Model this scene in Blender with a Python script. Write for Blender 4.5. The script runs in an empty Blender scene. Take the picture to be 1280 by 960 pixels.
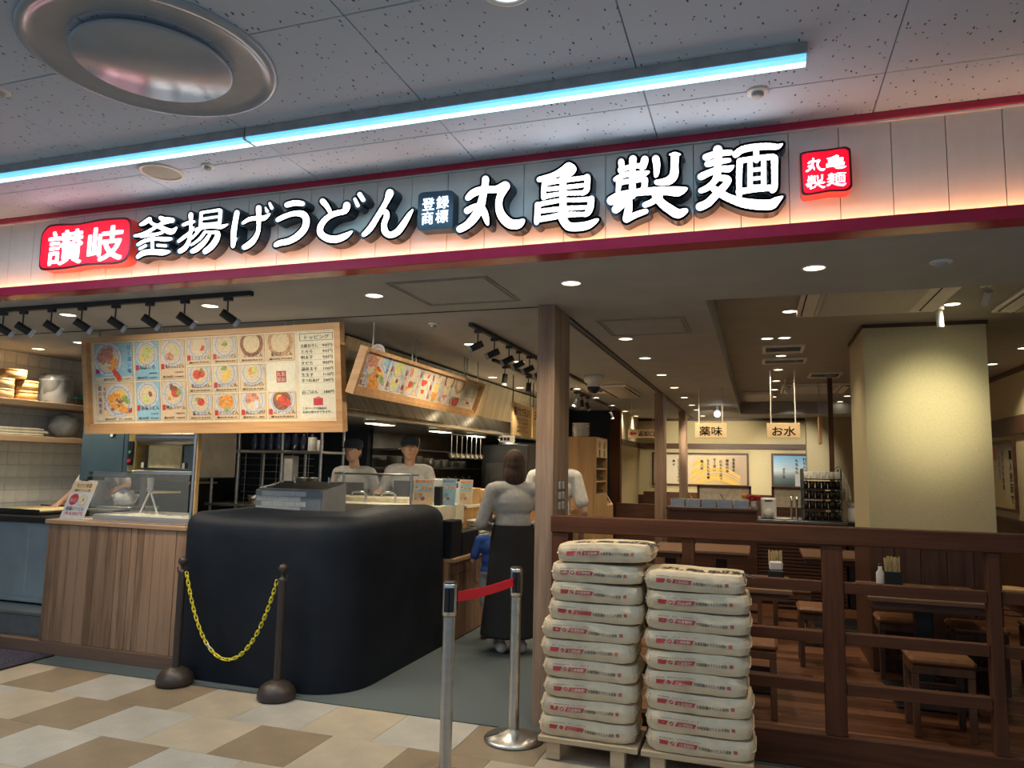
import bpy, math, random
from mathutils import Vector, Matrix
random.seed(7)
S = bpy.context.scene
COL = S.collection
PI = math.pi

# ---------------------------------------------------------------- camera
def set_camera():
    yaw, pit, rol, h, f = -0.324619, 0.112906, 0.0193427, 1.55, 915.85
    cy, sy, cp, sp, cr, sr = math.cos(yaw), math.sin(yaw), math.cos(pit), math.sin(pit), math.cos(rol), math.sin(rol)
    F = Vector((sy*cp, cy*cp, sp)); R = Vector((cy, -sy, 0)); U = R.cross(F)
    R2 = cr*R + sr*U; U2 = -sr*R + cr*U
    cd = bpy.data.cameras.new('camera'); c = bpy.data.objects.new('camera', cd); COL.objects.link(c)
    m = Matrix((R2, U2, -F)).transposed().to_4x4(); m.translation = (0, 0, h)
    c.matrix_world = m
    cd.sensor_fit = 'HORIZONTAL'; cd.sensor_width = 36; cd.lens = f/1280*36
    cd.clip_start = 0.05; cd.clip_end = 100
    S.camera = c
set_camera()

# ---------------------------------------------------------------- world, exposure, large lamps
S.view_settings.view_transform = 'Standard'; S.view_settings.look = 'None'
S.view_settings.gamma = 1; S.view_settings.use_curve_mapping = False
S.view_settings.exposure = 0.0
W = bpy.data.worlds.new('world'); S.world = W; W.use_nodes = True
W.node_tree.nodes['Background'].inputs[0].default_value = (0.60, 0.79, 1.0, 1)
W.node_tree.nodes['Background'].inputs[1].default_value = 0.52

def area_lamp(name, loc, sx, sy, power, col, rot=(0, 0, 0)):
    l = bpy.data.lights.new(name, 'AREA'); l.shape = 'RECTANGLE'; l.size = sx; l.size_y = sy
    l.energy = power; l.color = col
    o = bpy.data.objects.new(name, l); COL.objects.link(o); o.location = loc; o.rotation_euler = rot
    return o
def spot_lamp(name, loc, target, power, col, ang=100, blend=0.6, rad=0.04):
    l = bpy.data.lights.new(name, 'SPOT'); l.energy = power; l.color = col
    l.spot_size = math.radians(ang); l.spot_blend = blend; l.shadow_soft_size = rad
    o = bpy.data.objects.new(name, l); COL.objects.link(o); o.location = loc
    d = Vector(target) - Vector(loc)
    o.rotation_euler = d.to_track_quat('-Z', 'Y').to_euler()
    return o
# lamps of the mall hall, in its ceiling, left of and behind the camera
area_lamp('mall_lamp', (-4.6, 0.9, 3.05), 3.0, 0.5, 54, (0.80, 0.91, 1.0))
area_lamp('mall_lamp', (-1.2, -1.2, 3.05), 3.0, 0.6, 28, (0.80, 0.91, 1.0))
area_lamp('mall_lamp', (3.2, -2.2, 3.05), 3.0, 0.6, 36, (0.80, 0.91, 1.0))
WARM = (1.0, 0.83, 0.58)

# ---------------------------------------------------------------- helpers: materials
def new_mat(name):
    m = bpy.data.materials.new(name); m.use_nodes = True
    nt = m.node_tree; b = nt.nodes['Principled BSDF']
    return m, nt, b
def noise(nt, scale, stretch=(1, 1, 1), detail=3, coord='Object'):
    tc = nt.nodes.new('ShaderNodeTexCoord'); mp = nt.nodes.new('ShaderNodeMapping')
    mp.inputs['Scale'].default_value = stretch
    n = nt.nodes.new('ShaderNodeTexNoise'); n.inputs['Scale'].default_value = scale; n.inputs['Detail'].default_value = detail
    nt.links.new(tc.outputs[coord], mp.inputs[0]); nt.links.new(mp.outputs[0], n.inputs['Vector'])
    return n
def ramp(nt, src, c1, c2, p1=0.35, p2=0.65):
    r = nt.nodes.new('ShaderNodeValToRGB'); r.color_ramp.elements[0].position = p1; r.color_ramp.elements[1].position = p2
    r.color_ramp.elements[0].color = (*c1, 1); r.color_ramp.elements[1].color = (*c2, 1)
    nt.links.new(src, r.inputs[0]); return r
def bump(nt, b, src, strength=0.2, dist=0.01):
    u = nt.nodes.new('ShaderNodeBump'); u.inputs['Strength'].default_value = strength; u.inputs['Distance'].default_value = dist
    nt.links.new(src, u.inputs['Height']); nt.links.new(u.outputs[0], b.inputs['Normal'])
def plain(name, c, rough=0.5, metal=0.0, var=0.12, scale=14, bmp=0.0, spec=0.5, stretch=(1, 1, 1)):
    m, nt, b = new_mat(name)
    n = noise(nt, scale, stretch)
    lo = tuple(max(0, x*(1-var)) for x in c); hi = tuple(min(1, x*(1+var)) for x in c)
    r = ramp(nt, n.outputs[0], lo, hi); nt.links.new(r.outputs[0], b.inputs['Base Color'])
    b.inputs['Roughness'].default_value = rough; b.inputs['Metallic'].default_value = metal
    b.inputs['Specular IOR Level'].default_value = spec
    if bmp: bump(nt, b, n.outputs[0], bmp)
    return m
def wood(name, c1, c2, axis='z', rough=0.5, scale=9, rnd=0.0, spec=0.4):
    m, nt, b = new_mat(name)
    st = {'x': (0.06, 1, 1), 'y': (1, 0.06, 1), 'z': (1, 1, 0.06)}[axis]
    n = noise(nt, scale*2.2, st, 5)
    n2 = noise(nt, scale*9, st, 2)
    mx = nt.nodes.new('ShaderNodeMath'); mx.operation = 'MULTIPLY_ADD'
    mx.inputs[1].default_value = 0.35; nt.links.new(n2.outputs[0], mx.inputs[0]); 
    m2 = nt.nodes.new('ShaderNodeMath'); m2.operation = 'MULTIPLY'; m2.inputs[1].default_value = 0.7
    nt.links.new(n.outputs[0], m2.inputs[0]); nt.links.new(m2.outputs[0], mx.inputs[2])
    last = mx.outputs[0]
    if rnd:
        oi = nt.nodes.new('ShaderNodeObjectInfo'); a = nt.nodes.new('ShaderNodeMath'); a.operation = 'MULTIPLY_ADD'
        a.inputs[1].default_value = rnd; nt.links.new(oi.outputs['Random'], a.inputs[0]); nt.links.new(last, a.inputs[2]); last = a.outputs[0]
        off = rnd*0.5
    else: off = 0
    r = ramp(nt, last, c1, c2, 0.36+off, 0.66+off); nt.links.new(r.outputs[0], b.inputs['Base Color'])
    b.inputs['Roughness'].default_value = rough
    b.inputs['Specular IOR Level'].default_value = spec
    bump(nt, b, n2.outputs[0], 0.08, 0.004)
    return m
def emit(name, c, s, base=None):
    m, nt, b = new_mat(name)
    b.inputs['Base Color'].default_value = (*(base or c), 1)
    b.inputs['Emission Color'].default_value = (*c, 1); b.inputs['Emission Strength'].default_value = s
    b.inputs['Roughness'].default_value = 0.4
    return m
def glassy(name, c=(1, 1, 1), rough=0.05, alpha=0.25):
    m, nt, b = new_mat(name)
    b.inputs['Base Color'].default_value = (*c, 1); b.inputs['Roughness'].default_value = rough
    t = nt.nodes.new('ShaderNodeBsdfTransparent'); mx = nt.nodes.new('ShaderNodeMixShader'); mx.inputs[0].default_value = alpha
    out = nt.nodes['Material Output']
    nt.links.new(t.outputs[0], mx.inputs[1]); nt.links.new(b.outputs[0], mx.inputs[2]); nt.links.new(mx.outputs[0], out.inputs[0])
    return m

# ---------------------------------------------------------------- helpers: characters (flat outlines of Blender's own font)
ALLTXT = ('讃岐登録商標丸亀製麺薬味お水返却口日清粉のうどん小麦トッピング大根おろしとろろ明太子すだち温泉玉子生きつねあげ白ごはん'
 'このマークの商品はお持ち帰りができます。ねばとろ鬼うどん旨塩冷やし明太クリームとろ玉釜ぶっかけざる醤油肉揚カレー並得¥円,.0123456789'
 '甘く深い夏山盛海老ちくわ天季節新千切山ぶり限定今だけ揚げたて天ぷらできたてサクサク一つ一つ手作りでお好みに合わせ取り下さい'
 '毎日店で打つ讃岐うどん打ちたて茹でたての味もちもち食感心から作る職人技ひと口すすれば幸せ風広がる香りたれだし揃え'
 '箸置場返却台メニュー表営業中丼ぶり鰹出汁黄金色国産青ねぎ天かす無料使い放題お茶')
CH = {}
def make_chars():
    fonts = {}
    tmp = []
    for bold in (1,):
        for ch in sorted(set(ALLTXT)):
            cu = bpy.data.curves.new('t', 'FONT'); cu.body = ch; cu.size = 1.0
            cu.resolution_u = 2
            o = bpy.data.objects.new('t', cu); COL.objects.link(o); tmp.append((ch, bold, o, cu))
    dg = bpy.context.evaluated_depsgraph_get()
    for ch, bold, o, cu in tmp:
        me = o.evaluated_get(dg).to_mesh()
        vs = [(v.co.x, v.co.y) for v in me.vertices]; fs = [tuple(p.vertices) for p in me.polygons]
        w = 1.0 if ord(ch) > 255 else 0.56
        CH[(ch, bold)] = (vs, fs, w)
        o.evaluated_get(dg).to_mesh_clear()
    for ch, bold, o, cu in tmp:
        bpy.data.objects.remove(o); bpy.data.curves.remove(cu)
make_chars()

# ---------------------------------------------------------------- helpers: mesh builder
def V(*a): return Vector(a)
class MB:
    def __init__(s): s.v = []; s.f = []; s.m = []; s.sm = []
    def add(s, vs, fs, m=0, sm=False):
        k = len(s.v); s.v += [tuple(v) for v in vs]
        for f in fs: s.f.append(tuple(i+k for i in f)); s.m.append(m); s.sm.append(sm)
        return s
    def box(s, x0, x1, y0, y1, z0, z1, m=0, b=0.0):
        if x0 > x1: x0, x1 = x1, x0
        if y0 > y1: y0, y1 = y1, y0
        if z0 > z1: z0, z1 = z1, z0
        b = min(b, (x1-x0)*.45, (y1-y0)*.45, (z1-z0)*.45)
        if b <= 0:
            vs = [(x, y, z) for x in (x0, x1) for y in (y0, y1) for z in (z0, z1)]
            return s.add(vs, [(0,1,3,2),(4,6,7,5),(0,4,5,1),(2,3,7,6),(0,2,6,4),(1,5,7,3)], m)
        vs = []; idx = {}
        X = (x0, x1); Y = (y0, y1); Z = (z0, z1)
        for i in (0, 1):
            for j in (0, 1):
                for k in (0, 1):
                    sx, sy, sz = (1 if i == 0 else -1), (1 if j == 0 else -1), (1 if k == 0 else -1)
                    idx[i,j,k,0] = len(vs); vs.append((X[i], Y[j]+sy*b, Z[k]+sz*b))
                    idx[i,j,k,1] = len(vs); vs.append((X[i]+sx*b, Y[j], Z[k]+sz*b))
                    idx[i,j,k,2] = len(vs); vs.append((X[i]+sx*b, Y[j]+sy*b, Z[k]))
        fs = []
        q = [(0,0),(1,0),(1,1),(0,1)]
        for i in (0,1):
            fs.append([idx[i,a,c,0] for a, c in (q if i else q[::-1])])
            fs.append([idx[a,i,c,1] for a, c in (q[::-1] if i else q)])
            fs.append([idx[a,c,i,2] for a, c in (q if i else q[::-1])])
        for i in (0,1):
            for j in (0,1):
                fs.append([idx[i,j,0,0], idx[i,j,1,0], idx[i,j,1,1], idx[i,j,0,1]])
                fs.append([idx[i,0,j,0], idx[i,1,j,0], idx[i,1,j,2], idx[i,0,j,2]])
                fs.append([idx[0,i,j,1], idx[1,i,j,1], idx[1,i,j,2], idx[0,i,j,2]])
                for k in (0,1): fs.append([idx[i,j,k,0], idx[i,j,k,1], idx[i,j,k,2]])
        return s.add(vs, fs, m)
    def cyl(s, p0, p1, r0, r1=None, n=14, m=0, sm=True, caps=True):
        r1 = r0 if r1 is None else r1
        p0 = Vector(p0); p1 = Vector(p1); d = (p1-p0).normalized()
        a = d.orthogonal().normalized(); c = d.cross(a)
        vs = []
        for p, r in ((p0, r0), (p1, r1)):
            for i in range(n):
                t = 2*PI*i/n; vs.append(p + a*(r*math.cos(t)) + c*(r*math.sin(t)))
        s.add(vs, [(i, (i+1) % n, n+(i+1) % n, n+i) for i in range(n)], m, sm)
        if caps:
            s.add(vs[:n], [tuple(range(n))[::-1]], m); s.add(vs[n:], [tuple(range(n))], m)
        return s
    def tube(s, pts, r, n=8, m=0, closed=False):
        pts = [Vector(p) for p in pts]; N = len(pts); vs = []
        up = None
        for i, p in enumerate(pts):
            if closed: d = pts[(i+1) % N]-pts[i-1]
            else: d = pts[min(i+1, N-1)]-pts[max(i-1, 0)]
            d = d.normalized()
            if up is None: up = d.orthogonal().normalized()
            up = (up - d*up.dot(d)).normalized(); c = d.cross(up)
            for k in range(n):
                t = 2*PI*k/n; vs.append(p+up*(r*math.cos(t))+c*(r*math.sin(t)))
        fs = []
        for i in range(N if closed else N-1):
            j = (i+1) % N
            for k in range(n): fs.append((i*n+k, i*n+(k+1) % n, j*n+(k+1) % n, j*n+k))
        s.add(vs, fs, m, True)
        if not closed:
            s.add(vs[:n], [tuple(range(n))[::-1]], m); s.add(vs[-n:], [tuple(range(n))], m)
        return s
    def lathe(s, prof, c=(0, 0, 0), n=28, m=0, sm=True, axis='z', sc=(1, 1)):
        vs = []; N = len(prof)
        for i in range(n):
            t = 2*PI*i/n
            for r, z in prof:
                a, b = r*math.cos(t)*sc[0], r*math.sin(t)*sc[1]
                p = (a, b, z) if axis == 'z' else ((a, z, b) if axis == 'y' else (z, a, b))
                vs.append((c[0]+p[0], c[1]+p[1], c[2]+p[2]))
        fs = []
        for i in range(n):
            j = (i+1) % n
            for k in range(N-1): fs.append((i*N+k, j*N+k, j*N+k+1, i*N+k+1))
        return s.add(vs, fs, m, sm)
    def ball(s, c, r, n=14, m=0, sc=(1, 1, 1)):
        k = max(5, n//2)
        prof = [(r*math.sin(PI*i/k), -r*math.cos(PI*i/k)) for i in range(k+1)]
        vs0 = len(s.v); s.lathe(prof, (0, 0, 0), n, m)
        for i in range(vs0, len(s.v)):
            x, y, z = s.v[i]; s.v[i] = (c[0]+x*sc[0], c[1]+y*sc[1], c[2]+z*sc[2])
        return s
    def prism(s, poly, fr, d0, d1, m=0, m_side=None, front=True, back=True):
        # poly: 2-D outline in frame fr=(origin, u, v, n); extruded from depth d0 to d1 along n
        o, u, v, n = [Vector(t) for t in fr]; N = len(poly)
        A = [o+u*a+v*b+n*d0 for a, b in poly]; B = [o+u*a+v*b+n*d1 for a, b in poly]
        s.add(A+B, [(i, (i+1) % N, N+(i+1) % N, N+i) for i in range(N)], m if m_side is None else m_side)
        if front: s.add(B, [tuple(range(N))], m)
        if back: s.add(A, [tuple(range(N))[::-1]], m)
        return s
    def flat(s, poly, fr, d=0.0, m=0):
        o, u, v, n = [Vector(t) for t in fr]
        return s.add([o+u*a+v*b+n*d for a, b in poly], [tuple(range(len(poly)))], m)
    ymax = 1e9
    def disc(s, a, b, r, fr, d=0.0, m=0, n=16, sy=1.0):
        return s.flat([(a+r*math.cos(2*PI*i/n), min(s.ymax, b+r*sy*math.sin(2*PI*i/n))) for i in range(n)], fr, d, m)
    def rect(s, a0, a1, b0, b1, fr, d=0.0, m=0):
        return s.flat([(a0, b0), (a1, b0), (a1, b1), (a0, b1)], fr, d, m)
    def text(s, t, a, b, size, fr, d=0.002, m=0, bold=1, vertical=False, width=None, center=False, xs=1.0, fat=0.014):
        o, u, v, n = [Vector(q) for q in fr]
        tot = sum(CH.get((c, bold), (0, 0, .5))[2] for c in t)*size*xs
        if width and tot > 0: xs = xs*width/tot; tot = width
        if center and not vertical: a -= tot/2
        for c in t:
            if (c, bold) not in CH:
                a += size*.5; continue
            vs, fs, w = CH[(c, bold)]
            sh = ((-fat, -fat), (fat, -fat), (fat, fat), (-fat, fat)) if fat and size > .05 else (((fat, 0), (-fat, 0)) if fat else ((0, 0),))
            for qx, qy in sh: s.add([o+u*(a+(x+qx)*size*xs)+v*(b+(y+qy)*size)+n*d for x, y in vs], fs, m)
            if vertical: b -= size*1.08
            else: a += w*size*xs
        return s
    def build(s, name, mats, parent=None, off=None, loc=None, mod=None):
        if not isinstance(mats, (list, tuple)): mats = [mats]
        off = Vector(off) if off is not None else (OFF.get(parent.name, Vector()) if parent else Vector())
        if loc is not None and parent is None: off = Vector(loc)
        me = bpy.data.meshes.new(name)
        me.from_pydata([(x-off.x, y-off.y, z-off.z) for x, y, z in s.v], [], s.f)
        for t in mats: me.materials.append(t)
        me.polygons.foreach_set('material_index', s.m); me.polygons.foreach_set('use_smooth', s.sm)
        me.update()
        o = bpy.data.objects.new(name, me); COL.objects.link(o)
        if parent: o.parent = parent
        elif loc is not None: o.location = loc
        OFF[o.name] = off
        return o
OFF = {}
def tag(o, label=None, cat=None, group=None, kind=None):
    if label: o['label'] = label
    if cat: o['category'] = cat
    if group: o['group'] = group
    if kind: o['kind'] = kind
    return o
def thing(name, loc, label, cat, group=None, rz=0.0, local=False):
    o = bpy.data.objects.new(name, None); COL.objects.link(o); o.location = loc; o.rotation_euler = (0, 0, rz)
    o.empty_display_size = 0.1
    OFF[o.name] = Vector() if local else Vector(loc)     # world-built parts are moved back by the base point
    return tag(o, label, cat, group)
def struct(name, mb, mats, parent=None):
    o = mb.build(name, mats, parent)
    if not parent: o['kind'] = 'structure'
    return o
def clone(o, parent=None):
    c = o.copy(); COL.objects.link(c); OFF[c.name] = OFF.get(o.name, Vector())
    if parent: c.parent = parent
    return c
def clone_tree(o, parent=None):
    c = clone(o, parent)
    for ch in list(o.children): clone_tree(ch, c)
    return c
def frame(o, u, v):
    u = Vector(u).normalized(); v = Vector(v).normalized(); return (Vector(o), u, v, u.cross(v))
ORD = ['first', 'second', 'third', 'fourth', 'fifth', 'sixth', 'seventh', 'eighth', 'ninth', 'tenth', 'eleventh', 'twelfth', 'thirteenth']
# ---------------------------------------------------------------- materials
def tile_mat(name, c, var=0.16):
    m, nt, b = new_mat(name)
    n = noise(nt, 5, (1, 1, 1), 6); n2 = noise(nt, 60, (1, 1, 1), 2)
    mx = nt.nodes.new('ShaderNodeMath'); mx.operation = 'MULTIPLY_ADD'; mx.inputs[1].default_value = 0.35
    oi = nt.nodes.new('ShaderNodeObjectInfo'); a = nt.nodes.new('ShaderNodeMath'); a.operation = 'MULTIPLY_ADD'; a.inputs[1].default_value = 0.12
    nt.links.new(n2.outputs[0], mx.inputs[0]); nt.links.new(n.outputs[0], mx.inputs[2])
    nt.links.new(oi.outputs['Random'], a.inputs[0]); nt.links.new(mx.outputs[0], a.inputs[2])
    r = ramp(nt, a.outputs[0], tuple(x*(1-var) for x in c), tuple(x*(1+var) for x in c), 0.45, 0.95)
    nt.links.new(r.outputs[0], b.inputs['Base Color']); b.inputs['Roughness'].default_value = 0.42
    bump(nt, b, n2.outputs[0], 0.05, 0.003)
    return m
M = {}
M['tile_brown'] = tile_mat('tile_brown', (0.25, 0.188, 0.125))
M['tile_beige'] = tile_mat('tile_beige', (0.42, 0.355, 0.27))
M['tile_grey'] = tile_mat('tile_grey', (0.40, 0.375, 0.335))
M['grout'] = plain('grout', (0.25, 0.22, 0.18), 0.8)
M['carpet'] = plain('carpet', (0.105, 0.125, 0.13), 0.95, var=0.45, scale=260, bmp=0.4, spec=0.1)
M['mat_purple'] = plain('mat_purple', (0.06, 0.055, 0.085), 0.95, var=0.6, scale=120, bmp=0.5, spec=0.1)
M['rubber'] = plain('rubber', (0.012, 0.012, 0.014), 0.6)
def ceil_mat():
    m, nt, b = new_mat('ceiling_board')
    tc = nt.nodes.new('ShaderNodeTexCoord'); mp = nt.nodes.new('ShaderNodeMapping'); mp.inputs['Scale'].default_value = (70, 34, 70)
    nz = noise(nt, 9); 
    wv = nt.nodes.new('ShaderNodeVectorMath'); wv.operation = 'MULTIPLY_ADD'; wv.inputs[1].default_value = (3, 3, 3)
    nt.links.new(nz.outputs['Color'], wv.inputs[0]); nt.links.new(tc.outputs['Object'], mp.inputs[0]); nt.links.new(mp.outputs[0], wv.inputs[2])
    vo = nt.nodes.new('ShaderNodeTexVoronoi'); vo.inputs['Scale'].default_value = 0.62; vo.inputs['Randomness'].default_value = 1
    nt.links.new(wv.outputs[0], vo.inputs['Vector'])
    lt = nt.nodes.new('ShaderNodeMath'); lt.operation = 'LESS_THAN'; lt.inputs[1].default_value = 0.165
    nt.links.new(vo.outputs['Distance'], lt.inputs[0])
    n3 = noise(nt, 25); g = nt.nodes.new('ShaderNodeMath'); g.operation = 'GREATER_THAN'; g.inputs[1].default_value = 0.44
    nt.links.new(n3.outputs[0], g.inputs[0])
    mu = nt.nodes.new('ShaderNodeMath'); mu.operation = 'MULTIPLY'; nt.links.new(lt.outputs[0], mu.inputs[0]); nt.links.new(g.outputs[0], mu.inputs[1])
    r = ramp(nt, mu.outputs[0], (0.54, 0.64, 0.79), (0.10, 0.10, 0.11), 0.3, 0.7)
    nt.links.new(r.outputs[0], b.inputs['Base Color']); b.inputs['Roughness'].default_value = 0.9
    return m
M['ceil'] = ceil_mat()
M['dark'] = plain('dark_gap', (0.02, 0.02, 0.02), 0.9)
M['joint'] = plain('joint', (0.10, 0.10, 0.11), 0.9)
M['panel_white'] = plain('panel_white', (0.70, 0.66, 0.60), 0.5, var=0.03)
M['red_trim'] = plain('red_trim', (0.46, 0.022, 0.062), 0.2, var=0.05)
M['soffit'] = plain('soffit', (0.41, 0.42, 0.425), 0.7, var=0.05, scale=4)
M['soffit_dark'] = plain('soffit_dark', (0.38, 0.375, 0.35), 0.7, var=0.05, scale=4)
M['soffit_line'] = plain('soffit_line', (0.30, 0.29, 0.27), 0.5)
M['kitchen_tile'] = plain('kitchen_tile', (0.76, 0.76, 0.73), 0.25, var=0.06)
M['cream'] = plain('cream_wall', (0.56, 0.485, 0.29), 0.85, var=0.05, scale=90, bmp=0.05)
M['navy'] = plain('navy_wall', (0.015, 0.025, 0.04), 0.7)
M['darkwood'] = wood('dark_wood', (0.050, 0.020, 0.011), (0.105, 0.046, 0.026), 'x', 0.45)
M['darkwood_z'] = wood('dark_wood_z', (0.050, 0.020, 0.011), (0.105, 0.046, 0.026), 'z', 0.45)
M['fence'] = wood('fence_wood', (0.062, 0.023, 0.012), (0.112, 0.042, 0.021), 'x', 0.6, 7, 0, .15)
M['fence_z'] = wood('fence_wood_z', (0.062, 0.023, 0.012), (0.112, 0.042, 0.021), 'z', 0.6, 7, 0, .15)
M['pillar_wood'] = wood('pillar_wood', (0.20, 0.125, 0.085), (0.36, 0.245, 0.17), 'z', 0.5, 8)
M['counter_wood'] = wood('counter_wood', (0.17, 0.095, 0.055), (0.33, 0.20, 0.125), 'z', 0.55, 9, 0.35)
M['counter_top'] = wood('counter_top', (0.30, 0.18, 0.10), (0.46, 0.29, 0.17), 'x', 0.4, 8)
M['plinth'] = wood('plinth_wood', (0.14, 0.08, 0.055), (0.19, 0.115, 0.08), 'x', 0.5, 5)
M['light_wood'] = wood('light_wood', (0.48, 0.28, 0.115), (0.64, 0.41, 0.19), 'z', 0.5, 6)
M['light_wood_x'] = wood('light_wood_x', (0.48, 0.28, 0.115), (0.64, 0.41, 0.19), 'x', 0.5, 6)
M['plank'] = wood('floor_plank', (0.075, 0.027, 0.013), (0.185, 0.080, 0.042), 'x', 0.32, 8, 0.5)
M['steel'] = plain('steel', (0.55, 0.55, 0.54), 0.28, 1.0, var=0.08, scale=5, stretch=(1, 1, 6))
M['steel_dark'] = plain('steel_dark', (0.24, 0.235, 0.22), 0.38, 1.0, var=0.15, scale=5)
M['black'] = plain('black_paint', (0.012, 0.012, 0.013), 0.45)
M['white'] = plain('white_paint', (0.72, 0.72, 0.70), 0.5, var=0.03)
M['grey'] = plain('grey_plastic', (0.35, 0.36, 0.37), 0.5)
M['lamp_warm'] = emit('lamp_warm', (1.0, 0.83, 0.55), 7.0)
M['lamp_white'] = emit('lamp_white', (1.0, 0.95, 0.85), 8.0)
M['lens'] = emit('spot_lens', (1.0, 0.92, 0.8), 1.0, (0.6, 0.6, 0.6))

# ---------------------------------------------------------------- mall floor
ZS = 2.585          # underside of the shop's ceiling
ZC = 3.116          # mall ceiling
YF = 3.40           # plane of the fascia boards
fl = struct('floor', MB().box(-12, 8, -7, 4.34, -0.06, -0.006), [M['grout']])
PX, PY, X0, Y0 = 0.4795, 0.475, -4.976, 3.858
tile_me = {}
def pat(r, k):
    A = 'BGBeEGEGNE'
    rows = {0: ['e','e','e','b','g','b','e','g','e','g','b','e','g','b','e','g','b','e'],
            1: ['g','b','g','e','b','g','e','b','e','b','e','g','e','b','g','e','e','b'],
            2: ['e','g','b','e','b','g','b','g','e','e','b','e','g','e','b','g','e','e']}
    if r in rows and 0 <= k < 18: return rows[r][k]
    return random.choice('eeggbb')
for r in range(0, 6):
    y1 = Y0+PY - r*PY; y0 = y1-PY
    for k in range(0, 17):
        x0 = X0 + (k-3)*PX + (0 if r % 2 == 0 else 0.5*PX) - (0 if r % 2 == 0 else PX*0)
        c = pat(r, k); key = {'b': 'tile_brown', 'e': 'tile_beige', 'g': 'tile_grey'}[c]
        if key not in tile_me:
            g = 0.0012
            tile_me[key] = MB().box(g, PX-g, g, PY-g, -0.008, 0, 0, 0.001).build('floor_tile', [M[key]], fl)
            o = tile_me[key]
        else: o = clone(tile_me[key], fl)
        o.location = (x0, y0, 0)
# carpet runs from the mall edge into the queue corridor, under the counter and the fence
carpet = MB().box(-8, -1.215, 4.338, 15.0, -0.03, 0.004).box(-1.215, 3.0, 4.338, 4.42, -0.03, 0.0035)
struct('floor.001', carpet, [M['carpet']])
tag(MB().box(-7.2, -5.30, 3.62, 4.53, 0, 0.012, 0, 0.004).box(-7.22, -5.285, 3.60, 3.62, 0, 0.014, 1).box(-5.30, -5.275, 3.60, 4.53, 0, 0.014, 1)
    .build('entrance_mat', [M['mat_purple'], M['rubber']], None, loc=(-6.2, 4.1, 0)),
    'dark purple grey entrance mat with black edge on the tiles by the wood counter', 'mat')
# dining room floor: planks
fd = struct('floor.002', MB().box(-1.215, 2.83, 4.42, 15.05, -0.05, -0.004), [M['darkwood']])
pm = None; PW = 0.125; PL = 1.15
for r in range(0, 26):
    y = 4.56 + r*PW; x = -1.21 - random.random()*PL*0.9
    while x < 2.83:
        a = max(x, -1.205); e = min(x+PL, 2.82)
        if e-a > PL*0.999:
            if pm is None: o = pm = MB().box(0.001, PL-0.001, 0.001, PW-0.001, -0.02, 0, 0, 0.0012).build('floor_plank', [M['plank']], fd)
            else: o = clone(pm, fd)
            o.location = (a, y, 0)
        elif e-a > 0.05:
            o = MB().box(0.001, e-a-0.001, 0.001, PW-0.001, -0.02, 0, 0, 0.0012).build('floor_plank', [M['plank']], fd); o.location = (a, y, 0)
        x += PL
far = MB().box(-1.205, 2.82, 4.56+26*PW, 15.0, -0.02, 0).build('far_planks', [M['plank']], fd); far['kind'] = 'stuff'
struct('floor.003', MB().box(-6.9, -3.3, 5.35, 12.9, 0.004, 0.10), [plain('kitchen_floor', (0.2, 0.19, 0.18), 0.5)])

# ---------------------------------------------------------------- mall ceiling
ce = struct('ceiling', MB().box(-12, 8, -7, 3.46, ZC+0.012, ZC+0.06), [M['joint']])
cm = None
for i in range(-8, 8):
    for j in range(0, 7):
        x = 0.501 + i*0.928; y1 = 3.979 - j*0.943
        a, b_ = y1-0.943, min(y1, 3.40)
        if j == 0:
            o = MB().box(0.002, 0.926, 0.002, b_-a-0.002, 0, 0.012, 0, 0.002).build('ceiling_tile', [M['ceil']], ce) if i == -8 else clone(c0, ce)
            if i == -8: c0 = o
        else:
            if cm is None: o = cm = MB().box(0.002, 0.926, 0.002, 0.941, 0, 0.012, 0, 0.002).build('ceiling_tile', [M['ceil']], ce)
            else: o = clone(cm, ce)
        o.location = (x, a, ZC)
tag(MB().box(-12, 8, -7, -2.64, ZC, ZC+0.012).build('far_boards', [M['ceil']], ce), kind='stuff')

# ---------------------------------------------------------------- fascia
wf = struct('wall_front', MB().box(-9, 4.2, 3.412, 3.50, 2.60, ZC+0.05), [M['joint']])
P0, PP = 0.990, 0.2091
fp = None
for k in range(-26, 16):
    x = P0 + k*PP - 4*PP
    if x+PP > 4.2 or x < -9: continue
    if fp is None: o = fp = MB().box(0.0015, PP-0.0015, 0, 0.012, 0, 0.47, 0, 0.0015).build('fascia_panel', [M['panel_white']], wf)
    else: o = clone(fp, wf)
    o.location = (x, YF, 2.62)
struct('trim_1', MB().box(-9, 4.2, 3.372, 3.412, 3.085, ZC, 0, 0.002).box(-9, 4.2, 3.385, 3.41, 3.078, 3.085, 1), [M['red_trim'], M['white']])
struct('trim_2', MB().box(-9, 4.2, 3.335, 3.343, 2.581, 2.637, 0, 0.002).box(-9, 4.2, 3.343, 3.452, 2.581, 2.604, 0), [M['red_trim']])
# warm strip lamp lying in the trough behind the red band
M['strip'] = emit('strip_lamp', (1.0, 0.55, 0.26), 21.0)
tag(MB().box(-8.8, 4.1, 3.346, 3.362, 2.605, 2.618).build('strip_lamp', [M['strip']], None, loc=(-2, 3.354, 2.605)),
    'thin warm strip lamp in the trough behind the lower red fascia band', 'lamp')

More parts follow.
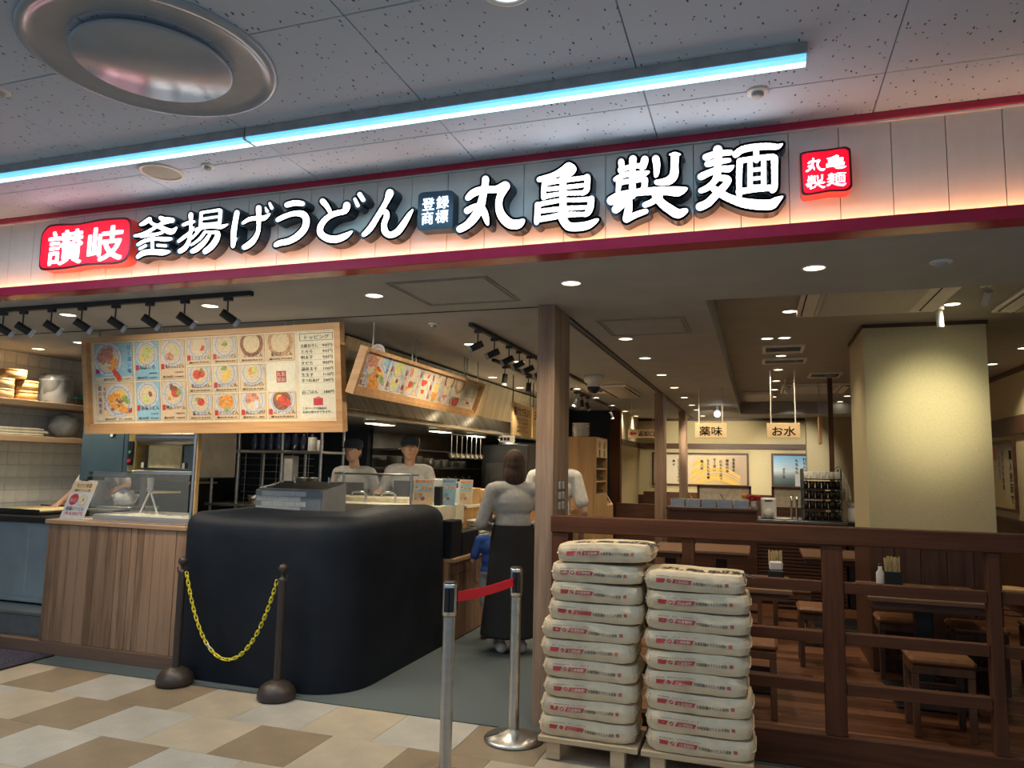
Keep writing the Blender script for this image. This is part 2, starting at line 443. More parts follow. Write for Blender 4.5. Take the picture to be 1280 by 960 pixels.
# ---------------------------------------------------------------- shop ceiling with the raised dining bay
RX, RY0, RY1, RZ = -0.285, 4.53, 13.87, 2.785
sc = MB().box(-7.1, 3.0, 3.452, RY0, ZS, ZS+0.3).box(-7.1, RX, RY0, 15.3, ZS, ZS+0.3).box(RX, 3.0, RY1, 15.3, ZS, ZS+0.3)
struct('ceiling.001', sc, [M['soffit']])
struct('ceiling.002', MB().box(RX+0.001, 3.0, RY0, RY1, RZ, RZ+0.09), [M['soffit_dark']])
ln = MB()
ln.box(-6.9, -1.33, 4.462, 4.472, ZS-0.004, ZS, 1).box(-6.9, -1.33, 4.476, 4.486, ZS-0.003, ZS, 0)
for dx in (0, 0.035): ln.box(-1.27+dx, -1.262+dx, 4.80, 15.0, ZS-0.012, ZS, 0).box(-1.255+dx, -1.243+dx, 4.80, 15, ZS-0.004, ZS, 1)
struct('trim_3', ln, [M['soffit_line'], M['dark']])
def hatch(x0, x1, y0, y1, label):
    t = thing('access_hatch', ((x0+x1)/2, (y0+y1)/2, ZS), label, 'hatch')
    m = MB()
    for w, d in ((0, 0.006), (0.025, 0.005)):
        a, b, c, e = x0+w, x1-w, y0+w, y1-w
        m.box(a, b, c, c+.008, ZS-d, ZS).box(a, b, e-.008, e, ZS-d, ZS).box(a, a+.008, c+.008, e-.008, ZS-d, ZS).box(b-.008, b, c+.008, e-.008, ZS-d, ZS)
    m.build('hatch_frame', [M['soffit_line']], t)
    MB().box(x0+.035, x1-.035, y0+.035, y1-.035, ZS-0.003, ZS).build('hatch_panel', [M['soffit']], t)
hatch(-2.008, -1.388, 3.655, 4.262, 'square access hatch in the soffit left of the wood pillar, under the fascia')
hatch(-1.065, -0.458, 4.98, 5.59, 'square access hatch in the dark ceiling right of the pillar, beside the raised bay')

# ---------------------------------------------------------------- walls
wl = struct('wall_left', MB().box(-7.05, -6.912, 3.46, 13.0, 0, ZS), [plain('grout_grey', (0.30, 0.29, 0.27), 0.8)])
tm = None
for i in range(11):
    for j in range(16):
        y = 4.72+i*0.124; z = 0.62+j*0.1228
        if z+0.12 > ZS: continue
        if tm is None: o = tm = MB().box(0, 0.012, 0.0015, 0.1225, 0.0015, 0.1213, 0, 0.002).build('wall_tile', [M['kitchen_tile']], wl)
        else: o = clone(tm, wl)
        o.location = (-6.912, y, z)
struct('wall_neighbour', MB().box(-12, -7.05, 3.51, 3.62, 0, 2.6).box(-12, -9.001, 3.412, 3.51, 0, ZC), [M['panel_white']])
struct('wall_neighbour.001', MB().box(2.95, 8, 3.51, 3.62, 0, 2.6).box(4.201, 8, 3.412, 3.51, 0, ZC), [M['panel_white']])
struct('wall_kitchen', MB().box(-6.9, -4.55, 8.0, 8.08, 0, ZS), [M['navy']])
struct('wall_back', MB().box(-3.2, 3.0, 15.05, 15.2, 0, 3.0), [M['cream']])
struct('wall_corner', MB().box(0.86, 3.0, 14.72, 15.05, 0, ZS), [M['cream']])
struct('wall_right', MB().box(2.83, 2.95, 3.46, 15.05, 0, 3.0), [M['cream']])
struct('wall_corridor', MB().box(-2.45, -2.312, 12.95, 15.05, 0, ZS), [M['cream']])
struct('wall_navy', MB().box(-6.9, -2.312, 12.86, 12.95, 0, ZS), [M['navy']])
struct('trim_4', MB().box(-2.312, 2.83, 15.01, 15.05, 1.985, 2.085).box(-2.312, -2.28, 12.95, 15.01, 1.985, 2.085)
       .box(2.795, 2.83, 7.7, 14.72, 2.035, 2.245).box(-2.312, 2.83, 15.0, 15.05, ZS-.05, ZS).box(2.79, 2.83, 5, 14.72, RZ-.05, RZ), [M['darkwood']])
struct('baseboard_right', MB().box(2.79, 2.83, 4.5, 14.72, 0, 1.03).box(2.77, 2.83, 4.5, 14.72, 1.03, 1.06), [M['darkwood']])
struct('baseboard_back', MB().box(-2.312, 2.83, 15.0, 15.05, 0, 1.05), [M['darkwood']])
struct('trim_5', MB().box(-2.47, -2.29, 12.80, 12.97, 0, ZS), [M['fence_z']])
# big square column with wainscot, cornice
cx0, cx1, cy0, cy1 = 0.846, 1.735, 6.63, 7.6
struct('wall_column', MB().box(cx0, cx1, cy0, cy1, 1.06, RZ-0.03), [M['cream']])
struct('trim_6', MB().box(cx0-.012, cx1+.012, cy0-.012, cy1+.012, RZ-0.03, RZ), [M['darkwood']])
wn = struct('baseboard_column', MB().box(cx0-.01, cx1+.01, cy0-.01, cy1+.01, 0, 1.06), [M['darkwood']])
for k in range(5):
    MB().box(cx0-.012+k*(cx1-cx0+.024)/5+.002, cx0-.012+(k+1)*(cx1-cx0+.024)/5-.002, cy0-.022, cy0-.01, 0.02, 1.05, 0, .003).build('wainscot_board', [M['darkwood_z']], wn)
# pillars: main wood pillar and two slim ones of the same line further in
def pillar(n, x0, x1, y0, y1):
    p = struct(n, MB().box(x0, x1, y0, y1, 0, ZS, 0, 0.002), [M['pillar_wood']])
    return p
p = pillar('wall_pillar', -1.322, -1.207, 4.42, 4.805)
sw = MB()
for (y, z) in ((4.575, 1.44), (4.665, 1.44), (4.575, 1.375), (4.665, 1.375), (4.575, 1.31), (4.665, 1.31)):
    sw.box(-1.207, -1.199, y-.022, y+.022, z-.024, z+.024, 0, .003)
tg = tag(sw.build('switch_plate', [M['grey']], None, loc=(-1.207, 4.62, 1.375)), 'cluster of small grey switch plates on the right face of the wood pillar', 'switch')
pillar('wall_pillar.001', -1.322, -1.207, 10.0, 10.38)
pillar('wall_pillar.002', -1.322, -1.207, 13.2, 13.6)
GLYPH={
'釜':((0.0008462567,6.428571e-05,-3.607311,-7.085561e-05,-0.0006928571,3.209858),[[(195,312,20),(150,345,20),(112,362,12)],[(290,300,16),(330,320,24),(395,325,24)],[(370,325,24),(300,355,16),(200,415,16),(130,450,18),(60,462,12)],[(195,315,18),(215,350,14),(290,385,20),(360,420,26),(400,422,22),(434,388,8)],[(120,470,12),(240,450,14),(310,434,12)],[(92,540,16),(150,508,16),(250,488,16),(330,492,20),(385,488,14)],[(218,450,16),(222,600,16)],[(160,550,14),(108,578,14)],[(268,546,14),(338,550,14)],[(90,650,18),(140,615,24),(220,605,24),(310,608,26),(372,600,10)]]),
'揚':((0.0008050459,5.434783e-05,-3.584489,-6.995413e-05,-0.0006752717,3.201532),[[(492,365,14),(540,345,16),(592,335,12)],[(562,272,22),(562,330,16),(560,420,15),(545,510,18),(510,570,22),(465,600,22)],[(452,512,14),(500,475,16),(560,430,16),(588,385,8)],[(655,262,16),(648,370,16)],[(655,255,13),(740,243,13),(815,232,14)],[(825,240,18),(818,345,16)],[(660,312,12),(800,292,12)],[(650,362,14),(740,355,12),(815,345,12)],[(612,410,18),(660,390,16),(750,378,16),(830,382,18),(888,360,6)],[(700,425,10),(740,430,14),(800,438,20),(785,500,26),(740,560,26),(690,600,24)],[(640,405,14),(600,455,12),(562,490,10)],[(690,425,14),(640,490,14),(565,545,10)],[(735,440,12),(690,510,20),(620,575,24),(575,600,20)]]),
'げ':((0.000762931,4.74359e-05,-3.543603,-6.752874e-05,-0.0006576923,3.192783),[[(970,255,24),(955,340,24),(940,440,26),(936,540,20),(932,562,10)],[(938,545,12),(968,485,7)],[(1025,348,14),(1080,315,18),(1150,305,20),(1210,305,22),(1262,268,8)],[(1165,215,26),(1165,310,20),(1160,420,18),(1120,500,24),(1070,545,26),(1035,565,22)],[(1225,212,8),(1240,245,16)],[(1262,175,12),(1280,215,16)]]),
'う':((0.0008122449,4.451039e-05,-2.616898,-7.346939e-05,-0.0007181009,3.129828),[[(185,200,22),(250,185,22),(310,192,20)],[(110,320,18),(160,295,20),(240,270,20),(310,275,26),(340,320,26),(325,390,26),(270,450,26),(200,490,24),(130,505,22),(95,522,18)]]),
'ど':((0.0007735294,3.641457e-05,-2.598253,-7.205882e-05,-0.0006988796,3.123005),[[(470,170,24),(505,210,20),(535,265,16)],[(665,205,30),(650,250,22),(570,270,22),(500,310,22),(455,370,24),(455,430,26),(510,468,28),(580,475,28),(650,450,24),(705,412,8)],[(730,155,14),(752,205,16)],[(768,118,20),(795,160,18)]]),
'ん':((0.0007385204,3.134328e-05,-2.56888,-6.887755e-05,-0.0006835821,3.11624),[[(1010,105,32),(985,170,22),(920,280,22),(850,390,24),(798,440,18)],[(885,345,18),(930,270,16),(975,255,20),(985,290,22),(965,350,22),(970,410,26),(1010,440,24),(1070,415,26),(1120,350,24),(1160,285,18),(1190,240,7)]]),
'丸':((0.0005357143,1.292247e-05,-1.67884,-5.238095e-05,-0.0005208748,3.088481),[[(740,112,36),(735,180,34),(715,280,36),(690,380,42),(640,480,44),(560,570,38),(480,615,36)],[(562,300,30),(620,250,38),(720,218,38),(850,215,36),(935,185,50)],[(930,200,44),(882,300,34),(875,400,36),(910,490,44),(980,555,48),(1060,560,44),(1110,525,20)],[(555,430,34),(620,392,28),(690,400,40),(735,470,34),(755,540,22),(765,570,8)]]),
'亀':((0.0004567164,4.511278e-06,-1.074704,-4.701493e-05,-0.0004609023,3.104373),[[(490,150,38),(430,200,38),(330,255,34),(230,285,32),(165,300,30)],[(500,150,34),(535,190,42),(490,245,36),(440,300,34)],[(222,355,26),(300,330,28),(430,312,28),(600,293,26),(690,280,26)],[(222,350,28),(215,440,28),(216,505,26)],[(692,278,36),(695,350,30),(685,420,30),(640,455,24)],[(232,410,24),(420,393,26),(650,365,24)],[(216,490,30),(330,470,24),(430,455,24),(560,450,26),(650,448,26)],[(430,270,38),(430,740,42)],[(160,578,26),(300,548,26),(430,528,24),(600,525,26),(715,515,26)],[(150,580,34),(148,680,34),(138,775,28)],[(740,508,30),(725,600,36),(700,660,32),(668,685,24)],[(150,652,26),(430,620,28),(690,605,24)],[(150,742,32),(280,720,32),(430,690,34),(560,682,28),(680,680,24)],[(430,740,44),(490,810,46),(600,815,46),(700,795,42),(780,750,24),(808,732,8)]]),
'製':((0.000464,2.159731e-15,-0.69236,-5e-05,-0.0004847328,3.116863),[[(215,215,32),(220,280,30),(208,310,26)],[(335,190,40),(330,260,34),(330,560,36)],[(455,195,38),(440,260,34),(420,275,28)],[(205,300,28),(330,265,26),(440,255,26)],[(158,395,26),(250,350,28),(350,342,28),(440,338,30),(492,322,14)],[(190,430,28),(330,408,26),(450,395,26)],[(192,440,30),(182,520,24)],[(455,400,34),(450,470,28),(425,495,18)],[(565,190,38),(575,260,34),(570,340,26),(562,365,14)],[(755,165,42),(750,250,38),(745,350,42),(700,405,42),(630,425,34),(572,425,26)],[(705,150,10),(755,140,14),(805,150,10)],[(115,612,48),(200,565,44),(350,530,38),(550,512,40),(700,512,44),(785,515,48),(865,488,14)],[(300,590,28),(230,640,40),(160,700,42)],[(295,600,32),(290,700,38),(268,795,38)],[(275,795,34),(380,745,30),(465,715,26)],[(600,560,36),(530,620,30),(455,652,28)],[(560,560,36),(630,640,42),(700,690,46),(780,735,46),(855,705,26)]]),
'麺':((0.0003930155,-6.578947e-06,-0.2784341,-4.379157e-05,-0.0004290936,3.103158),[[(330,195,54),(330,300,44),(330,430,38)],[(195,275,38),(330,235,36),(470,225,32)],[(215,350,36),(330,325,34),(455,310,26)],[(142,490,40),(250,440,36),(370,405,34),(450,405,36),(505,370,10)],[(330,480,46),(290,545,34),(220,610,34),(140,645,30)],[(330,500,28),(430,515,40),(440,550,34),(385,615,40),(310,690,42),(220,780,44),(130,822,46)],[(270,610,34),(350,665,44),(450,720,44),(600,770,52),(750,790,56),(900,790,54),(960,750,40),(1030,702,10)],[(525,250,36),(600,195,38),(750,167,38),(900,163,36),(980,168,28),(1032,138,8)],[(752,190,34),(752,310,34)],[(572,330,36),(565,500,34),(568,690,32)],[(570,318,32),(750,290,30),(930,275,34)],[(948,290,40),(948,450,36),(945,600,34),(920,640,28)],[(685,310,30),(685,620,32)],[(832,305,30),(832,610,32)],[(690,420,24),(830,405,24)],[(690,515,22),(830,500,22)],[(690,600,24),(830,595,24)],[(560,655,34),(750,622,34),(940,608,34)]]),
}
PLAQUE={
'left':[(-4.285,2.756),(-4.289,2.931),(-4.274,2.977),(-4.25,3.002),(-4.217,3.016),(-4.115,3.015),(-4.0,3.006),(-3.901,3.01),(-3.804,3.016),(-3.675,3.013),(-3.605,3.007),(-3.575,2.99),(-3.56,2.951),(-3.554,2.81),(-3.567,2.755),(-3.602,2.728),(-3.676,2.721),(-3.773,2.725),(-3.903,2.729),(-4.033,2.72),(-4.168,2.719),(-4.243,2.723),(-4.272,2.734)],
'mid':[(-1.654,2.776),(-1.653,2.931),(-1.647,2.949),(-1.627,2.959),(-1.553,2.957),(-1.48,2.954),(-1.463,2.948),(-1.456,2.93),(-1.455,2.774),(-1.46,2.758),(-1.479,2.752),(-1.569,2.755),(-1.631,2.755),(-1.648,2.762)],
'right':[(0.199,2.773),(0.196,2.935),(0.201,2.946),(0.215,2.952),(0.263,2.954),(0.312,2.953),(0.37,2.956),(0.386,2.954),(0.398,2.945),(0.402,2.928),(0.404,2.79),(0.4,2.77),(0.388,2.759),(0.365,2.756),(0.312,2.76),(0.272,2.756),(0.231,2.753),(0.212,2.754),(0.203,2.761)],
}
# ---------------------------------------------------------------- channel letters and plaques on the fascia
M['letter_white'] = emit('letter_white', (1.0, 1.0, 1.0), 1.05)
M['letter_dark'] = plain('letter_case', (0.030, 0.042, 0.060), 0.35, var=0.05)
M['plaque_red'] = emit('plaque_red', (1.0, 0.0, 0.025), 0.82)
M['plaque_case'] = plain('plaque_case', (0.12, 0.006, 0.012), 0.3)
M['plaque_side'] = emit('plaque_side', (1.0, 0.05, 0.03), 0.22, (0.5, 0.05, 0.05))
M['plaque_ink'] = emit('plaque_ink', (1.0, 0.86, 0.90), 0.95)
M['plaque_navy'] = plain('plaque_navy', (0.018, 0.050, 0.085), 0.3)
M['ink_white'] = emit('ink_white', (0.85, 0.92, 1.0), 0.65)
YL = 3.325
def hull(pts):
    pts = sorted(set((round(x, 5), round(y, 5)) for x, y in pts))
    def half(ps):
        h = []
        for p in ps:
            while len(h) > 1 and (h[-1][0]-h[-2][0])*(p[1]-h[-2][1]) - (h[-1][1]-h[-2][1])*(p[0]-h[-2][0]) <= 0: h.pop()
            h.append(p)
        return h
    a = half(pts); b = half(pts[::-1]); return a[:-1]+b[:-1]
def smooth_line(st, k=3):
    if len(st) < 3: return st
    out = []
    for i in range(len(st)-1):
        p0 = st[max(i-1, 0)]; p1 = st[i]; p2 = st[i+1]; p3 = st[min(i+2, len(st)-1)]
        for j in range(k):
            t = j/k
            out.append(tuple(0.5*((2*b)+(c-a)*t+(2*a-5*b+4*c-d)*t*t+(3*b-a-3*c+d)*t**3) for a, b, c, d in zip(p0, p1, p2, p3)))
    out.append(st[-1]); return out
def stroke_polys(strokes, aff, grow=0.0, n=12):
    """outlines (x, z) of tapered round-ended pieces that together make the brush strokes"""
    a, b, c, d, e, f = aff; res = []
    for st in strokes:
        s = smooth_line(st)
        for p, q in zip(s, s[1:]):
            pts = []
            for u, v, r in (p, q):
                r = max(r, 2)
                for k in range(n):
                    t = 2*PI*(k+.5)/n
                    x = a*(u+r*math.cos(t))+b*(v+r*math.sin(t))+c; z = d*(u+r*math.cos(t))+e*(v+r*math.sin(t))+f
                    x += grow*math.cos(t); z -= grow*math.sin(t)
                    pts.append((x, z))
            h = hull(pts)
            if len(h) > 2: res.append(h)
    return res
FR_F = frame((0, 0, 0), (1, 0, 0), (0, 0, 1))          # faces the mall (-y)
def fr_at(y): return frame((0, y, 0), (1, 0, 0), (0, 0, 1))
ORDL = {'釜': 'first', '揚': 'second', 'げ': 'third', 'う': 'fourth', 'ど': 'fifth', 'ん': 'sixth', '丸': 'seventh', '亀': 'eighth', '製': 'ninth', '麺': 'tenth'}
for chx, (aff, st) in GLYPH.items():
    big = chx in '丸亀製麺'
    face = stroke_polys(st, aff); body = stroke_polys(st, aff, 0.0125)
    xs = [p[0] for h in face for p in h]; zs = [p[1] for h in face for p in h]
    loc = ((min(xs)+max(xs))/2, YF, min(zs))
    t = thing('channel_letter', loc, 'white glowing channel letter %s with dark casing, %s from the left' % (chx, ORDL[chx]), 'sign letter', 'channel letters of the shop sign')
    cb = MB()
    for h in body: cb.prism(h, fr_at(YF), 0.0, YF-YL, 0, back=False)
    cb.build('letter_casing', [M['letter_dark']], t)
    fb = MB()
    for h in face: fb.flat(h, fr_at(YL), 0.0012)
    fb.build('letter_face', [M['letter_white']], t)
def plaque(key, label, red):
    out = PLAQUE[key]; cx = sum(p[0] for p in out)/len(out); cz = sum(p[1] for p in out)/len(out)
    out = [(p[0], p[1]) for p in smooth_line([(x, z, 0) for x, z in out]+[(out[0][0], out[0][1], 0)], 3)][:-1]
    if sum(a[0]*b[1]-b[0]*a[1] for a, b in zip(out, out[1:]+out[:1])) < 0: out = out[::-1]
    t = thing('sign_plaque', (cx, YF, min(p[1] for p in out)), label, 'sign', 'plaques of the shop sign')
    MB().prism(out, fr_at(YF), 0.0, YF-YL, 0, 1 if red else 0, back=False).build('plaque_casing', [M['plaque_case'] if red else M['plaque_navy'], M['plaque_side'] if red else M['plaque_navy']], t)
    w = max(p[0] for p in out)-min(p[0] for p in out); k = 1-0.016/w*1.2; kz = 1-0.016/0.2*1.2
    if red:
        MB().flat([(cx+(x-cx)*k, cz+(z-cz)*(kz if key == 'left' else k)) for x, z in out], fr_at(YL), 0.001).build('plaque_face', [M['plaque_red']], t)
    return t, cx, cz
t, cx, cz = plaque('left', 'red glowing sign plaque reading 讃岐 at the left end of the fascia lettering', True)
MB().text('讃', -4.225, 2.768, 0.235, fr_at(YL), 0.003, 0, 1, width=0.30, fat=.018).build('character', [M['plaque_ink']], t)
MB().text('岐', -3.905, 2.768, 0.230, fr_at(YL), 0.003, 0, 1, width=0.30, fat=.022).build('character', [M['plaque_ink']], t)
t, cx, cz = plaque('mid', 'small dark blue sign plaque reading 登録商標 between the two sets of letters', False)
mm = MB()
for c_, x, z in (('登', -1.593, 2.89), ('録', -1.513, 2.892), ('商', -1.596, 2.816), ('標', -1.515, 2.818)):
    MB().text(c_, x-.036, z-.027, 0.073, fr_at(YL), 0.003, 0, 1, fat=.016).build('character', [M['ink_white']], t)
t, cx, cz = plaque('right', 'small red glowing square sign plaque reading 丸亀製麺 at the right end of the fascia lettering', True)
mm = MB()
def mini(ch, x, z, w, h, fr_d, mb, yl=YL, m=0, grow=0.0):
    aff, st = GLYPH[ch]; ps = stroke_polys(st, aff, 0, 8)
    xs = [p[0] for q in ps for p in q]; zs = [p[1] for q in ps for p in q]
    x0, x1, z0, z1 = min(xs), max(xs), min(zs), max(zs)
    for q in ps: mb.flat([(x+((a-x0)/(x1-x0)-.5)*w, z+((b-z0)/(z1-z0)-.5)*h) for a, b in q], fr_d, 0.003, m)
for c_, x, z in (('丸', 0.258, 2.887), ('亀', 0.342, 2.889), ('製', 0.257, 2.809), ('麺', 0.341, 2.811)):
    mm = MB(); mini(c_, x, z, 0.080, 0.064, fr_at(YL), mm); mm.build('character', [M['plaque_ink']], t)

# ---------------------------------------------------------------- things in the mall ceiling
def circ_prof(*p): return list(p)
t = thing('air_diffuser', (-2.215, 2.115, ZC), 'large round air diffuser with a flat centre disc in the mall ceiling', 'air vent')
c = (-2.215, 2.115, ZC); M['diff'] = plain('diffuser_paint', (0.36, 0.41, 0.48), 0.22, var=0.03)
MB().lathe([(0.46, 0), (0.462, -.012), (0.452, -.020), (0.43, -.022), (0.425, -.014), (0.40, -.010)], c, 64).build('outer_ring', [M['diff']], t)
MB().lathe([(0.40, -.010), (0.36, -.004), (0.325, -.002), (0.30, -.001)], c, 64).build('throat', [M['diff']], t)
MB().lathe([(0.0, -.02), (0.285, -.02), (0.29, -.024), (0.29, -.032), (0.283, -.037), (0.0, -.037)], c, 64).cyl((c[0], c[1], ZC), (c[0], c[1], ZC-.03), 0.03).build('centre_disc', [M['diff']], t)
def linear(x0, x1, label):
    t = thing('linear_light', ((x0+x1)/2, 2.765, ZC), label, 'ceiling light', 'blue white linear lights of the mall')
    MB().box(x0, x1, 2.72, 2.81, 3.074, ZC, 0, 0.002).build('housing', [M['grey']], t)
    MB().box(x0+.004, x1-.004, 2.724, 2.806, 3.062, 3.0745, 0, 0.003).box(x0+.004, x1-.004, 2.765, 2.800, 3.0612, 3.063, 1).build('diffuser', [M['led'], M['led_core']], t)
    area_lamp('led_beam', ((x0+x1)/2, 2.765, 3.055), x1-x0, .07, 11, (.42, .74, 1.0))
    MB().box(x0, x0+.004, 2.72, 2.81, 3.06, 3.075).box(x1-.004, x1, 2.72, 2.81, 3.06, 3.075).build('end_cap', [M['white']], t)
M['led'] = emit('led_blue', (0.15, 0.56, 0.95), 1.25)
M['led_core'] = emit('led_core', (0.55, 1.0, 1.0), 3.5)
linear(-2.268, 0.197, 'long blue white linear light on the ceiling, right segment above the sign letters')
linear(-4.74, -2.274, 'long blue white linear light on the ceiling, left segment reaching the left picture edge')
t = thing('ceiling_speaker', (-3.06, 3.03, ZC), 'round beige ceiling speaker grille left of the linear light joint', 'speaker')
MB().lathe([(0.118, 0), (0.118, -.008), (0.10, -.010), (0.098, -.004)], (-3.06, 3.03, ZC), 32).build('rim', [M['panel_white']], t)
MB().lathe([(0.0, -.007), (0.06, -.006), (0.099, -.004)], (-3.06, 3.03, ZC), 32).build('grille', [plain('grille', (0.36, 0.34, 0.29), 0.7, var=.3, scale=300)], t)
def puck(name, x, y, z, r, label, cat, mt='white', d=0.025):
    t = thing(name, (x, y, z), label, cat)
    MB().lathe([(r, 0), (r, -.006), (r*.9, -.009), (r*.55, -.009)], (x, y, z), 24).build('flange', [M[mt]], t)
    MB().lathe([(r*.55, -.004), (r*.55, -d*.8), (r*.45, -d), (0, -d)], (x, y, z), 20).build('sensor_head', [M['grey']], t)
puck('smoke_detector', -2.755, 3.034, ZC, 0.035, 'tiny smoke detector right of the round ceiling speaker', 'detector')
puck('smoke_detector', 0.024, 3.043, ZC, 0.045, 'small round detector in the mall ceiling right, below the end of the linear light', 'detector')
puck('smoke_detector', -3.07, 2.125, ZC, 0.045, 'small round detector at the left picture edge beside the big diffuser', 'detector')
puck('smoke_detector', 0.861, 3.957, ZS, 0.05, 'small round detector in the soffit above the raised bay edge, far right', 'detector')
puck('smoke_detector', -2.248, 4.845, ZS, 0.04, 'small round detector in the kitchen ceiling right of the second menu board', 'detector')
t = thing('round_downlight', (-0.76, 2.12, ZC), 'pale round downlight cut by the top picture edge, above the linear light', 'ceiling light')
MB().lathe([(0.085, 0), (0.085, -.008), (0.07, -.010), (0.066, -.002)], (-0.76, 2.12, ZC), 32).build('trim_ring', [M['white']], t)
MB().lathe([(0.0, -.003), (0.066, -.003)], (-0.76, 2.12, ZC), 32).build('diffuser', [emit('lamp_cool', (0.85, 1.0, 1.0), 1.6)], t)

# ---------------------------------------------------------------- downlights
dl_first = [None]
def downlight(x, y, z, label, power, on=True, cat='downlight', grp='round recessed downlights'):
    if dl_first[0] is None:
        t = dl_first[0] = thing('recessed_downlight', (x, y, z), label, cat, grp)
        MB().lathe([(0.062, 0), (0.062, -.004), (0.054, -.006), (0.05, -.001)], (x, y, z), 24).build('trim_ring', [M['white']], t)
        MB().lathe([(0.0, -.002), (0.051, -.002)], (x, y, z), 24).build('lamp_disc', [M['lamp_warm']], t)
    else:
        t = clone_tree(dl_first[0]); t.location = (x, y, z); tag(t, label, cat, grp)
    if power: spot_lamp('downlight_beam', (x, y, z-.02), (x, y, 0), power*2.6, WARM, 125, 0.8, 0.04)
for k, (x, p) in enumerate(((-0.98, 22), (-2.225, 20), (-3.462, 22), (0.286, 16), (-4.72, 20))):
    nm = ['in front of the wood pillar', 'above the second menu board end', 'above the first menu board, right of the track end', 'in front of the raised bay', 'behind the front track, left of the menu board'][k]
    downlight(x, 3.92, ZS, 'round warm downlight in the soffit '+nm, p)
for k, y in enumerate((5.75, 6.8, 8.05, 9.33, 10.65, 11.9, 12.85, 14.3)):
    downlight(-0.985, y, ZS, 'round warm downlight, %s from the pillar in the row right of the ceiling rail' % ORD[k], (12, 13, 14, 16, 16, 18, 18, 22)[k])
for k, y in enumerate((5.935, 7.115, 8.225, 9.36, 10.52, 11.65, 12.77)):
    downlight(0.249, y, RZ, 'round warm downlight, %s from the front in the row inside the raised bay' % ORD[k], (12, 12, 12, 12, 12, 12, 12)[k])
downlight(1.351, 5.94, RZ, 'round warm downlight in the raised bay in front of the big column', 8)
downlight(1.369, 12.78, RZ, 'round warm downlight in the raised bay, far behind the column, nearer one', 10)
downlight(1.359, 13.77, RZ, 'round warm downlight in the raised bay, far behind the column, farther one', 0)
downlight(2.471, 9.29, RZ, 'round warm downlight in the raised bay right of the big column, farther one', 18)
downlight(2.447, 8.17, RZ, 'round warm downlight at the right picture edge beside the big column', 14)
downlight(0.099, 7.12, RZ, 'small round downlight beside the second one of the bay row', 0)
for k, (x, y, p) in enumerate(((-2.31, 5.73, 16), (-2.22, 6.8, 18), (-2.24, 9.31, 22), (-2.24, 10.52, 22), (-2.25, 11.82, 20), (-2.25, 13.07, 12), (-2.24, 14.27, 10))):
    downlight(x, y, ZS, 'round warm downlight, %s from the front in the queue corridor row' % ORD[k], p)
for k, (x, y, p) in enumerate(((-2.913, 7.95, 24), (-2.94, 9.06, 24), (-6.49, 5.11, 17), (-5.74, 4.91, 24), (-4.9, 6.2, 26), (-4.3, 5.6, 24))):
    downlight(x, y, ZS, 'round warm downlight in the kitchen ceiling '+['above the hood, nearer', 'above the hood, farther', 'above the bamboo steamers', 'left of the first menu board', 'above the noodle machine', 'behind the first menu board'][k], p)

# ---------------------------------------------------------------- track lights
def track(p0, p1, label, z):
    t = thing('light_track', ((p0[0]+p1[0])/2, (p0[1]+p1[1])/2, ZS), label, 'light track')
    w = 0.017
    m = MB()
    if abs(p0[0]-p1[0]) > abs(p0[1]-p1[1]): m.box(p0[0], p1[0], p0[1]-w, p0[1]+w, z, z+.03, 0, .002)
    else: m.box(p0[0]-w, p0[0]+w, p0[1], p1[1], z, z+.03, 0, .002)
    m.build('rail', [M['black']], t)
    if z+.03 < ZS-.001:
        h = MB()
        for f in (0.08, 0.5, 0.92):
            x, y = p0[0]+(p1[0]-p0[0])*f, p0[1]+(p1[1]-p0[1])*f; h.cyl((x, y, z+.03), (x, y, ZS), 0.006, n=8)
        h.build('hanger', [M['black']], t)
sp_mesh = {}
def spot(x, y, z, aim, label, power=0, grp='black track spotlights', drop=0.105, L=0.095, ang=45):
    """black cylindrical spotlight hanging from a track at (x, y, z)"""
    t = thing('track_spotlight', (x, y, z), label, 'spotlight', grp)
    MB().box(x-.028, x+.028, y-.014, y+.014, z-.022, z, 0, .002).build('adapter', [M['black']], t)
    MB().cyl((x, y, z-.02), (x, y, z-drop), 0.005, n=8).build('stem', [M['black']], t)
    d = Vector(aim).normalized(); c = Vector((x, y, z-drop-.012)); a = c-d*(L*.45); b = c+d*(L*.55)
    MB().cyl(a, b, 0.026, 0.026, 16).build('lamp_head', [M['black']], t)
    MB().cyl(b, b+d*.024, 0.0262, 0.030, 16).build('glass_hood', [M['hood_glass']], t)
    MB().cyl(b+d*.001, b+d*.003, 0.021, 0.021, 14).build('lamp_lens', [M['lens']], t)
    if power:
        e = b+d*.03; spot_lamp('spot_beam', e, e+d, power, (1, .86, .66), ang, 0.5, 0.02)
M['hood_glass'] = plain('spot_hood', (0.42, 0.43, 0.44), 0.3)
TY = 3.64
track((-8.0, TY), (-2.906, TY), 'black ceiling track along the shop front, left under the red band', ZS-.03)
for k, px in enumerate((-4.98, -4.79, -4.53, -4.26, -3.97, -3.69, -3.41, -3.08)):
    spot(px, TY, ZS-.03, (0.52, 0.72, -0.52), 'black spotlight on the front track, %s from the left' % ORD[k], 10, ang=100)
track((-1.957, 4.85), (-1.957, 9.5), 'black ceiling track left of the pillar running into the shop, right one of two', ZS-.03)
for k, (y, pw) in enumerate(((5.0, 5), (5.36, 5), (5.72, 5), (6.0, 5), (6.3, 5), (6.65, 0), (7.0, 0))):
    spot(-1.957, y, ZS-.03, (-0.8, -0.25, -0.42), 'black track spotlight on the corridor track beside the pillar, %s from the front' % ORD[k], pw*2.0, ang=80)
track((-2.40, 6.55), (-2.40, 8.6), 'black ceiling track left of the pillar running into the shop, left one of two', ZS-.03)
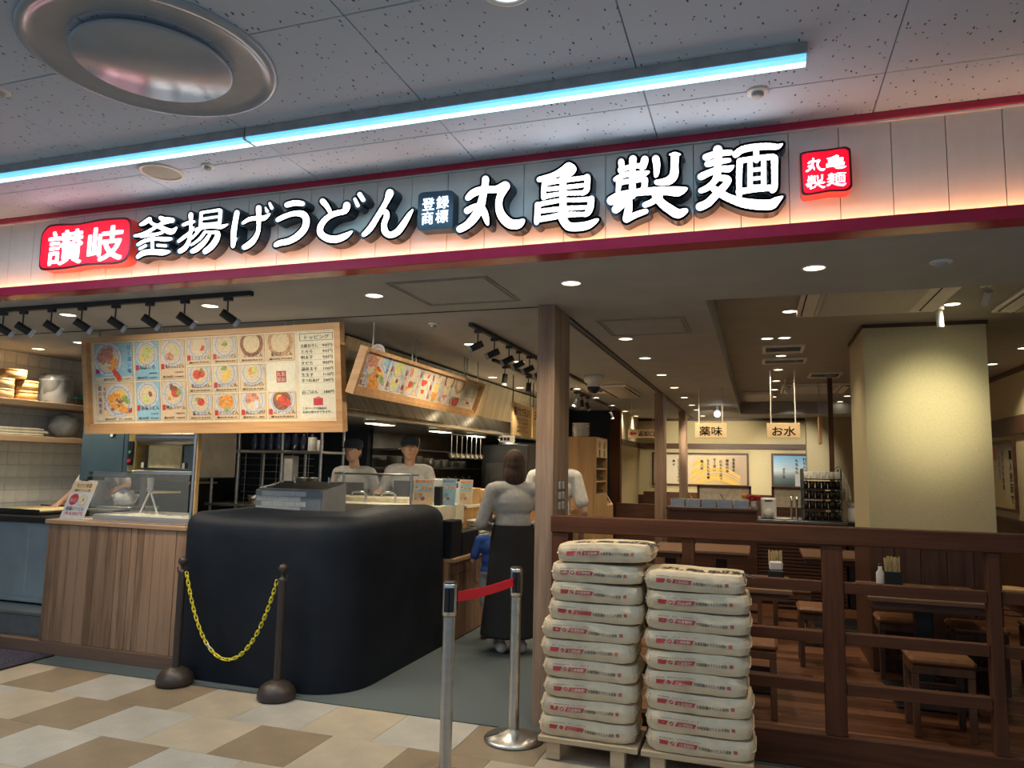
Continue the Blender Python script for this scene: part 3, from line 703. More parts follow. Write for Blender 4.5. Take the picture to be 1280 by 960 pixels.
for k, y in enumerate((6.9, 7.7)):
    spot(-2.40, y, ZS-.03, (-0.15, 0.05, -1), 'black track spotlight on the inner track above the fried food signs, %s from the front' % ORD[k], 20, ang=90)
track((-2.28, 9.2), (-2.28, 12.8), 'black ceiling track at the cabinet end of the corridor', ZS-.03)
for k, y in enumerate((9.45, 9.8, 10.15, 11.9)):
    spot(-2.28, y, ZS-.03, ((-.4, .1, -1), (.1, 0, -1), (.4, .1, -1), (.3, .3, -1))[k], 'black track spotlight near the wooden cabinet at the corridor end, %s from the front' % ORD[k], 16 if k in (0, 2) else 0)

# ---------------------------------------------------------------- dining ceiling equipment
def cassette(x0, x1, y0, y1, z, label):
    t = thing('air_conditioner', ((x0+x1)/2, (y0+y1)/2, z), label, 'air conditioner')
    MB().box(x0, x1, y0, y1, z-.03, z, 0, .008).build('panel', [M['ac']], t)
    w = (x1-x0)
    MB().box(x0+.16*w, x0+.80*w, y0+.05, y1-.05, z-.042, z-.03, 0, .004).build('intake_grille', [M['ac_grey']], t)
    for a in (x0+.03*w, x0+.87*w):
        v = MB().box(a, a+.10*w, y0+.06, y1-.06, z-.032, z-.026).build('outlet', [M['dark']], t)
        MB().prism([(a+.01*w, z-.032), (a+.09*w, z-.050), (a+.09*w, z-.044), (a+.015*w, z-.030)], frame((0, y0+.08, 0), (1, 0, 0), (0, 0, 1)), -(y1-y0-.16), 0, 0).build('louvre', [M['ac']], v)
M['ac'] = plain('ac_white', (0.82, 0.80, 0.75), 0.5, var=.03); M['ac_grey'] = plain('ac_grey', (0.60, 0.59, 0.56), 0.6, var=.08, scale=60)
cassette(0.30, 1.27, 4.72, 6.05, RZ, 'large white ceiling air conditioner in front of the big column')
cassette(1.66, 2.55, 5.0, 6.2, RZ, 'white ceiling air conditioner at the right picture edge')
cassette(0.34, 1.24, 10.9, 12.02, RZ, 'white ceiling air conditioner far back, above the hanging wooden tag')
cassette(-1.9, -1.52, 8.9, 10.3, ZS, 'ceiling air conditioner in the corridor behind the white dome camera')
cassette(-0.22, 0.25, 11.9, 13.2, RZ, 'ceiling air conditioner far back near the beam end')
def vent(x0, x1, y0, y1, z, label):
    t = thing('ceiling_vent', ((x0+x1)/2, (y0+y1)/2, z), label, 'air vent')
    MB().box(x0, x1, y0, y0+.03, z-.02, z).box(x0, x1, y1-.03, y1, z-.02, z).box(x0, x0+.03, y0+.03, y1-.03, z-.02, z).box(x1-.03, x1, y0+.03, y1-.03, z-.02, z).build('vent_frame', [M['ac']], t)
    for i in range(5):
        y = y0+.05+i*(y1-y0-.1)/5
        MB().box(x0+.03, x1-.03, y, y+.03, z-.012, z-.002).build('slat', [M['black']], t)
vent(0.06, 0.45, 7.52, 7.95, RZ, 'dark square ceiling vent above the hanging water sign, nearer')
vent(0.06, 0.52, 8.4, 8.75, RZ, 'pale ceiling vent just behind the dark square vent')
vent(0.62, 1.0, 9.72, 10.17, RZ, 'dark square ceiling vent left of the column, behind the slim dark post')
t = thing('dome_camera', (-1.73, 8.0, ZS), 'white dome security camera with a blue black dome right of the pillar', 'camera')
MB().lathe([(0.0, 0), (0.11, 0), (0.115, -.03), (0.10, -.075), (0.07, -.09), (0.07, -.12), (0.075, -.13), (0, -.13)], (-1.73, 8.0, ZS), 24).build('mount', [M['white']], t)
MB().ball((-1.73, 8.0, ZS-.135), 0.072, 18).build('dome', [plain('dome_glass', (0.012, 0.02, 0.05), 0.08)], t)
t = thing('ceiling_spotlight', (1.277, 6.0, RZ), 'short white ceiling spotlight just in front of the top of the big column', 'spotlight')
MB().cyl((1.277, 6.0, RZ), (1.277, 6.0, RZ-.03), 0.035).build('base', [M['white']], t)
MB().cyl((1.277, 6.0, RZ-.03), (1.287, 6.02, RZ-.15), 0.024).build('lamp_head', [M['white']], t)
spot_lamp('column_beam', (1.40, 5.35, RZ-.14), (1.33, 6.63, 2.04), 108, (1, .94, .64), 42, 1.0, 0.12)  # narrow and wide beam of the extra spotlight added below for the column glow
spot_lamp('column_beam', (1.40, 5.35, RZ-.14), (1.33, 6.63, 2.02), 16, (1, .94, .66), 75, 1.0, 0.2)
t = thing('ceiling_spotlight', (1.40, 5.30, RZ), 'added short white ceiling spotlight right of the large air conditioner, aimed at the column', 'spotlight')
MB().cyl((1.40, 5.30, RZ), (1.40, 5.30, RZ-.03), 0.035).cyl((1.40, 5.25, RZ-.07), (1.40, 5.34, RZ-.135), 0.024).cyl((1.40, 5.30, RZ-.03), (1.40, 5.29, RZ-.09), 0.008).build('lamp_head', [M['white']], t)
t = thing('ceiling_spotlight', (-0.6, 12.0, ZS), 'bright ceiling spotlight above the hanging condiment sign', 'spotlight')
MB().cyl((-0.6, 12.0, ZS), (-0.6, 12.0, ZS-.10), 0.02).build('stem', [M['grey']], t)
MB().ball((-0.6, 11.97, ZS-.14), 0.05, 14).build('lamp_head', [M['lamp_white']], t)
spot_lamp('poster_beam', (-0.65, 12.2, ZS-.15), (-0.9, 15, 1.6), 330, (1, .86, .62), 60, 0.8)
spot_lamp('poster_beam', (0.55, 12.6, RZ-.1), (0.6, 15, 1.6), 200, (1, .9, .75), 45, 0.8)  # spot without a fixture, added to brighten the sky poster
t = thing('ceiling_spotlight', (0.36, 10.3, RZ), 'small white ceiling spotlight above the hanging water sign', 'spotlight')
MB().cyl((0.36, 10.3, RZ), (0.36, 10.3, RZ-.08), 0.012).build('stem', [M['white']], t)
MB().cyl((0.35, 10.33, RZ-.08), (0.40, 10.25, RZ-.18), 0.03).build('lamp_head', [M['white']], t)
spot_lamp('sign_beam', (-0.5, 8.6, ZS-.1), (-0.55, 9.4, 2.05), 42, (1, .82, .55), 50, 0.6)  # bare spots, no fixture, added to brighten the two hanging signs
spot_lamp('sign_beam', (0.3, 8.6, RZ-.12), (0.3, 9.4, 2.05), 42, (1, .82, .55), 50, 0.6)
# ---------------------------------------------------------------- menu boards
M['frame_wood'] = wood('frame_wood', (0.44, 0.24, 0.10), (0.60, 0.35, 0.16), 'x', 0.5, 7)
def flatc(name, c, rough=0.6): return plain(name, c, rough, var=0.05, scale=40)
P = {}
P['base'] = flatc('menu_paper', (0.70, 0.60, 0.43)); P['cardgold'] = flatc('card_gold', (0.40, 0.27, 0.10))
P['beige'] = flatc('card_beige', (0.68, 0.50, 0.31)); P['blue'] = flatc('card_blue', (0.28, 0.50, 0.60))
P['ivory'] = flatc('card_ivory', (0.72, 0.68, 0.52)); P['ink'] = flatc('ink_black', (0.03, 0.022, 0.02))
P['red'] = flatc('ink_red', (0.52, 0.035, 0.05)); P['indigo'] = flatc('ink_blue', (0.05, 0.12, 0.42)); P['bowl'] = flatc('bowl_white', (0.58, 0.58, 0.60))
P['bowlblue'] = flatc('bowl_blue', (0.30, 0.33, 0.43)); P['bowlin'] = flatc('bowl_in', (0.66, 0.54, 0.37))
P['noodle'] = plain('print_noodle', (0.66, 0.52, 0.31), 0.6, var=.22, scale=70, stretch=(1, 1, 3))
P['orange'] = plain('print_orange', (0.72, 0.30, 0.06), 0.6, var=.3, scale=60); P['redfood'] = plain('print_red', (0.62, 0.07, 0.04), 0.6, var=.3, scale=60)
P['green'] = plain('print_green', (0.25, 0.36, 0.10), 0.6, var=.4, scale=80); P['lime'] = plain('print_lime', (0.55, 0.60, 0.18), 0.6, var=.25, scale=80)
P['brown'] = plain('print_brown', (0.26, 0.10, 0.05), 0.6, var=.4, scale=60); P['egg'] = flatc('print_egg', (0.80, 0.52, 0.10)); P['pink'] = plain('print_meat', (0.55, 0.24, 0.17), 0.6, var=.4, scale=60)
P['tubbrown'] = plain('print_tub', (0.50, 0.29, 0.14), 0.6, var=.2, scale=30)
PK = list(P.keys()); PM = [P[k] for k in PK]; PI_ = {k: i for i, k in enumerate(PK)}
def bowl_print(mb, x, y, r, fr, kind, d=0.004, sy=1.0):
    I = PI_
    rim = {'tub': 'tubbrown', 'zaru': 'brown'}.get(kind, 'bowl')
    mb.disc(x, y, r, fr, d, I[rim], 26, sy)
    if rim == 'bowl':
        for k in range(5):
            t = 2*PI*k/5+.6; mb.disc(x+r*.9*math.cos(t), y+r*.9*sy*math.sin(t), r*.055, fr, d+.0006, I['bowlblue'], 6)
        mb.disc(x, y, r*.84, fr, d+.0006, I['bowlblue'], 26, sy); mb.disc(x, y, r*.78, fr, d+.0009, I['bowl'], 26, sy)
    mb.disc(x, y, r*.72, fr, d+.0013, I['brown' if kind == 'curry' else 'noodle'], 26, sy)
    rnd = random.Random(int(x*1000)+int(y*977))
    def blobs(key, n, cx, cy, sp, rr):
        for k in range(n):
            mb.disc(x+r*(cx+rnd.uniform(-sp, sp)), y+r*sy*(cy+rnd.uniform(-sp, sp)), r*rr*1.3*rnd.uniform(.7, 1.2), fr, d+.0018+.00015*k, I[key], 9, sy*rnd.uniform(.6, 1.1))
    if kind not in ('curry', 'tempura', 'meat'):
        for k in range(5):   # strands of noodle
            yy = y+r*sy*(-.45+.2*k); pts = [(x+r*(-.5+.1*j), yy+r*.06*math.sin(j*1.1+k*2)) for j in range(11)]
            for (a, b), (c, e) in zip(pts, pts[1:]): mb.flat([(a, b), (c, e), (c, e+r*.045), (a, b+r*.045)], fr, d+.0015, I['base'])
    if kind == 'seafood': blobs('pink', 12, -.15, .15, .42, .2); blobs('orange', 8, .2, -.1, .4, .17); blobs('bowlin', 8, -.25, -.15, .35, .16); blobs('green', 3, -.5, .2, .1, .14)
    if kind == 'tempura': blobs('orange', 10, -.3, 0, .4, .17); blobs('brown', 5, -.2, -.2, .4, .12); blobs('egg', 3, .2, .3, .15, .2); blobs('green', 4, .5, .1, .15, .16); blobs('bowlin', 4, .2, 0, .15, .17); blobs('orange', 4, .3, -.4, .2, .2)
    if kind == 'lime': blobs('lime', 12, .1, .1, .42, .16); mb.disc(x-r*.35, y-r*.4*sy, r*.26, fr, d+.004, I['lime'], 14, sy); mb.disc(x-r*.35, y-r*.4*sy, r*.2, fr, d+.0045, I['egg'], 14, sy)
    if kind == 'oroshi': blobs('pink', 6, -.25, -.2, .2, .2); mb.disc(x+r*.2, y+r*.1, r*.3, fr, d+.004, I['lime'], 14); mb.disc(x+r*.2, y+r*.1, r*.22, fr, d+.0045, I['bowlin'], 14)
    if kind == 'shio': blobs('lime', 6, -.2, -.3, .18, .13); blobs('brown', 2, .2, .1, .1, .14)
    if kind == 'mentai': blobs('redfood', 4, .1, .1, .1, .26); blobs('green', 4, .5, .2, .15, .18); blobs('brown', 5, 0, .5, .25, .16); blobs('orange', 2, -.3, -.25, .1, .12)
    if kind == 'toro': mb.disc(x-r*.1, y+r*.05, r*.42, fr, d+.003, I['bowlin'], 16); blobs('redfood', 3, .35, -.2, .08, .16); blobs('green', 2, -.1, .3, .1, .1)
    if kind == 'kama2': blobs('redfood', 2, -.2, 0, .05, .28); blobs('redfood', 2, .2, .05, .05, .24); blobs('green', 2, .2, .35, .1, .12)
    if kind == 'kama1': blobs('redfood', 2, .1, 0, .03, .26); blobs('green', 2, -.15, .2, .08, .16)
    if kind == 'bukkake': blobs('green', 3, .05, .1, .12, .14); blobs('brown', 2, .05, 0, .06, .08)
    if kind == 'kake': blobs('egg', 5, 0, -.1, .3, .2); blobs('green', 3, -.1, .3, .15, .15)
    if kind == 'kitsune': blobs('orange', 7, 0, .1, .3, .38); blobs('green', 4, .1, -.5, .15, .18)
    if kind == 'oroshi2': blobs('orange', 2, -.1, .1, .08, .2); mb.disc(x+r*.2, y+r*.2, r*.22, fr, d+.004, I['lime'], 12)
    if kind == 'meat': blobs('pink', 10, -.1, .25, .35, .22); mb.disc(x+r*.3, y-r*.25, r*.28, fr, d+.004, I['bowl'], 14); blobs('egg', 2, .4, -.35, .05, .16)
    if kind == 'curry': blobs('redfood', 4, .2, 0, .3, .25); blobs('egg', 2, -.2, .2, .06, .2); blobs('green', 2, -.2, .1, .06, .13)
    if kind in ('zaru', 'tub'):
        for k in range(5):
            a = y+r*(.35-.17*k); mb.flat([(x-r*.5, a), (x+r*.45, a+r*.1), (x+r*.45, a+r*.14), (x-r*.5, a+r*.05)], fr, d+.0018, I['noodle'])
CARDS = [  # u0, u1, v0, v1 (fractions of the sheet), colour, picture, name, main price, small prices
    (.012, .185, .515, .99, 'blue', 'seafood', '', '890円', '1,270円'),
    (.012, .185, .02, .495, 'beige', 'tempura', '', '860円', '1,050円'),
    (.195, .300, .515, .99, 'blue', 'lime', 'ねばとろ', '690円', '880円'),
    (.195, .300, .02, .495, 'blue', 'shio', '旨塩うどん', '590円', '750円'),
    (.306, .412, .515, .99, 'beige', 'oroshi', '鬼おろしうどん', '590円', '780円'),
    (.306, .412, .02, .495, 'beige', 'mentai', '明太クリーム', '690円', '880円'),
    (.419, .520, .680, .99, 'beige', 'toro', 'とろ玉うどん', '', '並640大830'),
    (.419, .520, .345, .655, 'beige', 'kama2', '明太釜玉うどん', '', '並640大830'),
    (.419, .520, .02, .325, 'beige', 'kama1', '釜玉うどん', '', '並530大720'),
    (.526, .627, .680, .99, 'beige', 'bukkake', 'ぶっかけうどん', '', '並440大630'),
    (.526, .627, .345, .655, 'beige', 'kake', 'かけうどん', '', '並420大610'),
    (.526, .627, .02, .325, 'beige', 'kitsune', 'きつねうどん', '', '並620大810'),
    (.633, .734, .680, .99, 'beige', 'zaru', 'ざるうどん', '', '並440大630'),
    (.633, .734, .345, .655, 'beige', 'oroshi2', 'おろし醤油うどん', '', '並550大740'),
    (.633, .734, .02, .325, 'beige', 'meat', '肉玉ぶっかけ', '', '並890大1,080'),
    (.740, .848, .680, .99, 'beige', 'tub', '釜揚げうどん', '', '並390大580'),
    (.740, .848, .02, .325, 'beige', 'curry', 'カレーうどん', '', '並660大850')]
def menu_board(org, u, v, Wd, Hg, label, simple=False):
    fr = frame(org, u, v); I = PI_
    t = thing('menu_board', org, label, 'menu board', 'framed picture menu boards')
    fw = 0.05 if not simple else 0.034; dp = 0.045
    o, U_, V_, N_ = fr
    def bar(a0, a1, b0, b1):
        m = MB(); m.prism([(a0, b0), (a1, b0), (a1, b1), (a0, b1)], fr, -0.02, dp, 0); m.build('frame_bar', [M['frame_wood']], t)
    bar(0, Wd, 0, fw); bar(0, Wd, Hg-fw*.8, Hg); bar(0, fw, fw, Hg-fw*.8); bar(Wd-fw, Wd, fw, Hg-fw*.8)
    MB().prism([(fw, fw), (Wd-fw, fw), (Wd-fw, Hg-fw*.8), (fw, Hg-fw*.8)], fr, -0.018, 0.0, 0).build('back_panel', [P['base']], t)
    # ledge at the foot of the sheet, lit wood
    MB().prism([(fw, fw), (Wd-fw, fw), (Wd-fw, fw+.03), (fw, fw+.03)], fr, 0.0, dp*.7, 0).build('ledge', [M['frame_wood']], t)
    a0, b0 = fw+.012, fw+.036; w, h = Wd-2*fw-.024, Hg-fw*1.8-.044
    for (u0, u1, v0, v1, colr, kind, name, pr, sm) in CARDS:
        if simple:   # second board: two rows, cards re-ordered and narrower
            pass
        x0, x1, y0, y1 = a0+u0*w, a0+u1*w, b0+v0*h, b0+v1*h
        c = MB(); c.rect(x0, x1, y0, y1, fr, .0010, I['cardgold']); g = .0035
        c.rect(x0+g, x1-g, y0+g, y1-g, fr, .0018, I[colr]); cw, chh = x1-x0, y1-y0
        if not name:    # large cards with hand-brushed headline
            first = kind == 'seafood'
            c.rect(x0+g, x1-g, y0+g, y0+chh*.13, fr, .0024, I['base'])
            bowl_print(c, x0+cw*(.36 if first else .60), y0+chh*(.58 if first else .54), cw*.36, fr, kind, sy=.95)
            c.text('甘く深い味' if first else '夏の海老天', x0+cw*(.86 if first else .06), y0+chh*.82, cw*.11, fr, .004, I['indigo'], 1, vertical=True)
            c.text('山盛うどん' if first else '千切うどん', x0+cw*(.72 if first else .20), y0+chh*.80, cw*.09, fr, .004, I['bowl' if first else 'indigo'], 1, vertical=True)
            c.rect(x0+cw*(.03 if first else .84), x0+cw*(.13 if first else .94), y0+chh*.22, y0+chh*.34, fr, .004, I['red'])
            c.text('並'+pr, x0+cw*.22, y0+chh*.03, chh*.075, fr, .004, I['ink'], 1, width=cw*.30); c.text('大'+sm, x0+cw*.58, y0+chh*.035, chh*.055, fr, .004, I['ink'], 1, width=cw*.36)
            if first:
                q = [(x0+cw*.46, y0+chh*.27), (x0+cw*.54, y0+chh*.36), (x0+cw*.72, y0+chh*.06), (x0+cw*.62, y0-chh*.01)]
                c.flat(q, fr, .0085, I['redfood'])
        else:
            c.ymax = y1-g; bowl_print(c, x0+cw*.5, y1-chh*(.33 if pr else .30), cw*.445, fr, kind, sy=.97)
            red = kind in ('lime', 'shio', 'oroshi', 'mentai', 'toro', 'bukkake', 'kake', 'kitsune', 'meat', 'curry')
            ty = y0+chh*(.29 if pr else .20); sz = cw*.15
            if red: c.rect(x0+cw*.03, x0+cw*.16, ty-sz*.2, ty+sz*.95, fr, .004, I['red'])
            n_ = len(name); c.text(name, x0+cw*(.19 if red else .16), ty, sz*1.05, fr, .004, I['ink'], 1, width=min(cw*.77, n_*sz*1.1))
            if pr: c.text('並'+pr, x0+cw*.08, y0+chh*.04, chh*.075, fr, .004, I['ink'], 1, width=cw*.42); c.text('大'+sm, x0+cw*.56, y0+chh*.045, chh*.05, fr, .004, I['ink'], 1, width=cw*.36); c.text(sm, x0+cw*.58, y0+chh*.16, chh*.05, fr, .004, I['ink'], 1, width=cw*.33)
            else: c.text(sm, x0+cw*.08, y0+chh*.05, chh*.09, fr, .004, I['ink'], 1, width=cw*.84)
        c.build('menu_card', PM, t)
    # blank card with the red seal
    x0, x1, y0, y1 = a0+.740*w, a0+.848*w, b0+.345*h, b0+.655*h
    c = MB(); c.rect(x0, x1, y0, y1, fr, .0012, I['ivory']); sx, sy, s = (x0+x1)/2, (y0+y1)/2, (y1-y0)*.21
    c.rect(sx-s, sx+s, sy-s, sy+s, fr, .002, I['red'])
    for k, ch in enumerate('丸亀製麺'): c.text(ch, sx-s*.92+(k % 2)*s*.94, sy+s*.12-(k//2)*s*.92, s*.86, fr, .0034, I['ivory'], 1)
    c.build('logo_card', PM, t)
    # toppings column
    x0, x1, y0, y1 = a0+.862*w, a0+.995*w, b0+.02*h, b0+.99*h
    c = MB(); c.rect(x0, x1, y0, y1, fr, .0012, I['ivory']); cw, chh = x1-x0, y1-y0
    for e in ((.04, .90, .96, .905), (.04, .985, .96, .98)): c.rect(x0+cw*e[0], x0+cw*e[2], y0+chh*e[3], y0+chh*e[1], fr, .002, I['ink'])
    c.rect(x0+cw*.04, x0+cw*.055, y0+chh*.90, y0+chh*.985, fr, .002, I['ink']); c.rect(x0+cw*.945, x0+cw*.96, y0+chh*.90, y0+chh*.985, fr, .002, I['ink'])
    c.text('トッピング', x0+cw*.5, y0+chh*.918, chh*.055, fr, .003, I['ink'], 1, center=True, width=cw*.72)
    for k, (nm, pr) in enumerate((('大根おろし', '90円'), ('とろろ', '90円'), ('明太子', '90円'), ('すだち', '90円'), ('温泉玉子', '110円'), ('生玉子', '110円'), ('きつねあげ', '200円'), ('', ''), ('白ごはん', '180円'))):
        if not nm: continue
        yy = y0+chh*(.825-.067*k)
        c.text(nm, x0+cw*.06, yy, chh*.046, fr, .003, I['ink'], 1, width=min(cw*.5, cw*.115*len(nm))); c.text(pr, x0+cw*.66, yy, chh*.046, fr, .003, I['ink'], 1, width=cw*.29)
        c.rect(x0+cw*.05, x0+cw*.96, yy-chh*.015, yy-chh*.012, fr, .002, I['tubbrown'])
    c.rect(x0+cw*.38, x0+cw*.64, y0+chh*.15, y0+chh*.235, fr, .002, I['red']); c.rect(x0+cw*.45, x0+cw*.57, y0+chh*.24, y0+chh*.25, fr, .002, I['red'])
    c.text('このマークの商品は', x0+cw*.06, y0+chh*.105, chh*.032, fr, .003, I['ink'], 1, width=cw*.68); c.text('お持ち帰りができます。', x0+cw*.06, y0+chh*.06, chh*.034, fr, .003, I['ink'], 1, width=cw*.86)
    c.build('topping_list', PM, t)
    # hangers to the ceiling
    hg = MB()
    for f in (.06, .33, .36, .80, .83, .95):
        q = o+U_*(Wd*f)+V_*Hg; hg.cyl(q, (q.x, q.y, ZS), 0.006, n=6)
    hg.build('hanger', [M['steel']], t)
    return t
menu_board((-5.215, 4.62, 1.757), (1, 0, 0.010), (0, -0.11, 0.775), 2.41, 0.783, 'large wood framed picture menu board above the wood front counter, facing the mall')
menu_board((-2.755, 4.53, 2.055), (0, 1, 0), (0.11, 0, 0.335), 2.37, 0.352, 'tilted wood framed picture menu board along the queue corridor, right of the large one', True)

# fried food signs on black rods
for (y0, y1, lab, txt) in ((7.77, 8.50, 'wood coloured hanging sign reading 揚げたて天ぷら left of the pillar', '揚げたて天ぷら'), (8.56, 9.3, 'second hanging wood sign, half hidden behind the pillar', '天ぷら')):
    t = thing('hanging_sign', (-2.6, (y0+y1)/2, 1.91), lab, 'sign', 'fried food signs')
    fr = frame((-2.6, y0, 1.91), (0, 1, 0), (0, 0, 1)); w = y1-y0
    MB().prism([(0, 0), (w, 0), (w, .37), (0, .37)], fr, -.02, 0).build('board', [M['sign_wood'] if 'sign_wood' in M else M.setdefault('sign_wood', wood('sign_wood', (0.66, 0.42, 0.17), (0.80, 0.56, 0.27), 'y', .5, 4))], t)
    c = MB(); c.text(txt, w*.06, .235, .11, fr, .002, 0, 1, width=w*.88)
    for k, s in enumerate(('できたてサクサク', '一つ一つ手作り', 'お好みに合わせて', 'お取り下さい')): c.text(s, w*.5, .175-.045*k, .04, fr, .002, 0, 1, center=True, width=w*.62)
    c.build('lettering', [P['ink']], t)
    MB().cyl((-2.61, y0+.03, 2.28), (-2.61, y0+.03, ZS), .006, n=6).cyl((-2.61, y1-.03, 2.28), (-2.61, y1-.03, ZS), .006, n=6).build('rod', [M['black']], t)
spot_lamp('sign_beam', (-1.7, 8.1, 2.5), (-2.6, 8.3, 2.1), 6, WARM, 70, .8)

# ---------------------------------------------------------------- wood counter, plinth
struct('trim_7', MB().box(-6.9, -4.10, 4.548, 4.60, 0.004, 0.097, 0, .003).box(-6.9, -5.53, 4.60, 4.62, 0.09, .1), [M['plinth']])
t = thing('wood_counter', (-4.7, 4.86, 0), 'low brown wood counter with vertical boards at the left of the shop front', 'counter')
MB().box(-5.50, -4.10, 4.585, 5.15, 0.1, 1.02).build('counter_body', [M['counter_wood']], t)
E_ = (-5.505, -5.483, -5.362, -5.278, -5.178, -5.062, -4.993, -4.876, -4.776, -4.721, -4.642, -4.574, -4.513, -4.416, -4.333, -4.203, -4.10)
for a, b in zip(E_, E_[1:]): MB().box(a+.0015, b-.0015, 4.566+random.uniform(0, .004), 4.585, 0.098, 1.018, 0, .002).build('front_board', [M['counter_wood']], t)
MB().box(-5.53, -4.10, 4.55, 5.17, 1.02, 1.055, 0, .004).build('counter_top', [M['counter_top']], t)
# blue cabinet with dough trays, at the far left
M['blue_paint'] = plain('blue_paint', (0.20, 0.26, 0.30), 0.45, var=.08, scale=4)
t = thing('blue_cabinet', (-6.25, 5.2, 0.29), 'pale blue low cabinet with black top left of the wood counter', 'cabinet')
MB().box(-6.89, -6.13, 4.90, 5.26, 0.29, 0.985, 0, .01).box(-6.13, -5.56, 4.90, 5.26, 0.29, 0.985, 0, .01).build('body', [M['blue_paint']], t)
MB().box(-6.89, -5.56, 4.885, 4.90, 0.30, 0.34, 0, .004).build('bottom_strip', [M['blue_paint']], t)
MB().box(-6.89, -5.55, 4.87, 5.27, 0.985, 1.035, 0, .008).build('top', [M['black']], t)
tag(MB().box(-6.89, -6.14, 5.28, 5.60, 0.1, 1.0345, 0, .006).build('dough_stand', [M['black']], None, loc=(-6.5, 5.44, .1)), 'black stand behind the pale blue cabinet carrying the nearest dough tray', 'stand')
tag(MB().box(-6.89, -5.53, 4.64, 5.26, 0.05, 0.262, 0, .004).box(-6.89, -5.53, 4.63, 4.88, 0.262, .29, 1, .004).build('steel_plinth', [plain('base_grey', (0.12, 0.13, 0.135), .4), M['steel']], None, loc=(-6.2, 5, 0)),
    'dark grey base with steel ledge under the pale blue cabinet', 'base')
M['dough'] = plain('dough', (0.74, 0.63, 0.36), .7, var=.12, scale=12)
for k, (x0, x1, y0, y1, z) in enumerate(((-6.86, -6.15, 4.98, 5.60, 1.036), (-6.88, -6.2, 6.30, 6.85, 1.16), (-6.88, -6.25, 6.9, 7.5, 1.26))):
    t = thing('dough_tray', ((x0+x1)/2, (y0+y1)/2, z), 'black tray of pale dough sheets at the left wall, %s' % ['nearest, on the blue cabinet', 'middle one', 'farthest one'][k], 'tray', 'dough trays by the left wall')
    MB().box(x0, x1, y0, y1, z, z+.02, 0, .004).box(x0, x1, y0, y0+.02, z+.02, z+.05).box(x0, x1, y1-.02, y1, z+.02, z+.05).build('tray', [M['black']], t)
    MB().box(x0+.04, x1-.04, y0+.04, y1-.04, z+.021, z+.042, 0, .008).build('dough_sheet', [M['dough']], t)
    if k: tag(MB().box(x0, x1, y0, y1, 0.1, z-.001).build('tray_stand', [M['black']], None, loc=((x0+x1)/2, (y0+y1)/2, .1)), 'black stand under the %s dough tray by the left wall' % ['', 'middle', 'farthest'][k], 'stand')
# shelves on the left wall
M['shelf'] = wood('shelf_wood', (0.42, 0.28, 0.17), (0.55, 0.39, 0.25), 'y', .5, 5)
for z, nm in ((2.035, 'upper'), (1.70, 'lower')):
    tag(MB().box(-6.91, -6.5, 4.62, 6.15, z, z+.055, 0, .004).build('wall_shelf', [M['shelf']], None, loc=(-6.7, 5.4, z)), '%s long wood shelf on the grey tiled left wall' % nm, 'shelf')
M['bamboo'] = wood('bamboo', (0.48, 0.27, 0.09), (0.70, 0.45, 0.19), 'z', .5, 12); M['bamboo2'] = wood('bamboo_pale', (0.58, 0.40, 0.19), (0.74, 0.55, 0.30), 'z', .5, 12)
def steamer(x, y, z, r, n, lab, mt):
    t = thing('bamboo_steamer', (x, y, z), lab, 'steamer', 'bamboo steamers on the upper shelf')
    h = .095
    MB().lathe([(r*.96, .0), (r, .004), (r, h-.012), (r*.95, h-.012), (r*.95, h*.4), (0, h*.4)], (x, y, z), 28).build('basket', [mt], t)
    MB().lathe([(r*1.012, h*.30), (r*1.02, h*.33), (r*1.02, h*.45), (r*1.012, h*.48)], (x, y, z), 28).lathe([(r*1.012, h*.8), (r*1.02, h*.82), (r*1.02, h), (r*.95, h)], (x, y, z), 28).build('hoop', [mt], t)
sy = (4.86, 4.86, 5.17, 5.17, 5.02)
for k, (y, z, mt) in enumerate(((4.93, 2.091, 'bamboo2'), (4.93, 2.187, 'bamboo2'), (5.17, 2.091, 'bamboo'), (5.17, 2.187, 'bamboo'), (5.04, 2.283, 'bamboo'))):
    steamer(-6.70, y, z, .112, 1, ['pale bamboo steamer at the left picture edge, bottom of its stack', 'pale bamboo steamer at the left picture edge, second of its stack', 'orange bamboo steamer beside the wrapped tub, bottom of its stack', 'orange bamboo steamer beside the wrapped tub, second of its stack', 'topmost bamboo steamer, bridging both stacks'][k], M[mt])
t = thing('wrapped_tub', (-6.69, 5.47, 2.091), 'grey tub wrapped in clear plastic film on the upper shelf', 'tub')
MB().lathe([(0, 0), (.115, 0), (.135, .22), (.14, .24), (.12, .24), (.11, .03), (0, .02)], (-6.69, 5.47, 2.091), 20).build('tub', [plain('tub_grey', (.20, .215, .23), .4)], t)
film = MB(); NN = 24; 
prof = [(.145, 0.0), (.15, .06), (.148, .14), (.155, .22), (.16, .27), (.10, .29)]
film.lathe(prof, (-6.69, 5.50, 2.092), NN)
rr = random.Random(3); film.v = [(x+rr.uniform(-.012, .012), y+rr.uniform(-.016, .016), z+(rr.uniform(-.015, .015) if z > 2.12 else 0)) for x, y, z in film.v]
M['film'] = glassy('plastic_film', (0.45, 0.48, 0.52), .12, .4)
film.build('plastic_film', [M['film']], t)
t = thing('clear_box', (-6.70, 5.74, 2.091), 'clear plastic box with green lid behind the wrapped tub on the upper shelf', 'box')
MB().box(-6.80, -6.60, 5.66, 5.80, 2.091, 2.16, 0, .006).build('box', [plain('box_dark', (.12, .09, .06), .4)], t)
MB().box(-6.805, -6.595, 5.655, 5.805, 2.16, 2.178, 0, .004).build('lid', [plain('green_lid', (.03, .50, .30), .4)], t)
MB().box(-6.82, -6.58, 5.81, 5.815, 2.091, 2.38).build('clear_sheet', [M['film']], t)
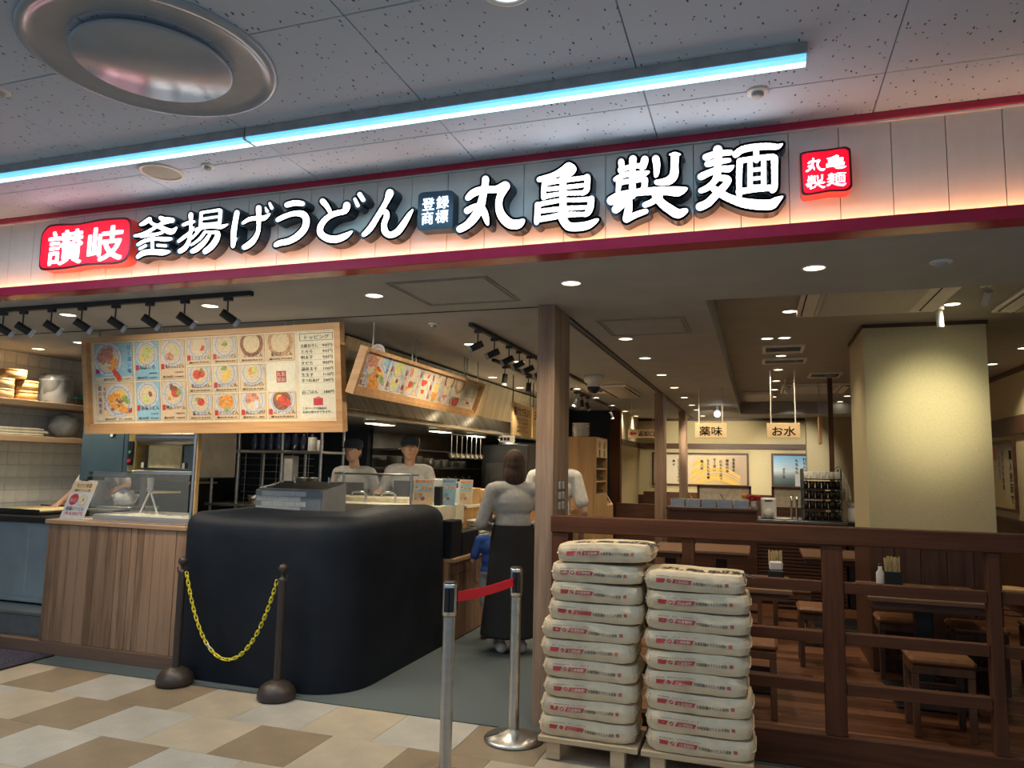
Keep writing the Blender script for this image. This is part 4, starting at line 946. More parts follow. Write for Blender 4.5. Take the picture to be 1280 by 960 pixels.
t = thing('white_bag', (-6.69, 5.62, 1.756), 'crumpled translucent white bag on the lower shelf', 'bag')
bag = MB().ball((-6.69, 5.62, 1.88), .13, 20, 0, (1, 1.05, .95)); rr = random.Random(5)
bag.v = [(x+rr.uniform(-.012, .012), y+rr.uniform(-.014, .014), max(1.757, z+rr.uniform(-.012, .012))) for x, y, z in bag.v]
bag.build('bag', [plain('bag_white', (.55, .54, .50), .4)], t)
for k in range(3):
    z = 1.756+.026*k
    tag(MB().box(-6.86, -6.53, 4.66, 5.33-.05*abs(k-1), z, z+.024, 0, .006).box(-6.84, -6.55, 4.68, 5.25, z+.019, z+.0255, 0).build('cream_tray', [plain('cream_tray', (.78, .74, .58), .5)], None, loc=(-6.7, 5.0, z)),
        'shallow cream plastic tray on the lower shelf, %s of three' % ['bottom', 'middle', 'top'][k], 'tray', 'cream trays on the lower shelf')

# ---------------------------------------------------------------- noodle machine behind the counter
t = thing('noodle_machine', (-5.4, 5.5, 0.1), 'blue noodle making machine with steel rollers behind the wood counter', 'machine')
M['machine_blue'] = plain('machine_blue', (0.06, 0.105, 0.14), .45, var=.08, scale=4)
MB().box(-6.09, -5.98, 5.32, 5.52, 1.35, 2.30, 0, .008).build('side_tower', [M['machine_blue']], t)
MB().box(-5.98, -5.50, 5.30, 5.55, 1.385, 1.86, 0, .012).build('cover_panel', [M['machine_blue']], t)
MB().box(-5.94, -5.55, 5.292, 5.30, 1.43, 1.82, 0, .003).build('door', [M['machine_blue']], t)
MB().box(-5.50, -5.41, 5.30, 5.5, 1.44, 1.80, 0, .004).build('control_strip', [plain('brass', (.50, .38, .16), .4, .6)], t)
cp = MB().box(-5.485, -5.43, 5.285, 5.30, 1.50, 1.72, 0, .004).build('control_panel', [M['black']], t)
MB().cyl((-5.457, 5.285, 1.54), (-5.457, 5.27, 1.54), .017).build('stop_button', [flatc('button_red', (.6, .03, .05), .3)], cp)
MB().cyl((-5.457, 5.285, 1.62), (-5.457, 5.275, 1.62), .015).build('start_button', [flatc('button_green', (.05, .3, .2), .3)], cp)
MB().cyl((-5.41, 5.36, 1.76), (-4.72, 5.36, 1.76), .075, n=24).build('roller', [M['steel']], t)
MB().cyl((-5.41, 5.50, 1.88), (-4.72, 5.50, 1.88), .06, n=24).build('roller', [M['steel']], t)
MB().box(-5.41, -4.70, 5.42, 5.44, 1.46, 1.72).build('back_plate', [M['steel_dark']], t)
MB().box(-5.36, -4.98, 5.40, 5.418, 1.48, 1.70, 0, .004).build('dough_sheet', [M['dough']], t)
MB().box(-5.42, -4.70, 5.28, 5.55, 1.425, 1.455, 0, .003).build('outfeed_table', [M['steel']], t)
MB().box(-4.72, -4.66, 5.28, 5.75, 1.40, 1.95, 0, .006).build('right_cheek', [M['steel_dark']], t)
lab = MB()
for x in (-5.68, -5.28, -4.82): lab.box(x-.03, x, 5.276 if x > -5.5 else 5.286, 5.28 if x > -5.5 else 5.29, 1.48 if x > -5.5 else 1.76, 1.53 if x > -5.5 else 1.81, 0).box(x, x+.03, 5.276 if x > -5.5 else 5.286, 5.28 if x > -5.5 else 5.29, 1.48 if x > -5.5 else 1.76, 1.53 if x > -5.5 else 1.81, 1)
lab.build('warning_label', [M['white'], M['black']], t)
for x in (-6.06, -5.35, -4.78):
    MB().box(x-.022, x+.022, 5.34, 5.384, .1, 1.40, 0, .004).build('leg', [M['steel_dark']], t)
# flour table and scale right behind the counter top
t = thing('flour_table', (-4.75, 5.0, 1.055), 'steel framed tray covered with flour and noodle scraps on the wood counter', 'tray')
MB().box(-5.22, -4.105, 4.72, 5.14, 1.055, 1.075, 0, .004).box(-5.22, -4.105, 4.72, 4.735, 1.075, 1.095).box(-5.22, -4.105, 5.125, 5.14, 1.075, 1.11).box(-5.22, -5.205, 4.735, 5.125, 1.075, 1.10).build('tray', [M['steel']], t)
fm = MB(); rr = random.Random(9); NX, NY = 26, 9
fm.add([(-5.19+1.07*i/NX, 4.75+.36*j/NY, 1.078+rr.uniform(0, .022)*(0 < i < NX and 0 < j < NY)) for i in range(NX+1) for j in range(NY+1)], [(i*(NY+1)+j, (i+1)*(NY+1)+j, (i+1)*(NY+1)+j+1, i*(NY+1)+j+1) for i in range(NX) for j in range(NY)])
tag(fm.build('flour', [plain('flour', (.62, .58, .46), .9, var=.2, scale=30)], t), kind='stuff')
tag(MB().box(-5.62, -5.25, 4.95, 5.14, 1.055, 1.11, 0, .008).box(-5.60, -5.27, 4.97, 5.12, 1.11, 1.118, 1, .003).build('dark_scale', [M['black'], M['steel']], None, loc=(-5.4, 5.05, 1.055)), 'flat dark scale on the wood counter behind the menu stand', 'scale')
t = thing('tripod_stand', (-5.0, 5.29, 1.455), 'small white forked stand hanging under the roller machine', 'stand', None)
t.location = (-5.0, 5.09, 1.10); OFF[t.name] = Vector((-5.0, 5.09, 1.10))
for dx in (-.10, .10): MB().cyl((-5.0, 5.09, 1.29), (-5.0+dx, 5.09, 1.08), .008, n=8).build('leg', [M['white']], t)
MB().cyl((-5.0, 5.09, 1.28), (-5.0, 5.09, 1.40), .022, .03, 12).ball((-5.0, 5.09, 1.30), .03, 12).build('hub', [M['grey']], t)
t = thing('paper_bag', (-5.42, 5.45, 1.12), 'crumpled white flour bag beside the worker behind the counter', 'bag'); OFF[t.name] = Vector((-5.42, 5.45, 1.12))
b_ = MB().ball((-5.60, 5.40, 1.20), .10, 14, 0, (1.3, .7, .8)); rr = random.Random(11)
b_.v = [(x+rr.uniform(-.016, .016), y+rr.uniform(-.016, .016), max(1.121, z+rr.uniform(-.02, .02))) for x, y, z in b_.v]
b_.build('bag', [plain('paper_white', (.66, .65, .60), .7)], t)
tag(MB().box(-5.80, -5.40, 5.29, 5.62, 1.085, 1.12, 0, .004).box(-5.79, -5.41, 5.30, 5.61, 0.1, 1.085).build('side_bench', [M['steel']], None, loc=(-5.5, 5.4, .1)), 'low steel bench between the wood counter and the noodle machine', 'bench')
# menu stand on the counter
t = thing('menu_stand', (-5.33, 4.72, 1.055), 'leaning white and gold menu stand with red seal on the wood counter', 'menu stand')
fr = frame((-5.485, 4.64, 1.056), (1, 0, 0.0), (0.055, 0.07, 0.31))
MB().prism([(0, 0), (.255, 0), (.255, .322), (0, .322)], fr, -.004, 0).box(-5.485, -5.23, 4.645, 4.76, 1.0555, 1.059).build('stand', [M['white']], t)
c = MB(); c.rect(.004, .251, .225, .318, fr, .001, PI_['beige']); c.rect(.004, .251, .0, .225, fr, .001, PI_['bowl'])
c.disc(.075, .165, .048, fr, .002, PI_['red'], 20); bowl_print(c, .175, .160, .055, fr, 'bukkake', .0022)
c.text('今だけ季節', .128, .268, .04, fr, .002, PI_['ink'], 1, center=True, width=.17); c.text('讃岐うどん表', .128, .235, .022, fr, .002, PI_['ink'], 1, center=True, width=.17)
c.text('釜揚げうどん', .128, .075, .035, fr, .003, PI_['ink'], 1, center=True, width=.2); c.text('大430円', .128, .035, .035, fr, .003, PI_['red'], 1, center=True, width=.2)
c.text('限定', .075, .145, .036, fr, .003, PI_['bowl'], 1, center=True)
c.build('menu_print', PM, t)
# upright screen posts by the end of the counter
tag(MB().cyl((-4.13, 4.62, 1.055), (-4.13, 4.62, 1.77), .012, n=12).build('steel_post', [M['steel']], None, loc=(-4.13, 4.62, 1.055)), 'thin steel upright at the right end of the wood counter', 'post')
tag(MB().box(-4.175, -4.14, 4.66, 4.70, 1.055, 1.78, 0, .003).build('wood_post', [M['light_wood']], None, loc=(-4.155, 4.68, 1.055)), 'thin pale wood upright beside the steel one under the menu board', 'post')
t = thing('glass_screen', (-4.75, 4.585, 1.055), 'clear glass screen standing along the wood counter front edge', 'glass screen')
MB().box(-5.12, -4.15, 4.60, 4.606, 1.056, 1.45).build('pane', [glassy('screen_glass', (.9, .95, .95), .03, .045)], t)
MB().box(-5.12, -4.15, 4.594, 4.612, 1.0555, 1.062).build('bottom_rail', [M['steel']], t)

# ---------------------------------------------------------------- black cover over the corner counter
def cover():
    x0, x1, y0, y1 = -4.08, -2.63, 4.445, 6.04
    def loop(inset, z, sag=0):
        pts = []
        a0, a1, b0, b1 = x0+inset, x1-inset, y0+inset, y1-inset
        xi, yi = -3.24+inset, 5.24-inset           # inner corner of the L
        def arc(cx, cy, r, t0, t1, n=8):
            for k in range(n+1):
                t = t0+(t1-t0)*k/n; pts.append((cx+r*math.cos(t), cy+r*math.sin(t)))
        r = max(.14-inset, .02); arc(a0+r, b0+r, r, PI, 1.5*PI)
        r2 = max(.34-inset, .05)
        for k in range(1, 10): pts.append((a0+r+(a1-a0-r-r2)*k/10, b0))
        r = r2; arc(a1-r, b0+r, r, 1.5*PI, 2*PI)
        for k in range(1, 8): pts.append((a1, b0+r+(b1-b0-r)*k/8))
        r = .03; arc(a1-r, b1-r, r, 0, .5*PI, 3); pts.append((xi, b1)); pts.append((xi, (b1+yi)/2)); pts.append((xi, yi)); pts.append(((xi+a0)/2, yi)); pts.append((a0, yi))
        out = []
        for x, y in pts:
            f = (x-x0)/(x1-x0); dip = .020*math.sin(PI*min(max(f*1.1, 0), 1)) if sag else 0
            lift = .03*max(0, (y-4.9)/1.1) if sag else 0
            w = 0.006*math.sin(9*x+5*y+4*z)*min(1, z)
            out.append((x+w*.4, y+w, z-dip*sag+lift*sag))
        return out
    rings = [loop(-.018, .006), loop(-.008, .25), loop(0, .6), loop(0, 1.0)]
    H_, r_ = 1.185, .13
    for k in range(1, 7):
        t = .5*PI*k/6; rings.append(loop(r_*(1-math.cos(t)), H_-r_+r_*math.sin(t), .3+.7*k/6))
    rings.append(loop(.19, H_+.002, 1))
    m = MB(); n = len(rings[0]); vs = [p for r in rings for p in r]
    fs = [(i*n+k, i*n+(k+1) % n, (i+1)*n+(k+1) % n, (i+1)*n+k) for i in range(len(rings)-1) for k in range(n)]
    m.add(vs, fs, 0, True); m.add(rings[-1], [tuple(range(n))], 0, True)
    return m
mc, nt, bs = new_mat('black_vinyl')
nn = noise(nt, 3, (1, 1, 1), 4); r = ramp(nt, nn.outputs[0], (0.006, 0.0085, 0.014), (0.010, 0.013, 0.020)); nt.links.new(r.outputs[0], bs.inputs['Base Color'])
bs.inputs['Roughness'].default_value = 0.58; bs.inputs['Specular IOR Level'].default_value = .2; bump(nt, bs, nn.outputs[0], .25, .03)
M['vinyl'] = mc
tag(cover().build('black_cover', [mc], None, loc=(-3.35, 5.2, 0)), 'big black vinyl cover draped over the corner serving counter', 'cover')
for k, (ya, yb, zt) in enumerate(((6.08, 6.33, 1.065), (6.34, 6.76, .95))):
    tag(MB().box(-2.71, -2.585, ya, yb, 0.735, zt, 0, .01).build('black_box', [M['vinyl']], None, loc=(-2.65, (ya+yb)/2, .735)), 'black box on the corridor tray rail, %s' % ['taller one beside the vinyl cover', 'lower one farther in'][k], 'box', 'black boxes on the tray rail')

# ---------------------------------------------------------------- corridor counter (tray rail) and things on it
t = thing('tray_rail_counter', (-2.8, 9.0, 0), 'long wood serving counter with tray rail along the queue corridor', 'counter')
MB().box(-2.71, -2.60, 6.08, 12.0, 0.004, 0.70).build('body', [M['counter_wood']], t)
MB().box(-2.71, -2.55, 6.08, 12.0, 0.70, 0.734, 0, .004).build('rail_top', [M['counter_top']], t)
for k in range(12): MB().box(-2.6, -2.588, 6.09+k*.49, 6.09+(k+1)*.49-.004, .02, .58, 0, .002).box(-2.6, -2.588, 6.09+k*.49, 6.09+(k+1)*.49-.004, .585, .70, 0, .002).build('front_board', [M['counter_wood']], t)
MB().box(-3.10, -2.76, 6.78, 12.0, 0.735, 1.14, 0, .004).build('upper_counter', [M['light_wood']], t)
MB().box(-3.12, -2.72, 6.77, 12.0, 1.14, 1.17, 0, .003).build('upper_top', [P['ivory']], t)
tag(MB().box(-4.25, -2.72, 6.08, 6.70, 1.0, 1.19, 0, .006).box(-4.2, -2.74, 6.1, 6.68, .1, 1.0).build('side_counter', [P['ivory']], None, loc=(-3.0, 6.4, .1)), 'cream stone side counter behind the black cover', 'counter')
for k in range(2):
    tag(MB().box(-3.05, -2.73, 6.80+k*.40, 7.16+k*.40, 1.171, 1.33-.02*k, 0, .004).build('wood_crate', [M['light_wood_x']], None, loc=(-2.9, 7.0+k*.4, 1.171)), 'orange brown wood block on the serving counter, %s' % ['nearer', 'farther'][k], 'box', 'wood blocks on the serving counter')
st = thing('bowl_tray_stack', (-2.67, 7.0, .735), 'stack of pale trays on the tray rail behind the black boxes', 'tray stack')
for k in range(9): MB().box(-2.735, -2.58, 6.80, 7.25, .735+k*.033, .735+k*.033+.026, 0, .006).build('tray', [P['ivory']], st)
def menu_sheet(x, y, w, h, z, yawd, lab, bg):
    t = thing('standing_menu', (x, y, z), lab, 'menu', 'standing menus on the side counter')
    a = math.radians(yawd); fr = frame((x, y, z), (math.cos(a), math.sin(a), 0), (0, .12, 1))
    MB().prism([(0, 0), (w, 0), (w, h), (0, h)], fr, -.006, 0).build('holder', [M['white']], t)
    c = MB(); c.rect(.004, w-.004, .004, h-.004, fr, .001, PI_[bg]); rr = random.Random(int(y*100))
    c.text('夏の天ぷら', w*.5, h*.86, w*.15, fr, .003, PI_['red'], 1, center=True, width=w*.8); c.rect(w*.06, w*.94, h*.5, h*.82, fr, .002, PI_['blue'])
    for k in range(5): bowl_print(c, w*(.2+.3*(k % 3)), h*(.66 if k < 3 else .25), w*.13, fr, ('meat', 'kitsune', 'tempura', 'seafood', 'curry')[k], .003)
    for k in range(3): c.text('天ぷら国産', w*.08, h*(.40-.07*k), w*.08, fr, .003, PI_['ink'], 1)
    c.build('menu_print', PM, t)
menu_sheet(-3.02, 6.16, .20, .235, 1.19, 8, 'standing menu of fried foods on the side counter, leftmost of three', 'beige')
menu_sheet(-2.78, 6.25, .14, .245, 1.19, 22, 'standing blue menu in the middle beside the black holder on the side counter', 'blue')
menu_sheet(-2.70, 6.50, .13, .235, 1.19, 4, 'standing red and cream menu on the side counter, rightmost of three', 'beige')
tag(MB().box(-2.81, -2.75, 6.18, 6.245, 1.19, 1.36, 0, .004).box(-2.86, -2.77, 6.26, 6.34, 1.36, 1.43, 1, .01).build('holder_box', [M['black'], M['white']], None, loc=(-2.8, 6.22, 1.19)), 'black holder with white top between the standing menus', 'holder')
M['clearbox'] = glassy('clear_plastic', (.75, .80, .83), .2, .45)
for k in range(2):
    x = -2.91+.13*k
    t = thing('clear_bin', (x, 6.66, 1.19), 'clear plastic bin on the side counter, %s of two' % ['left', 'right'][k], 'bin', 'clear bins on the side counter')
    m = MB(); x0_, x1_, y0_, y1_ = x-.058, x+.058, 6.60, 6.72
    for a in ((x0_, x1_, y0_, y0_+.004), (x0_, x1_, y1_-.004, y1_), (x0_, x0_+.004, y0_, y1_), (x1_-.004, x1_, y0_, y1_)): m.box(*a, 1.19, 1.40)
    m.build('bin', [M['clearbox']], t)
    MB().box(x0_+.008, x1_-.008, y0_+.01, y1_-.01, 1.192, 1.33, 0, .01).build('contents', [plain('bin_contents', (.45, .46, .46), .6, var=.3, scale=60)], t)
    MB().box(x-.03, x+.03, y0_-.004, y0_, 1.34, 1.385).build('sticker', [[flatc('sticker_blue', (.05, .3, .6)), M['black']][k]], t)
for k in range(6):
    tag(MB().lathe([(0, 0), (.05, 0), (.085, .02), (.08, .02), (.048, .006), (0, .006)], (-2.70, 7.75, 1.171+k*.012), 20).build('wicker_plate', [M['bamboo']], None, loc=(-2.70, 7.75, 1.171+k*.012)), 'brown woven plate on the serving counter, %s from the bottom of its pile' % ORD[k], 'plate', 'woven plates on the serving counter')

# ---------------------------------------------------------------- kitchen middle: steel box, rack, screen, taps, hood, cooking line
t = thing('steel_cooker', (-3.75, 5.6, 1.0), 'grey steel box cooker with dark top behind the black cover', 'cooker')
MB().prism([(5.30, 1.001), (5.66, 1.001), (5.66, 1.375), (5.30, 1.318)], frame((-4.07, 0, 0), (0, 1, 0), (0, 0, 1)), 0, .66).build('body', [plain('cooker_panel', (.24, .25, .26), .3, var=.08, scale=10)], t)
bk = plain('glaze', (.52, .55, .56), .25, var=.05)
for j in range(4):
    for i in range(5):
        w = .11; x = -4.06+i*w+(.055 if j % 2 else 0)
        if x+w < -3.56: MB().box(x+.001, x+w-.001, 5.294, 5.30, 1.145+j*.042, 1.185+j*.042, 0, .001).build('front_tile', [bk], t)
MB().box(-3.56, -3.42, 5.292, 5.30, 1.14, 1.315, 0, .003).build('front_plate', [flatc('plate_blue', (.20, .23, .26), .35)], t)
MB().prism([(5.31, 1.321), (5.65, 1.375), (5.65, 1.389), (5.31, 1.335)], frame((-4.05, 0, 0), (0, 1, 0), (0, 0, 1)), 0, .62).build('lid', [M['steel_dark']], t)
MB().cyl((-3.55, 5.60, 1.37), (-3.55, 5.60, 1.43), .008).cyl((-3.9, 5.60, 1.37), (-3.9, 5.60, 1.42), .008).build('handle', [M['steel']], t)
tag(MB().box(-4.3, -3.30, 5.27, 5.95, .1, 1.0, 0, .006).build('cooker_stand', [M['steel_dark']], None, loc=(-3.8, 5.5, .1)), 'steel base cabinet carrying the grey box cooker', 'cabinet')
t = thing('steel_rack', (-5.2, 7.15, .1), 'tall steel shelving rack with wire grid behind the large menu board', 'rack')
for x in (-5.95, -5.60, -5.02, -4.52):
    for y in (6.95, 7.4): MB().cyl((x, y, .1), (x, y, 2.25), .018, n=10).build('post', [M['steel']], t)
for z in (1.05, 1.655, 2.1): MB().box(-6.02, -4.5, 6.93, 7.42, z, z+.03, 0, .003).build('shelf', [M['steel']], t)
g = MB()
for k in range(7): g.cyl((-5.9, 7.40, 1.12+k*.08), (-4.9, 7.40, 1.12+k*.08), .004, n=6)
for k in range(5): g.cyl((-5.85+k*.22, 7.395, 1.08), (-5.85+k*.22, 7.395, 1.655), .004, n=6)
g.build('wire_grid', [M['steel']], t)
M['bottle_navy'] = plain('bottle_navy', (.014, .02, .05), .25)
for k in range(8):
    x = -5.5+k*.11
    tag(MB().lathe([(0, 0), (.045, 0), (.047, .13), (.03, .17), (.03, .2), (0, .2)], (x, 7.1, 1.686), 14).build('dark_jar', [M['bottle_navy']], None, loc=(x, 7.1, 1.686)), 'dark blue jar on the middle shelf of the steel rack, %s from the left' % ORD[k], 'jar', 'dark jars on the steel rack')
for k, (x, r, h) in enumerate(((-4.70, .05, .15), (-4.60, .035, .12))):
    tag(MB().lathe([(0, 0), (r, 0), (r, h), (r*.9, h), (r*.9, .01), (0, .01)], (x, 7.05, 1.686), 16).build('white_tub', [M['white']], None, loc=(x, 7.05, 1.686)), 'white tub at the right end of the rack shelf, %s' % ['larger', 'smaller'][k], 'tub', 'white tubs on the rack')
tag(MB().box(-5.05, -4.90, 6.98, 7.1, 1.33, 1.63, 0, .006).build('white_dispenser', [M['grey']], None, loc=(-4.97, 7.04, 1.33)), 'pale grey upright box hanging on the steel rack', 'box')
for k in range(2):
    x = -4.83+.14*k; tag(MB().lathe([(0, 0), (.06, 0), (.06, .30), (.065, .31), (0, .32)], (x, 7.1, 1.08), 18).build('steel_canister', [M['steel']], None, loc=(x, 7.1, 1.08)), 'tall steel canister on the lower rack shelf, %s one' % ['left', 'right'][k], 'canister', 'steel canisters on the rack')
for k in range(2):
    x = -5.40+.24*k; tag(MB().lathe([(0, 0), (.08, 0), (.10, .10), (.095, .10), (.076, .01), (0, .01)], (x, 7.05, 1.08), 20).build('steel_pan', [M['steel']], None, loc=(x, 7.05, 1.08)), 'steel bowl on the lower rack shelf, %s' % ['left', 'right'][k], 'bowl', 'steel bowls on the rack')
t = thing('sneeze_guard', (-3.4, 6.14, 1.19), 'glass food guard on steel posts behind the black cover', 'glass guard'); 
for x in (-3.73, -3.02): MB().cyl((x, 6.14, 1.19), (x, 6.14, 1.475), .014, n=12).build('post', [M['steel']], t)
MB().cyl((-3.83, 6.14, 1.46), (-2.95, 6.14, 1.46), .009, n=10).build('top_bar', [M['steel_dark']], t)
MB().box(-3.715, -3.035, 6.137, 6.143, 1.195, 1.45).build('pane', [glassy('guard_glass', (.85, .88, .85), .05, .16)], t)
tag(MB().box(-4.15, -3.15, 6.34, 6.68, 1.19, 1.235, 0, .008).build('noodle_bed', [plain('noodle_bed', (.62, .55, .38), .7, var=.2, scale=20)], None, loc=(-3.6, 6.5, 1.19)), 'tray of pale noodles behind the glass food guard', 'tray')
for k, (x, y) in enumerate(((-3.55, 6.25), (-3.25, 6.28))):
    t = thing('tap', (x, y, 1.12), 'curved steel tap behind the black cover, %s one' % ['left', 'right'][k], 'tap', 'steel taps'); b0 = 1.19 if y > 6.05 else 1.12
    MB().tube([(x, y, b0), (x, y, 1.26), (x-.02, y-.01, 1.285), (x-.07, y-.03, 1.29), (x-.12, y-.04, 1.285), (x-.13, y-.04, 1.25)], .010, 8).build('spout', [M['steel']], t)
    MB().cyl((x, y, b0), (x, y, b0+.03), .02).build('base', [M['steel']], t)
# extraction hood
t = thing('extraction_hood', (-3.8, 8.0, 2.1), 'long polished steel extraction hood under the kitchen ceiling', 'hood')
hx = lambda y: -2.90-.045*(y-4.7)
M['hood'] = plain('hood_steel', (0.50, 0.49, 0.46), 0.20, 1.0, var=.25, scale=3.2, stretch=(1, 4, .02))  # vertical streaks in the colour stand for reflections in the steel
seg = [(-3.12, 2.56), (-3.22, 2.15), (-3.12, 1.99), (-3.14, 1.95), (-4.5, 1.95), (-4.5, 2.56)]
for k in range(9):
    y0 = 5.0+k*.85
    m = MB().prism([(x+.05, z) for x, z in seg][::-1], frame((0, y0, 0), (1, 0, 0), (0, 0, 1)), -.848, 0, 0)
    m.build('hood_panel', [M['hood']], t)
MB().box(-3.14, -3.10, 4.98, 12.7, 2.545, 2.583).build('hood_rail', [M['black']], t)
MB().box(-3.20, -3.05, 5.0, 12.66, 1.945, 1.965, 0, .003).build('lower_lip', [M['steel']], t)
# cooking line below the hood
t = thing('cooking_range', (-3.9, 9.5, .1), 'dark steel cooking range under the extraction hood', 'cooking range')
MB().box(-4.5, -3.62, 7.6, 12.6, .1, .98, 0, .01).build('body', [M['steel_dark']], t)
MB().box(-4.52, -3.60, 7.58, 12.62, .98, 1.02, 0, .004).build('top', [M['steel']], t)
struct('wall_range', MB().box(-4.6, -4.53, 8.1, 12.85, .1, ZS), [M['steel_dark']])
for k in range(3): tag(MB().lathe([(0, 0), (.2, 0), (.2, .35), (.21, .36), (.19, .36), (.19, .02), (0, .02)], (-4.0, 8.1+k*.6, 1.02), 24).build('stock_pot', [M['steel']], None, loc=(-4.0, 8.1+k*.6, 1.02)), 'large steel stock pot on the cooking range, %s from the front' % ORD[k], 'pot', 'stock pots on the range')
tag(MB().box(-3.56, -2.9, 9.35, 9.7, 1.175, 1.85, 0, .01).box(-3.5, -2.96, 9.342, 9.35, 1.25, 1.6, 1, .004).build('black_fryer', [M['black'], plain('fryer_door', (.05, .05, .05), .3)], None, loc=(-3.2, 9.5, 1.175)), 'black fryer cabinet in the kitchen left of the queue', 'cabinet')
tag(MB().box(-3.56, -2.9, 10.0, 10.5, 1.175, 1.9, 0, .01).build('black_fridge', [plain('fridge', (.025, .027, .03), .35)], None, loc=(-3.2, 10.2, 1.175)), 'dark tall unit farther in the kitchen', 'cabinet')
for k, y in enumerate((6.2, 7.6, 8.7, 9.9)):  # lamps added under the hood to brighten the cooking line
    t = thing('added_hood_lamp', (-3.4, y, 1.95), 'added flat lamp under the steel extraction hood, %s from the front' % ORD[k], 'lamp', 'added lamps under the hood')
    MB().box(-3.47, -3.33, y-.2, y+.2, 1.928, 1.949, 0, .004).build('housing', [M['steel']], t)
    MB().box(-3.455, -3.345, y-.185, y+.185, 1.924, 1.928).build('diffuser', [M['lamp_warm']], t)
    area_lamp('added_hood_beam', (-3.4, y, 1.92), .1, .36, 5, (1, .86, .66))
t = thing('pan_shelf', (-4.1, 8.8, 1.5), 'steel wall shelf with stacked pans and pots under the hood', 'shelf')
MB().box(-4.52, -4.2, 8.15, 11.5, 1.50, 1.52, 0, .003).box(-4.52, -4.2, 8.15, 11.5, 1.74, 1.755, 0, .003).build('shelf_board', [M['steel']], t)
rr = random.Random(21)
for k in range(8):
    r = rr.uniform(.09, .13); h = rr.uniform(.08, .16); y = 8.35+k*.30
    tag(MB().lathe([(0, 0), (r, 0), (r, h), (r*1.05, h+.004), (r*.96, h), (r*.95, .01), (0, .01)], (-4.36, y, 1.521), 20).build('cooking_pan', [M['steel']], None, loc=(-4.36, y, 1.521)), 'steel pan on the wall shelf under the hood, %s from the front' % ORD[k], 'pan', 'pans on the kitchen shelf')
for k in range(5):
    y = 7.85+k*.22
    t = thing('noodle_strainer', (-3.62, y, 1.33), 'deep steel noodle strainer standing on the range edge, %s from the front' % ORD[k], 'strainer', 'noodle strainers')
    MB().lathe([(0, 0), (.06, .004), (.075, .17), (.08, .175), (.07, .17), (.055, .01), (0, .008)], (-3.70, y, 1.021), 18).build('basket', [M['steel']], t)
    MB().cyl((-3.63, y, 1.19), (-3.48, y, 1.42), .009, .012, 8).build('handle', [M['black']], t)
t = thing('utensil_rail', (-3.45, 8.6, 1.9), 'steel rail with hanging ladles under the hood lip', 'utensil rail')
MB().cyl((-3.45, 8.0, 1.93), (-3.45, 9.2, 1.93), .008, n=8).build('rail', [M['steel']], t)
for k in range(7):
    y = 8.05+k*.16; t2 = thing('ladle', (-3.45, y, 1.925), 'steel ladle hanging under the hood, %s from the front' % ORD[k], 'ladle', 'hanging ladles')
    MB().cyl((-3.45, y, 1.922), (-3.45, y, 1.70), .006, n=6).build('handle', [M['steel']], t2)
    MB().lathe([(.045, 0.0), (.04, -.04), (.02, -.06), (0, -.065)], (-3.45, y, 1.70), 14).build('scoop', [M['steel']], t2)
tag(MB().box(-3.10, -2.90, 8.75, 8.78, 1.86, 1.94, 0, .004).box(-3.085, -3.05, 8.742, 8.75, 1.88, 1.92, 1).box(-3.04, -3.005, 8.742, 8.75, 1.88, 1.92, 1).box(-2.995, -2.96, 8.742, 8.75, 1.88, 1.92, 1).build('timer_panel', [M['white'], M['black']], None, loc=(-3.0, 8.76, 1.86)), 'white timer panel with black keys under the hood', 'panel')
# ---------------------------------------------------------------- chain barrier in front of the black cover
M['post_brown'] = plain('post_brown', (0.040, 0.028, 0.024), 0.42, var=.08)
M['chain'] = plain('chain_yellow', (0.72, 0.60, 0.03), 0.4, var=.06)
def barrier_post(x, y, lab, hooks=()):
    t = thing('barrier_post', (x, y, 0), lab, 'barrier post', 'dark brown chain barrier posts')
    MB().lathe([(0, 0), (.118, 0), (.125, .012), (.125, .035), (.115, .065), (.085, .095), (.05, .112), (.034, .118), (0, .118)], (x, y, .0045), 32).build('base', [M['post_brown']], t)
    MB().cyl((x, y, .115), (x, y, .765), .026, n=20).lathe([(.026, 0), (.026, .012), (.012, .018), (.012, .045), (.02, .05), (0, .05)], (x, y, .765), 20).build('pole', [M['post_brown']], t)
    MB().ball((x, y, .842), .031, 20).build('knob', [M['post_brown']], t)
    for sx in (-1, 1): MB().tube([(x+sx*.024, y, .768), (x+sx*.036, y, .762), (x+sx*.040, y, .775), (x+sx*.040, y, .80)], .0045, 6).build('hook', [M['post_brown']], t)
    return t
barrier_post(-3.885, 4.30, 'dark brown ball-topped barrier post at the left end of the yellow chain')
barrier_post(-3.045, 4.295, 'dark brown ball-topped barrier post at the right end of the yellow chain')
